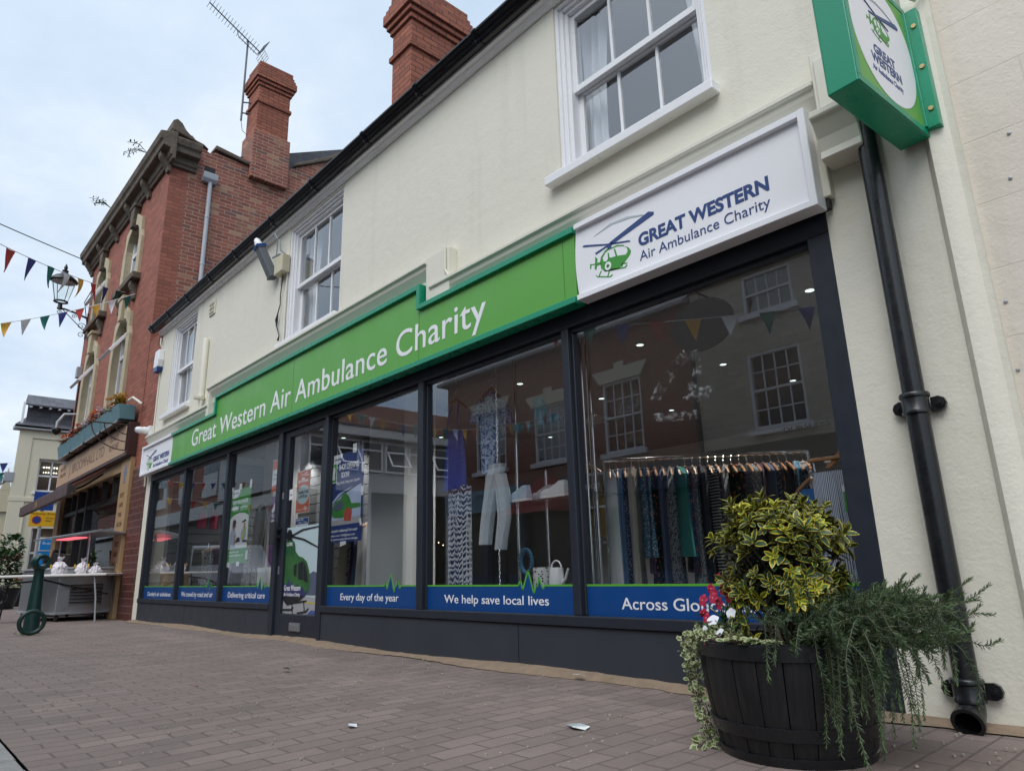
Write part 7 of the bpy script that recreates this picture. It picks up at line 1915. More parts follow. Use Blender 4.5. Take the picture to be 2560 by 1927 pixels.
m = MB(); m.lathe([(0.06, 1.664), (0.062, 1.68), (0.05, 1.86), (0.048, 1.90), (0.055, 1.925), (0.045, 1.925), (0.04, 1.9)], 24, (-3.78, 0.68, 0), caps=False); m.build('body', CYAN, jg, smooth=True)
m = MB(); m.tube([(-3.73, 0.66, 1.89), (-3.68, 0.64, 1.87), (-3.675, 0.64, 1.78), (-3.72, 0.66, 1.72)], 0.008, 8); m.build('handle', CYAN, jg, smooth=True)
mu0 = None
for x, y, lab, sc in ((-4.03, 0.66, 'turquoise mug at the left end of the upper glass shelf', 1.0), (-3.92, 0.72, 'turquoise mug close to the left of the coffee pot', 0.85), (-3.62, 0.68, 'turquoise mug right of the coffee pot', 1.1)):
    if mu0 is None:
        mu0 = thing('mug', lab, 'mug', (x, y, 1.664), 'turquoise crockery on the glass shelf')
        m = MB(); m.lathe([(0.036, 1.664), (0.04, 1.67), (0.042, 1.75), (0.038, 1.75), (0.036, 1.68)], 20, (x, y, 0)); m.build('cup', CYAN, mu0, smooth=True)
        m = MB(); m.tube([(x + 0.038, y, 1.735), (x + 0.068, y, 1.73), (x + 0.068, y, 1.695), (x + 0.038, y, 1.685)], 0.005, 6); m.build('handle', CYAN, mu0, smooth=True)
    else: dup(mu0, (x, y, 1.664), scale=sc, label=lab)
SHOEM = plain('canvas_white', (0.55, 0.58, 0.60), 0.8, var=0.08); SOLE = plain('rubber_sole', (0.66, 0.66, 0.66), 0.6)
def shoe(x, y, z, L, lab, up):
    s_ = thing('canvas_shoe', lab, 'shoe', (x, y, z), 'canvas shoes on the lower glass shelf')
    out = [(-0.5, 0.0), (-0.47, 0.14), (-0.3, 0.19), (0.0, 0.16), (0.3, 0.15), (0.5, 0.12), (0.52, 0.0), (0.5, -0.12), (0.3, -0.15), (0.0, -0.15), (-0.3, -0.18), (-0.47, -0.13)]
    m = MB(); m.extr('xy', [(x + a * L, y + b * L) for a, b in out], z, z + 0.026); m.build('sole', SOLE, s_, bevel=0.006)
    m = MB(); n = len(out); pts = []
    for t, zz in ((0.97, 0.026), (0.96, 0.05), (0.8, 0.07)):
        for a, b in out:
            h = zz + (0.042 if a > 0.05 and zz > 0.06 else 0) + (0.015 if a > -0.15 and zz > 0.06 else 0)
            pts.append((x + a * L * (t if a < 0 else 1 - (1 - t) * 0.4), y + b * L * t * (0.7 if zz > 0.06 else 1), z + h))
    fs = [(i * n + k_, i * n + (k_ + 1) % n, (i + 1) * n + (k_ + 1) % n, (i + 1) * n + k_) for i in range(2) for k_ in range(n)]
    m.add(pts, fs); m.poly(pts[2 * n:]); m.build('upper', up, s_, smooth=True)
    m = MB()
    for i in range(4): m.tube([(x - 0.10 * L + i * 0.07 * L, y - 0.1 * L, z + 0.075 + i * 0.008), (x - 0.10 * L + i * 0.07 * L, y, z + 0.088 + i * 0.008), (x - 0.10 * L + i * 0.07 * L, y + 0.1 * L, z + 0.075 + i * 0.008)], 0.004, 5)
    m.build('lace', SOLE, s_)
SHOEB = plain('canvas_pale_blue', (0.38, 0.46, 0.56), 0.8, var=0.1)
shoe(-3.98, 0.60, 1.109, 0.26, 'pale blue canvas shoe at the left end of the lower glass shelf', SHOEB)
shoe(-3.86, 0.74, 1.109, 0.26, 'grey canvas shoe behind the pale blue one on the lower glass shelf', plain('canvas_grey', (0.3, 0.31, 0.34), 0.8))
shoe(-3.60, 0.62, 1.109, 0.26, 'white canvas shoe at the right end of the lower glass shelf', SHOEM)
mf = thing('mirror_frame', 'small round blue ceramic mirror frame standing behind the blue window band', 'ornament', (-3.97, 0.66, 0.46))
BLUG = plain('blue_glaze', (0.04, 0.13, 0.22), 0.3, var=0.3, scale=30)
m = MB(); m.tube([(-3.97 + 0.062 * math.cos(a), 0.66, 0.665 + 0.085 * math.sin(a)) for a in [2 * PI * i / 30 for i in range(30)]], 0.014, 8, closed=True)
for i in range(22):
    a = 2 * PI * i / 22; m.lathe([(0.0, -0.008), (0.011, 0.0), (0.0, 0.008)], 6, (-3.97 + 0.07 * math.cos(a), 0.648, 0.665 + 0.093 * math.sin(a)), 'y', caps=False)
m.build('frame', BLUG, mf, smooth=True)
m = MB(); m.lathe([(0.05, 0.46), (0.055, 0.47), (0.012, 0.5), (0.012, 0.58)], 14, (-3.97, 0.66, 0)); m.build('foot', BLUG, mf, smooth=True)
bk_ = thing('storage_pot', 'white pot printed with rows of small dark motifs in the window', 'pot', (-3.82, 0.68, 0.46))
m = MB(); m.lathe([(0.066, 0.46), (0.07, 0.47), (0.07, 0.615), (0.064, 0.615), (0.064, 0.48)], 28, (-3.82, 0.68, 0), caps=False); m.build('pot', pattern_mat('motif_print', (0.68, 0.68, 0.68), (0.03, 0.03, 0.03), 'dots', 45, 0.3), bk_, smooth=True)
wc = thing('watering_can', 'white enamel watering can with arched handle in the window', 'watering can', (-3.67, 0.68, 0.46))
m = MB(); m.lathe([(0.06, 0.46), (0.062, 0.47), (0.05, 0.60), (0.046, 0.61), (0.0, 0.612)], 24, (-3.67, 0.68, 0), caps=False); m.build('can', WHITE, wc, smooth=True)
m = MB(); m.tube([(-3.67 + 0.052 * math.cos(a), 0.68, 0.6 + 0.06 * math.sin(a)) for a in [PI * i / 14 for i in range(15)]], 0.006, 8); m.build('handle', WHITE, wc, smooth=True)
m = MB(); m.tube([(-3.63, 0.68, 0.49), (-3.58, 0.68, 0.53), (-3.55, 0.68, 0.60)], [0.014, 0.01, 0.008], 8); m.build('spout', WHITE, wc, smooth=True)
m = MB(); m.box(-3.50, -3.42, 0.66, 0.70, 0.46, 0.74); tag(m.build('white_board', WHITE, bevel=0.02), 'upright white board leaning at the right edge of the fifth pane', 'board')
ov = thing('hanging_dress', 'mustard brown dress hanging behind the shelves at the right of the fifth pane', 'dress', (-3.9, 1.4, 0.7))
m = cloth([(0.85, -3.92, 1.4, 0.16, 0.06), (1.1, -3.92, 1.4, 0.14, 0.06), (1.32, -3.92, 1.4, 0.11, 0.05), (1.42, -3.92, 1.4, 0.07, 0.04)], seed=8); m.build('dress', plain('mustard_cord', (0.16, 0.095, 0.02), 0.9), ov, smooth=True)
hanger(ov, -3.92, 1.4, 1.46, 0.14)

# rails of clothes
FAB = [('faded_denim_blue', lambda: plain('faded_denim_blue', (0.10, 0.18, 0.32), 0.9, var=0.2)), ('white_flower_print', lambda: pattern_mat('white_flower_print', (0.03, 0.035, 0.06), (0.45, 0.45, 0.45), 'noise', 60, 0.55)),
       ('aqua_dot_print', lambda: pattern_mat('aqua_dot_print', (0.05, 0.14, 0.22), (0.50, 0.55, 0.58), 'dots', 70, 0.3)), ('black_floral', lambda: pattern_mat('black_floral', (0.012, 0.012, 0.014), (0.45, 0.15, 0.06), 'dots', 28, 0.28, (0.03, 0.09, 0.03))),
       ('dusk_blue', lambda: plain('dusk_blue', (0.07, 0.10, 0.18), 0.9, var=0.15)), ('grey_paisley', lambda: pattern_mat('grey_paisley', (0.30, 0.31, 0.33), (0.06, 0.06, 0.08), 'noise', 48, 0.5)),
       ('rust_floral', lambda: pattern_mat('rust_floral', (0.02, 0.014, 0.02), (0.42, 0.10, 0.03), 'noise', 30, 0.55)), ('silver_print', lambda: pattern_mat('silver_print', (0.16, 0.18, 0.20), (0.52, 0.53, 0.52), 'noise', 70, 0.5)),
       ('teal_cloth', lambda: plain('teal_cloth', (0.02, 0.17, 0.15), 0.9)), ('hoop_knit', lambda: pattern_mat('hoop_knit', (0.02, 0.02, 0.025), (0.6, 0.6, 0.6), 'hoop', 14, 0.5)), ('dark_navy', lambda: plain('dark_navy', (0.012, 0.016, 0.03), 0.9)),
       ('beige_linen', lambda: plain('beige_linen', (0.34, 0.31, 0.26), 0.9, var=0.1)), ('plum', lambda: plain('plum', (0.06, 0.03, 0.07), 0.9)), ('white_cotton', lambda: plain('white_cotton', (0.5, 0.5, 0.5), 0.9, var=0.08))]
FABM = [f() for _, f in FAB]
FWORD = ['faded denim blue dress', 'black dress with white flowers', 'aqua dotted dress', 'black floral skirt with orange blooms', 'dusk blue dress', 'grey paisley blouse', 'rust and black floral dress', 'silver grey printed dress', 'teal green top', 'black and white hooped dress', 'dark navy dress', 'beige linen shirt', 'plum coloured blouse', 'white cotton blouse']
rc = random.Random(21)
def rail(name, lab, p0, p1, z, n, order, zlow, grp, where, single=True):
    p0, p1 = Vector(p0), Vector(p1)
    r = thing('clothes_rail', lab, 'clothes rail', ((p0.x + p1.x) / 2, (p0.y + p1.y) / 2, 0.06), 'clothes rails inside the shop')
    m = MB(); m.tube([(p0.x, p0.y, z), (p1.x, p1.y, z)], 0.013, 8); m.build('bar', CHROME, r)
    m = MB()
    for q in (p0, p1): m.tube([(q.x, q.y, 0.06), (q.x, q.y, z)], 0.013, 8)
    m.build('upright', CHROME, r)
    d = (p1 - p0).normalized(); ang = math.atan2(d.y, d.x) + PI / 2
    for i in range(n):
        c = p0.lerp(p1, (i + 0.7) / (n + 0.4)); k_ = order[i % len(order)]
        zl = rc.choice(zlow); wd = rc.uniform(0.13, 0.23)
        g = thing('hanging_garment', '%s beside the %s %s' % (FWORD[k_], FWORD[order[i - 1]] if i else 'rail upright', where), 'garment', (c.x, c.y, z - 0.1), grp)
        zt = z - 0.13
        m = MB(); m.T = None
        hd = rc.uniform(0.02, 0.045)
        rows = [(zl, wd * rc.uniform(1.0, 1.25)), (zl + (zt - zl) * 0.4, wd * 0.95), (zl + (zt - zl) * 0.75, wd * 0.9), (zt - 0.02, wd * 0.98), (zt + 0.05, wd * 0.35)]
        mm = cloth([(zz, 0, 0, hw, hd * (1.3 if j == 0 else 1)) for j, (zz, hw) in enumerate(rows)], n=24, folds=6, amp=0.09, seed=i * 1.7)
        M_ = Matrix.Translation((c.x, c.y, 0)) @ Matrix.Rotation(ang + rc.uniform(-0.35, 0.35), 4, 'Z')
        m.add([M_ @ v for v in mm.v], mm.f)
        m.build('garment', FABM[k_], g, smooth=True)
        hanger(g, c.x, c.y, z - 0.075, 0.2, ang)
rail('r1', 'chrome clothes rail full of dresses behind the big right window', (-3.42, 1.0, 0), (-2.25, 1.95, 0), 1.40, 26, [13, 0, 1, 11, 2, 12, 3, 4, 5, 8, 6, 7, 10, 9, 1, 5, 3, 0, 7, 12, 4, 1, 6, 10, 2, 5], (0.2, 0.24, 0.3, 0.42, 0.55, 0.66, 0.28), 'dresses on the rail behind the right window', 'behind the right window')
rail('r2', 'chrome clothes rail of dull garments behind the blue poster', (-8.9, 1.9, 0), (-7.55, 1.75, 0), 1.35, 8, [11, 5, 12, 4, 13, 6, 11, 0], (0.35, 0.45), 'garments behind the blue poster', 'behind the blue poster')
rail('r3', 'chrome clothes rail of rose and grey garments at the left end of the shop', (-11.5, 0.85, 0), (-10.3, 1.15, 0), 1.15, 7, [11, 5, 12, 11, 13, 12, 5], (0.35, 0.42), 'garments at the left end of the shop', 'in the leftmost pane')
tr = thing('hanging_trousers', 'blue and white striped trousers clipped to a wooden hanger in the big right window', 'trousers', (-1.47, 0.45, 0.46))
STR = pattern_mat('ticking_stripe', (0.58, 0.60, 0.66), (0.07, 0.10, 0.22), 'stripe', 38, 0.55)
m = cloth([(0.47, -1.49, 0.45, 0.07, 0.05), (0.75, -1.50, 0.45, 0.075, 0.055), (0.93, -1.49, 0.45, 0.085, 0.055), (1.04, -1.48, 0.45, 0.09, 0.05)], folds=4, amp=0.04, seed=9)
m2 = cloth([(0.47, -1.36, 0.46, 0.06, 0.05), (0.75, -1.38, 0.46, 0.07, 0.055), (0.93, -1.40, 0.46, 0.085, 0.055), (1.04, -1.42, 0.45, 0.09, 0.05)], folds=4, amp=0.04, seed=10)
m.add(m2.v, m2.f); m.build('trousers', STR, tr, smooth=True)
m = MB(); m.box(-1.58, -1.30, 0.43, 0.465, 1.10, 1.118); m.extr('xz', [(-1.5, 1.06), (-1.42, 1.14), (-1.38, 1.14), (-1.34, 1.06), (-1.37, 1.06), (-1.40, 1.11), (-1.47, 1.06)], 0.44, 0.455); m.build('hanger', WOODH, tr, bevel=0.004)
m = MB(); m.tube([(-1.56, 0.45, 1.10), (-1.555, 0.45, 1.05)], 0.004, 6); m.tube([(-1.36, 0.45, 1.14), (-1.36, 0.45, 1.22), (-1.35, 0.45, 1.6)], 0.003, 6); m.build('clip', CHROME, tr)
m = MB(); m.box(-1.405, -1.35, 0.385, 0.388, 0.83, 0.96); m.build('price_tag', PGREEN, tr)
m = MB(); m.box(-1.405, -1.35, 0.384, 0.386, 0.93, 0.962); m.build('tag_header', PWHITE, tr)
m = MB(); m.tube([(-3.07, 0.4, 0.46), (-3.07, 0.4, 2.6)], 0.012, 10); m.tube([(-3.05, 0.42, 0.46), (-3.04, 0.42, 2.6)], 0.006, 8)
tag(m.build('display_pole', CHROME, smooth=True), 'thin chrome pole standing at the left edge of the big right window', 'pole')
rf_ = thing('hanging_shirt', 'bright blue top hanging behind the striped trousers', 'top', (-1.72, 0.8, 0.9))
m = cloth([(0.62, -1.74, 0.8, 0.09, 0.05), (0.9, -1.74, 0.8, 0.09, 0.05), (1.0, -1.74, 0.8, 0.06, 0.04)], seed=12); m.build('top', plain('bright_blue_cotton', (0.02, 0.12, 0.36), 0.9), rf_, smooth=True)
hanger(rf_, -1.74, 0.8, 1.06, 0.1)
m = MB(); m.tube([(-2.4, 2.6, 1.42), (-0.95, 2.6, 1.42)], 0.035, 12); tag(m.build('ceiling_pipe', CHROME, smooth=True), 'thick horizontal steel tube behind the big right window', 'tube')
sf = thing('straw_hat', 'straw hat with frayed brim hung at the right edge of the big window', 'hat', (-1.33, 0.4, 1.45))
m = MB(); m.lathe([(0.10, -0.02), (0.065, -0.01), (0.05, 0.04), (0.0, 0.05)], 18, (-1.30, 0.42, 1.46), 'y', caps=False); m.build('hat', plain('straw', (0.42, 0.30, 0.18), 0.9, var=0.2, scale=60), sf, smooth=True)
# grey coat, pink bags, slat wall end, boxes
ct = thing('hanging_coat', 'long grey raincoat hanging beside the green poster in the third pane', 'coat', (-9.2, 0.75, 0.7))
m = cloth([(0.72, -9.32, 0.75, 0.17, 0.07), (1.0, -9.30, 0.75, 0.16, 0.07), (1.3, -9.29, 0.75, 0.15, 0.07), (1.48, -9.28, 0.75, 0.10, 0.06), (1.54, -9.28, 0.75, 0.05, 0.04)], seed=14, amp=0.07); m.tube([(-9.15, 0.72, 1.47), (-9.10, 0.68, 1.2), (-9.12, 0.66, 0.95)], [0.045, 0.05, 0.045], 10)
m.build('coat', plain('taupe_cotton', (0.17, 0.16, 0.15), 0.9, var=0.12), ct, smooth=True); hanger(ct, -9.28, 0.75, 1.57, 0.14)
pb0 = None
for i, (x, y, z) in enumerate(((-11.6, 0.75, 1.50), (-11.55, 0.92, 1.48), (-11.5, 1.08, 1.50), (-11.45, 1.25, 1.48))):
    lab = 'pink handbag hanging high on the grey slat wall in the second pane'
    if pb0 is None:
        pb0 = thing('handbag', lab, 'handbag', (x, y, z), 'pink handbags on the slat wall')
        m = cloth([(z - 0.12, x, y, 0.06, 0.07), (z, x, y, 0.055, 0.065), (z + 0.1, x, y, 0.045, 0.055)], seed=3); m.build('bag', plain('raspberry_leather', (0.40, 0.03, 0.10), 0.5), pb0, smooth=True)
        m = MB(); m.tube([(x, y - 0.04, z + 0.1), (x, y - 0.03, z + 0.22), (x, y + 0.03, z + 0.22), (x, y + 0.04, z + 0.1)], 0.006, 6); m.build('strap', plain('coral_strap', (0.55, 0.10, 0.08), 0.5), pb0, smooth=True)
    else: dup(pb0, (x, y, z), rotz=0.2 * i)
m = MB()
for i in range(16): m.box(-11.895, -11.85, 0.35, 4.5, 0.1 + i * 0.15, 0.1 + i * 0.15 + 0.138)
m.build('slat_panel', MATS['grey_slatwall'], shop)
m = MB(); m.box(-11.75, -11.35, 0.25, 0.55, 0.44, 0.70); tag(m.build('cardboard_box', plain('cardboard', (0.30, 0.20, 0.10), 0.9), bevel=0.004), 'brown cardboard box on the plinth in the leftmost pane', 'box')
# faint lettering on the glass
fl_ = text('window_lettering', 'DURSLEYS', (-1.50, 0.047, 1.205), 0.22, 0.02, plain('faded_window_letters', (0.035, 0.035, 0.035), 0.6), None, depth=0.001)
tag(fl_, 'faint dark lettering on the right end of the big window', 'lettering')
# fairy light dots
FL = emit_mat('fairy_light_bulb', (1.0, 0.75, 0.45), 6.0)
fz0 = None
for x, y, z in ((-6.1, 1.3, 0.86), (-5.98, 1.3, 0.90), (-5.9, 1.3, 0.87), (-7.15, 1.5, 0.86)):
    m = MB(); m.lathe([(0, -0.006), (0.006, 0), (0, 0.006)], 8, (0, 0, 0), caps=False)
    if fz0 is None:
        fz0 = m.build('fairy_light', FL); tag(fz0, 'tiny warm fairy light glowing behind the fourth pane', 'fairy light', 'fairy lights in the shop'); fz0.location = (x, y, z)
    else:
        c_ = fz0.copy(); COL.objects.link(c_); c_.location = (x, y, z)

# ================================================================== THE OTHER SIDE OF THE STREET
YO = -9.9
def osash(par, x0, x1, z0, z1, nx, nz, open_top=False):
    f = MB(); w = 0.06
    f.box(x0, x0 + w, YO - 0.1, YO - 0.02, z0, z1); f.box(x1 - w, x1, YO - 0.1, YO - 0.02, z0, z1); f.box(x0 + w, x1 - w, YO - 0.1, YO - 0.02, z0, z0 + w); f.box(x0 + w, x1 - w, YO - 0.1, YO - 0.02, z1 - w, z1)
    zm = (z0 + z1) / 2
    f.box(x0 + w, x1 - w, YO - 0.095, YO - 0.03, zm - 0.025, zm + 0.025)
    for i in range(1, nx): x = x0 + w + (x1 - x0 - 2 * w) * i / nx; f.box(x - 0.012, x + 0.012, YO - 0.09, YO - 0.05, z0 + w, z1 - w)
    for j in range(1, nz):
        z = z0 + (z1 - z0) * j / nz
        if abs(z - zm) > 0.1: f.box(x0 + w, x1 - w, YO - 0.088, YO - 0.052, z - 0.012, z + 0.012)
    wd = f.build('window', WHITE, par)
    g = MB(); g.poly([(x0 + w, YO - 0.07, z0 + w), (x1 - w, YO - 0.07, z0 + w), (x1 - w, YO - 0.07, z1 - w), (x0 + w, YO - 0.07, z1 - w)]); g.build('glass', GLASS_S, wd, normals=False)
    s_ = MB(); s_.box(x0 - 0.1, x1 + 0.1, YO - 0.1, YO + 0.1, z0 - 0.12, z0); s_.build('sill', WHITE, wd)
    return wd
oc = thing('cream_brick_building', 'cream painted brick building across the street reflected in the big right window', 'building', (-4, -10, 0))
ch_ = [(-6.86, -5.7, 3.25, 4.87), (-6.78, -5.68, 5.72, 6.62), (-3.9, -2.74, 3.25, 4.87), (-3.9, -2.74, 5.72, 6.62), (-0.9, 0.26, 3.25, 4.87)]
m = MB(); m.wall(-8.08, 3, 2.9, 8.6, ch_, YO - 0.3, YO); m.build('wall', BRICK_CRM, oc, merge=True)
for h_ in ch_: osash(oc, *h_, 4, 4 if h_[3] < 5 else 2)
m = MB(); m.box(-8.1, 3, YO, YO + 0.1, 6.66, 6.8); m.box(-8.1, 3, YO - 0.3, YO + 0.15, 8.6, 8.8); m.build('string_course', CREAM2, oc)
m = MB(); m.T = Matrix.Translation((-6.23, YO + 0.02, 7.2)) @ Matrix.Rotation(R_(50), 4, 'X')
m.box(-0.6, 0.6, -0.02, 0.02, -0.5, -0.45); m.box(-0.6, 0.6, -0.02, 0.02, -0.05, 0)
for x in (-0.6, -0.3, 0, 0.3, 0.57): m.box(x, x + 0.03, -0.015, 0.015, -0.45, -0.05)
m.build('open_light', WHITE, oc)
m = MB(); m.box(-8.0, 3, YO - 0.3, YO + 0.12, 2.45, 2.95); m.box(-8.0, -7.6, YO - 0.2, YO + 0.05, 0.06, 2.45); m.box(-3.0, -2.7, YO - 0.2, YO + 0.05, 0.06, 2.45); m.build('shop_fascia', plain('black_shop_fascia', (0.015, 0.015, 0.016), 0.4), oc)
m = MB(); m.box(-7.6, 3, YO - 0.25, YO - 0.2, 0.06, 2.45); m.build('shop_window', plain('dark_shop_glass', (0.03, 0.035, 0.04), 0.1), oc)
m = MB(); m.box(-8.08, 3, -18, YO - 0.35, 0, 8.5); m.build('body', DARK, oc)
m = MB(); m.tube([(-8.12, YO + 0.06, 0.1), (-8.12, YO + 0.06, 6.5)], 0.05, 8); m.build('downpipe', IRON, oc)
m = MB(); m.extr('xz', ring2d(-7.1, 5.37, 0.72, 0.55, 40), YO + 1.17, YO + 1.23); m.tube([(-7.1, YO, 6.05), (-7.1, YO + 1.3, 6.05)], 0.025, 6); m.tube([(-7.1, YO + 1.2, 6.05), (-7.1, YO + 1.2, 5.9)], 0.015, 6)  # disc on a bracket, added for the dark oval in the window reflection
tag(m.build('dark_reflection_disc', plain('dark_grey_disc', (0.085, 0.08, 0.078), 0.6)), 'round dark disc added across the street to make the dark oval in the reflection', 'hanging sign')
ob = thing('brick_terrace', 'red brick slate roofed terrace across the street reflected in the fifth pane', 'building', (-12.7, -10, 0))
bh = [(-10.85, -9.65, 3.3, 5.08), (-13.35, -12.15, 3.38, 4.95), (-15.9, -14.55, 3.44, 5.2)]
m = MB(); m.wall(-17.3, -8.1, 2.9, 6.5, bh, YO - 0.3, YO); m.build('wall', BRICK_OPP, ob, merge=True)
for h_ in bh:
    osash(ob, *h_, 4, 4)
    l_ = MB(); c_ = (h_[0] + h_[1]) / 2; hw = (h_[1] - h_[0]) / 2
    l_.extr('xz', [(c_ - hw - 0.05, h_[3]), (c_ + hw + 0.05, h_[3]), (c_ + hw + 0.28, h_[3] + 0.34), (c_ + 0.14, h_[3] + 0.34), (c_ + 0.16, h_[3] + 0.48), (c_ - 0.16, h_[3] + 0.48), (c_ - 0.14, h_[3] + 0.34), (c_ - hw - 0.28, h_[3] + 0.34)], YO, YO + 0.05)
    l_.build('lintel', CREAM2, ob)
m = MB(); m.extr('yz', [(YO + 0.25, 6.42), (YO + 0.25, 6.5), (-14, 9.3), (-18, 6.42)], -17.6, -8.1); m.build('roof', SLATE_O, ob)
m = MB(); m.extr('yz', [(YO - 0.31, 0), (YO - 0.31, 6.5), (-14, 9.1), (-17.9, 6.5), (-17.9, 0)], -17.3, -8.12); m.build('body', BRICK_OPP, ob)
m = MB(); m.box(-17.3, -14.0, YO - 0.1, YO + 0.1, 2.25, 2.9); m.build('pale_fascia', plain('pale_blue_fascia', (0.16, 0.30, 0.42), 0.5), ob)
m = MB(); m.box(-14.0, -8.2, YO - 0.1, YO + 0.1, 2.3, 2.9); m.build('navy_fascia', plain('navy_fascia', (0.02, 0.03, 0.07), 0.5), ob)
text('lettering', 'Bennett\nJones', (-14.5, YO + 0.101, 2.62), 1.4, 0.2, plain('dark_sign_letters', (0.02, 0.03, 0.06), 0.5), ob, U=(-1, 0, 0), depth=0.004)
text('lettering', 'tours.co.uk', (-11.0, YO + 0.101, 2.5), 1.7, 0.18, LETTER, ob, U=(-1, 0, 0), depth=0.004)
m = MB(); m.box(-17.3, -8.2, YO - 0.25, YO - 0.2, 0.5, 2.3); m.build('shop_window', MATS['dark_shop_glass'], ob)
m = MB()
for x in (-17.2, -15.6, -14.0, -12.2, -10.4, -8.6): m.box(x, x + 0.14, YO - 0.18, YO, 0.06, 2.3)
m.box(-17.3, -8.2, YO - 0.18, YO - 0.02, 0.06, 0.5); m.build('shop_frame', MATS['dusk_blue'], ob)
ar = MB(); ar.T = None
pts_ = [(-12.9 + 1.0 * math.cos(a), 2.0 + 1.0 * math.sin(a)) for a in [PI * i / 14 for i in range(15)]]
for i in range(14):
    a, b = pts_[i], pts_[i + 1]; ar.poly([(a[0], YO + 0.12, a[1]), (b[0], YO + 0.12, b[1]), (-12.9 + (b[0] + 12.9) * 1.0, YO + 0.9, 2.0), (-12.9 + (a[0] + 12.9) * 1.0, YO + 0.9, 2.0)])
tag(ar.build('red_awning', plain('red_awning_canvas', (0.28, 0.035, 0.03), 0.8), normals=False), 'red domed awning across the street seen reflected behind the white shoes', 'awning')
bn = thing('street_bench', 'dark slatted bench across the street reflected low in the fifth pane', 'bench', (-12.9, -8.9, 0.06))
m = MB()
for i in range(4): m.box(-13.8, -12.0, -9.0 + i * 0.1, -8.93 + i * 0.1, 0.48, 0.51)
for i in range(4): m.box(-13.8, -12.0, -9.08 - i * 0.02, -9.05 - i * 0.02, 0.56 + i * 0.1, 0.63 + i * 0.1)
m.build('slat', DKW, bn)
m = MB()
for x in (-13.75, -12.1): m.box(x, x + 0.05, -9.1, -8.6, 0.44, 0.48); m.box(x, x + 0.05, -8.65, -8.6, 0.06, 0.7); m.box(x, x + 0.05, -9.1, -9.05, 0.06, 0.95)
m.build('end_frame', IRON, bn)
wb_ = thing('modern_block', 'white panelled modern block with blue grey windows reflected in the fourth pane', 'building', (-24, -13, 0))
XB = -24.0
PAN = plain('white_cladding', (0.50, 0.51, 0.52), 0.5, var=0.05); GREYW = plain('dark_office_glass', (0.05, 0.055, 0.065), 0.15, var=0.2)
m = MB(); m.box(XB - 8, XB - 0.05, -30, -8, 3.75, 5.9); m.build('wall', PAN, wb_)
m = MB(); m.box(XB - 8.2, XB + 0.25, -30.2, -7.8, 5.9, 6.35); m.build('roof_fascia', PAN, wb_)
m = MB(); m.box(XB - 8.2, XB + 0.26, -30.2, -7.79, 6.25, 6.36); m.box(XB - 8.2, XB + 0.255, -30.2, -7.795, 5.86, 5.92); m.build('roof_edge', CHAR, wb_)
m = MB(); m.box(XB - 8, XB - 0.4, -30, -8.3, 0, 3.75); m.build('dark_ground_floor', GREYW, wb_)
y = -8.4
i = 0
while y > -27:
    f = MB(); a, b = y - 1.0, y
    f.box(XB - 0.05, XB + 0.03, a, a + 0.07, 4.55, 5.78); f.box(XB - 0.05, XB + 0.03, b - 0.07, b, 4.55, 5.78); f.box(XB - 0.05, XB + 0.03, a + 0.07, b - 0.07, 4.55, 4.62); f.box(XB - 0.05, XB + 0.03, a + 0.07, b - 0.07, 5.71, 5.78); f.box(XB - 0.05, XB + 0.03, a + 0.07, b - 0.07, 5.38, 5.44)
    w = f.build('window', WHITE, wb_)
    f = MB(); f.box(XB - 0.045, XB - 0.01, a + 0.07, b - 0.07, 4.62, 5.71); f.build('glass', GREYW, w)
    if i in (1, 3, 5, 6):
        f = MB(); f.T = Matrix.Translation((XB + 0.04, 0, 5.4)) @ Matrix.Rotation(R_(-35), 4, 'Y')
        f.box(-0.02, 0.02, a + 0.05, a + 0.11, -0.78, 0); f.box(-0.02, 0.02, b - 0.11, b - 0.05, -0.78, 0); f.box(-0.02, 0.02, a + 0.11, b - 0.11, -0.78, -0.72); f.box(-0.02, 0.02, a + 0.11, b - 0.11, -0.06, 0)
        f.build('open_light', WHITE, w)
    y -= 1.12; i += 1
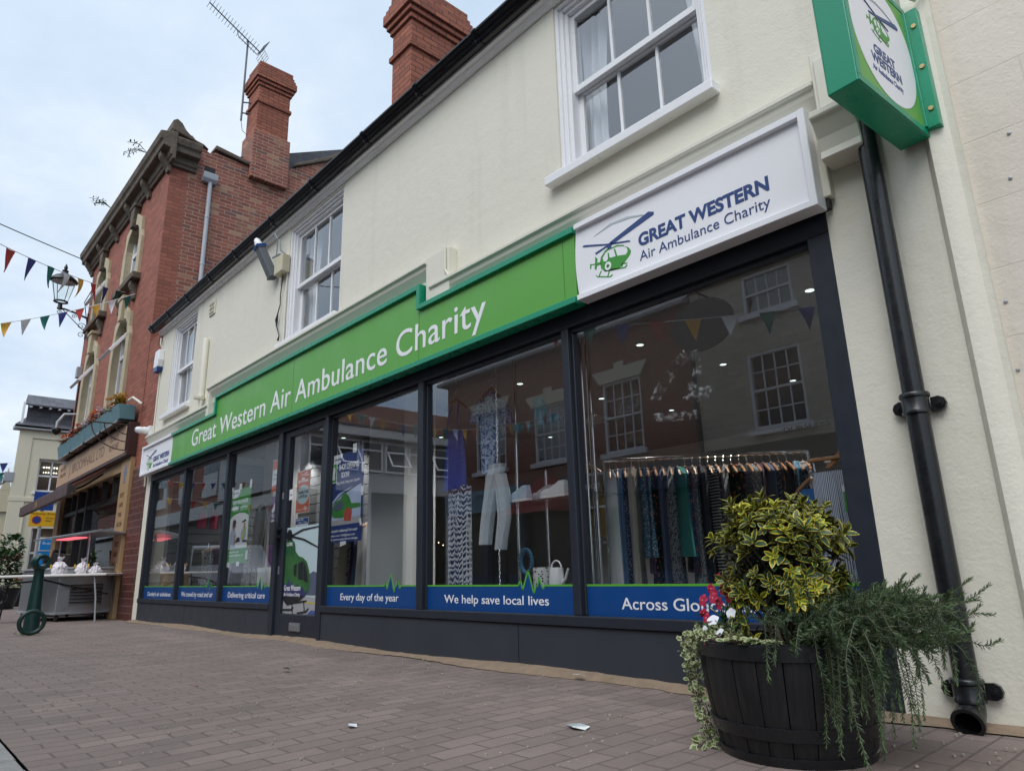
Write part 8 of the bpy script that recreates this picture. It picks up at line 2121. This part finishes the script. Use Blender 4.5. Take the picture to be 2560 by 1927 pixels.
for y in (-9, -11, -13, -15, -17, -20, -23): 
    f = MB(); f.box(XB - 0.06, XB + 0.02, y - 0.15, y + 0.15, 0.0, 3.75); f.build('pillar', PAN, wb_)
bl = thing('brick_offices', 'brick building with big white windows reflected in the three left panes', 'building', (-36, -9, 0))
m = MB(); m.box(-60, -24.4, -18, -8.2, 3.4, 7.4); m.build('wall', BRICK_OPP, bl)
m = MB(); m.box(-60, -24.4, -17.9, -8.6, 0, 3.4); m.build('ground_floor', GREYW, bl)
for i, x in enumerate((-27.5, -31, -34.5, -38, -42, -46, -50)):
    f = MB(); f.box(x, x + 1.9, -8.2, -8.12, 4.3, 6.6); w = f.build('window', PAN, bl)
    f = MB(); f.box(x + 0.1, x + 0.9, -8.12, -8.1, 5.4, 6.5); f.box(x + 1.0, x + 1.8, -8.12, -8.1, 5.4, 6.5); f.build('glass', GREYW, w)
f = MB(); f.box(-60, -24.3, -8.2, -8.0, 3.3, 3.9); f.build('fascia', PAN, bl)
# parked van seen in the butcher's window
vn = thing('parked_van', 'white van parked across the street reflected in the butcher window', 'van', (-26.5, -6.9, 0))
VW = plain('white_van_paint', (0.55, 0.57, 0.60), 0.25, var=0.03, coat=0.4)
m = MB(); m.extr('xz', [(-29, 0.35), (-24.6, 0.35), (-24.5, 0.8), (-25.2, 1.05), (-25.9, 1.75), (-28.9, 1.85), (-29.05, 0.9)], -7.7, -6.1); m.build('body', VW, vn, bevel=0.06)
m = MB(); m.extr('xz', [(-25.4, 1.08), (-26.0, 1.62), (-26.7, 1.66), (-26.7, 1.08)], -6.095, -6.085); m.extr('xz', [(-26.85, 1.08), (-26.85, 1.66), (-28.6, 1.70), (-28.7, 1.08)], -6.095, -6.085); m.build('side_window', MATS['dark_shop_glass'], vn)
for x in (-25.3, -28.2):
    m = MB(); m.lathe([(0.2, -6.05), (0.33, -6.06), (0.34, -6.2), (0.33, -6.28)], 20, (x, 0, 0.33), 'y'); m.build('wheel', IRON, vn, smooth=True)
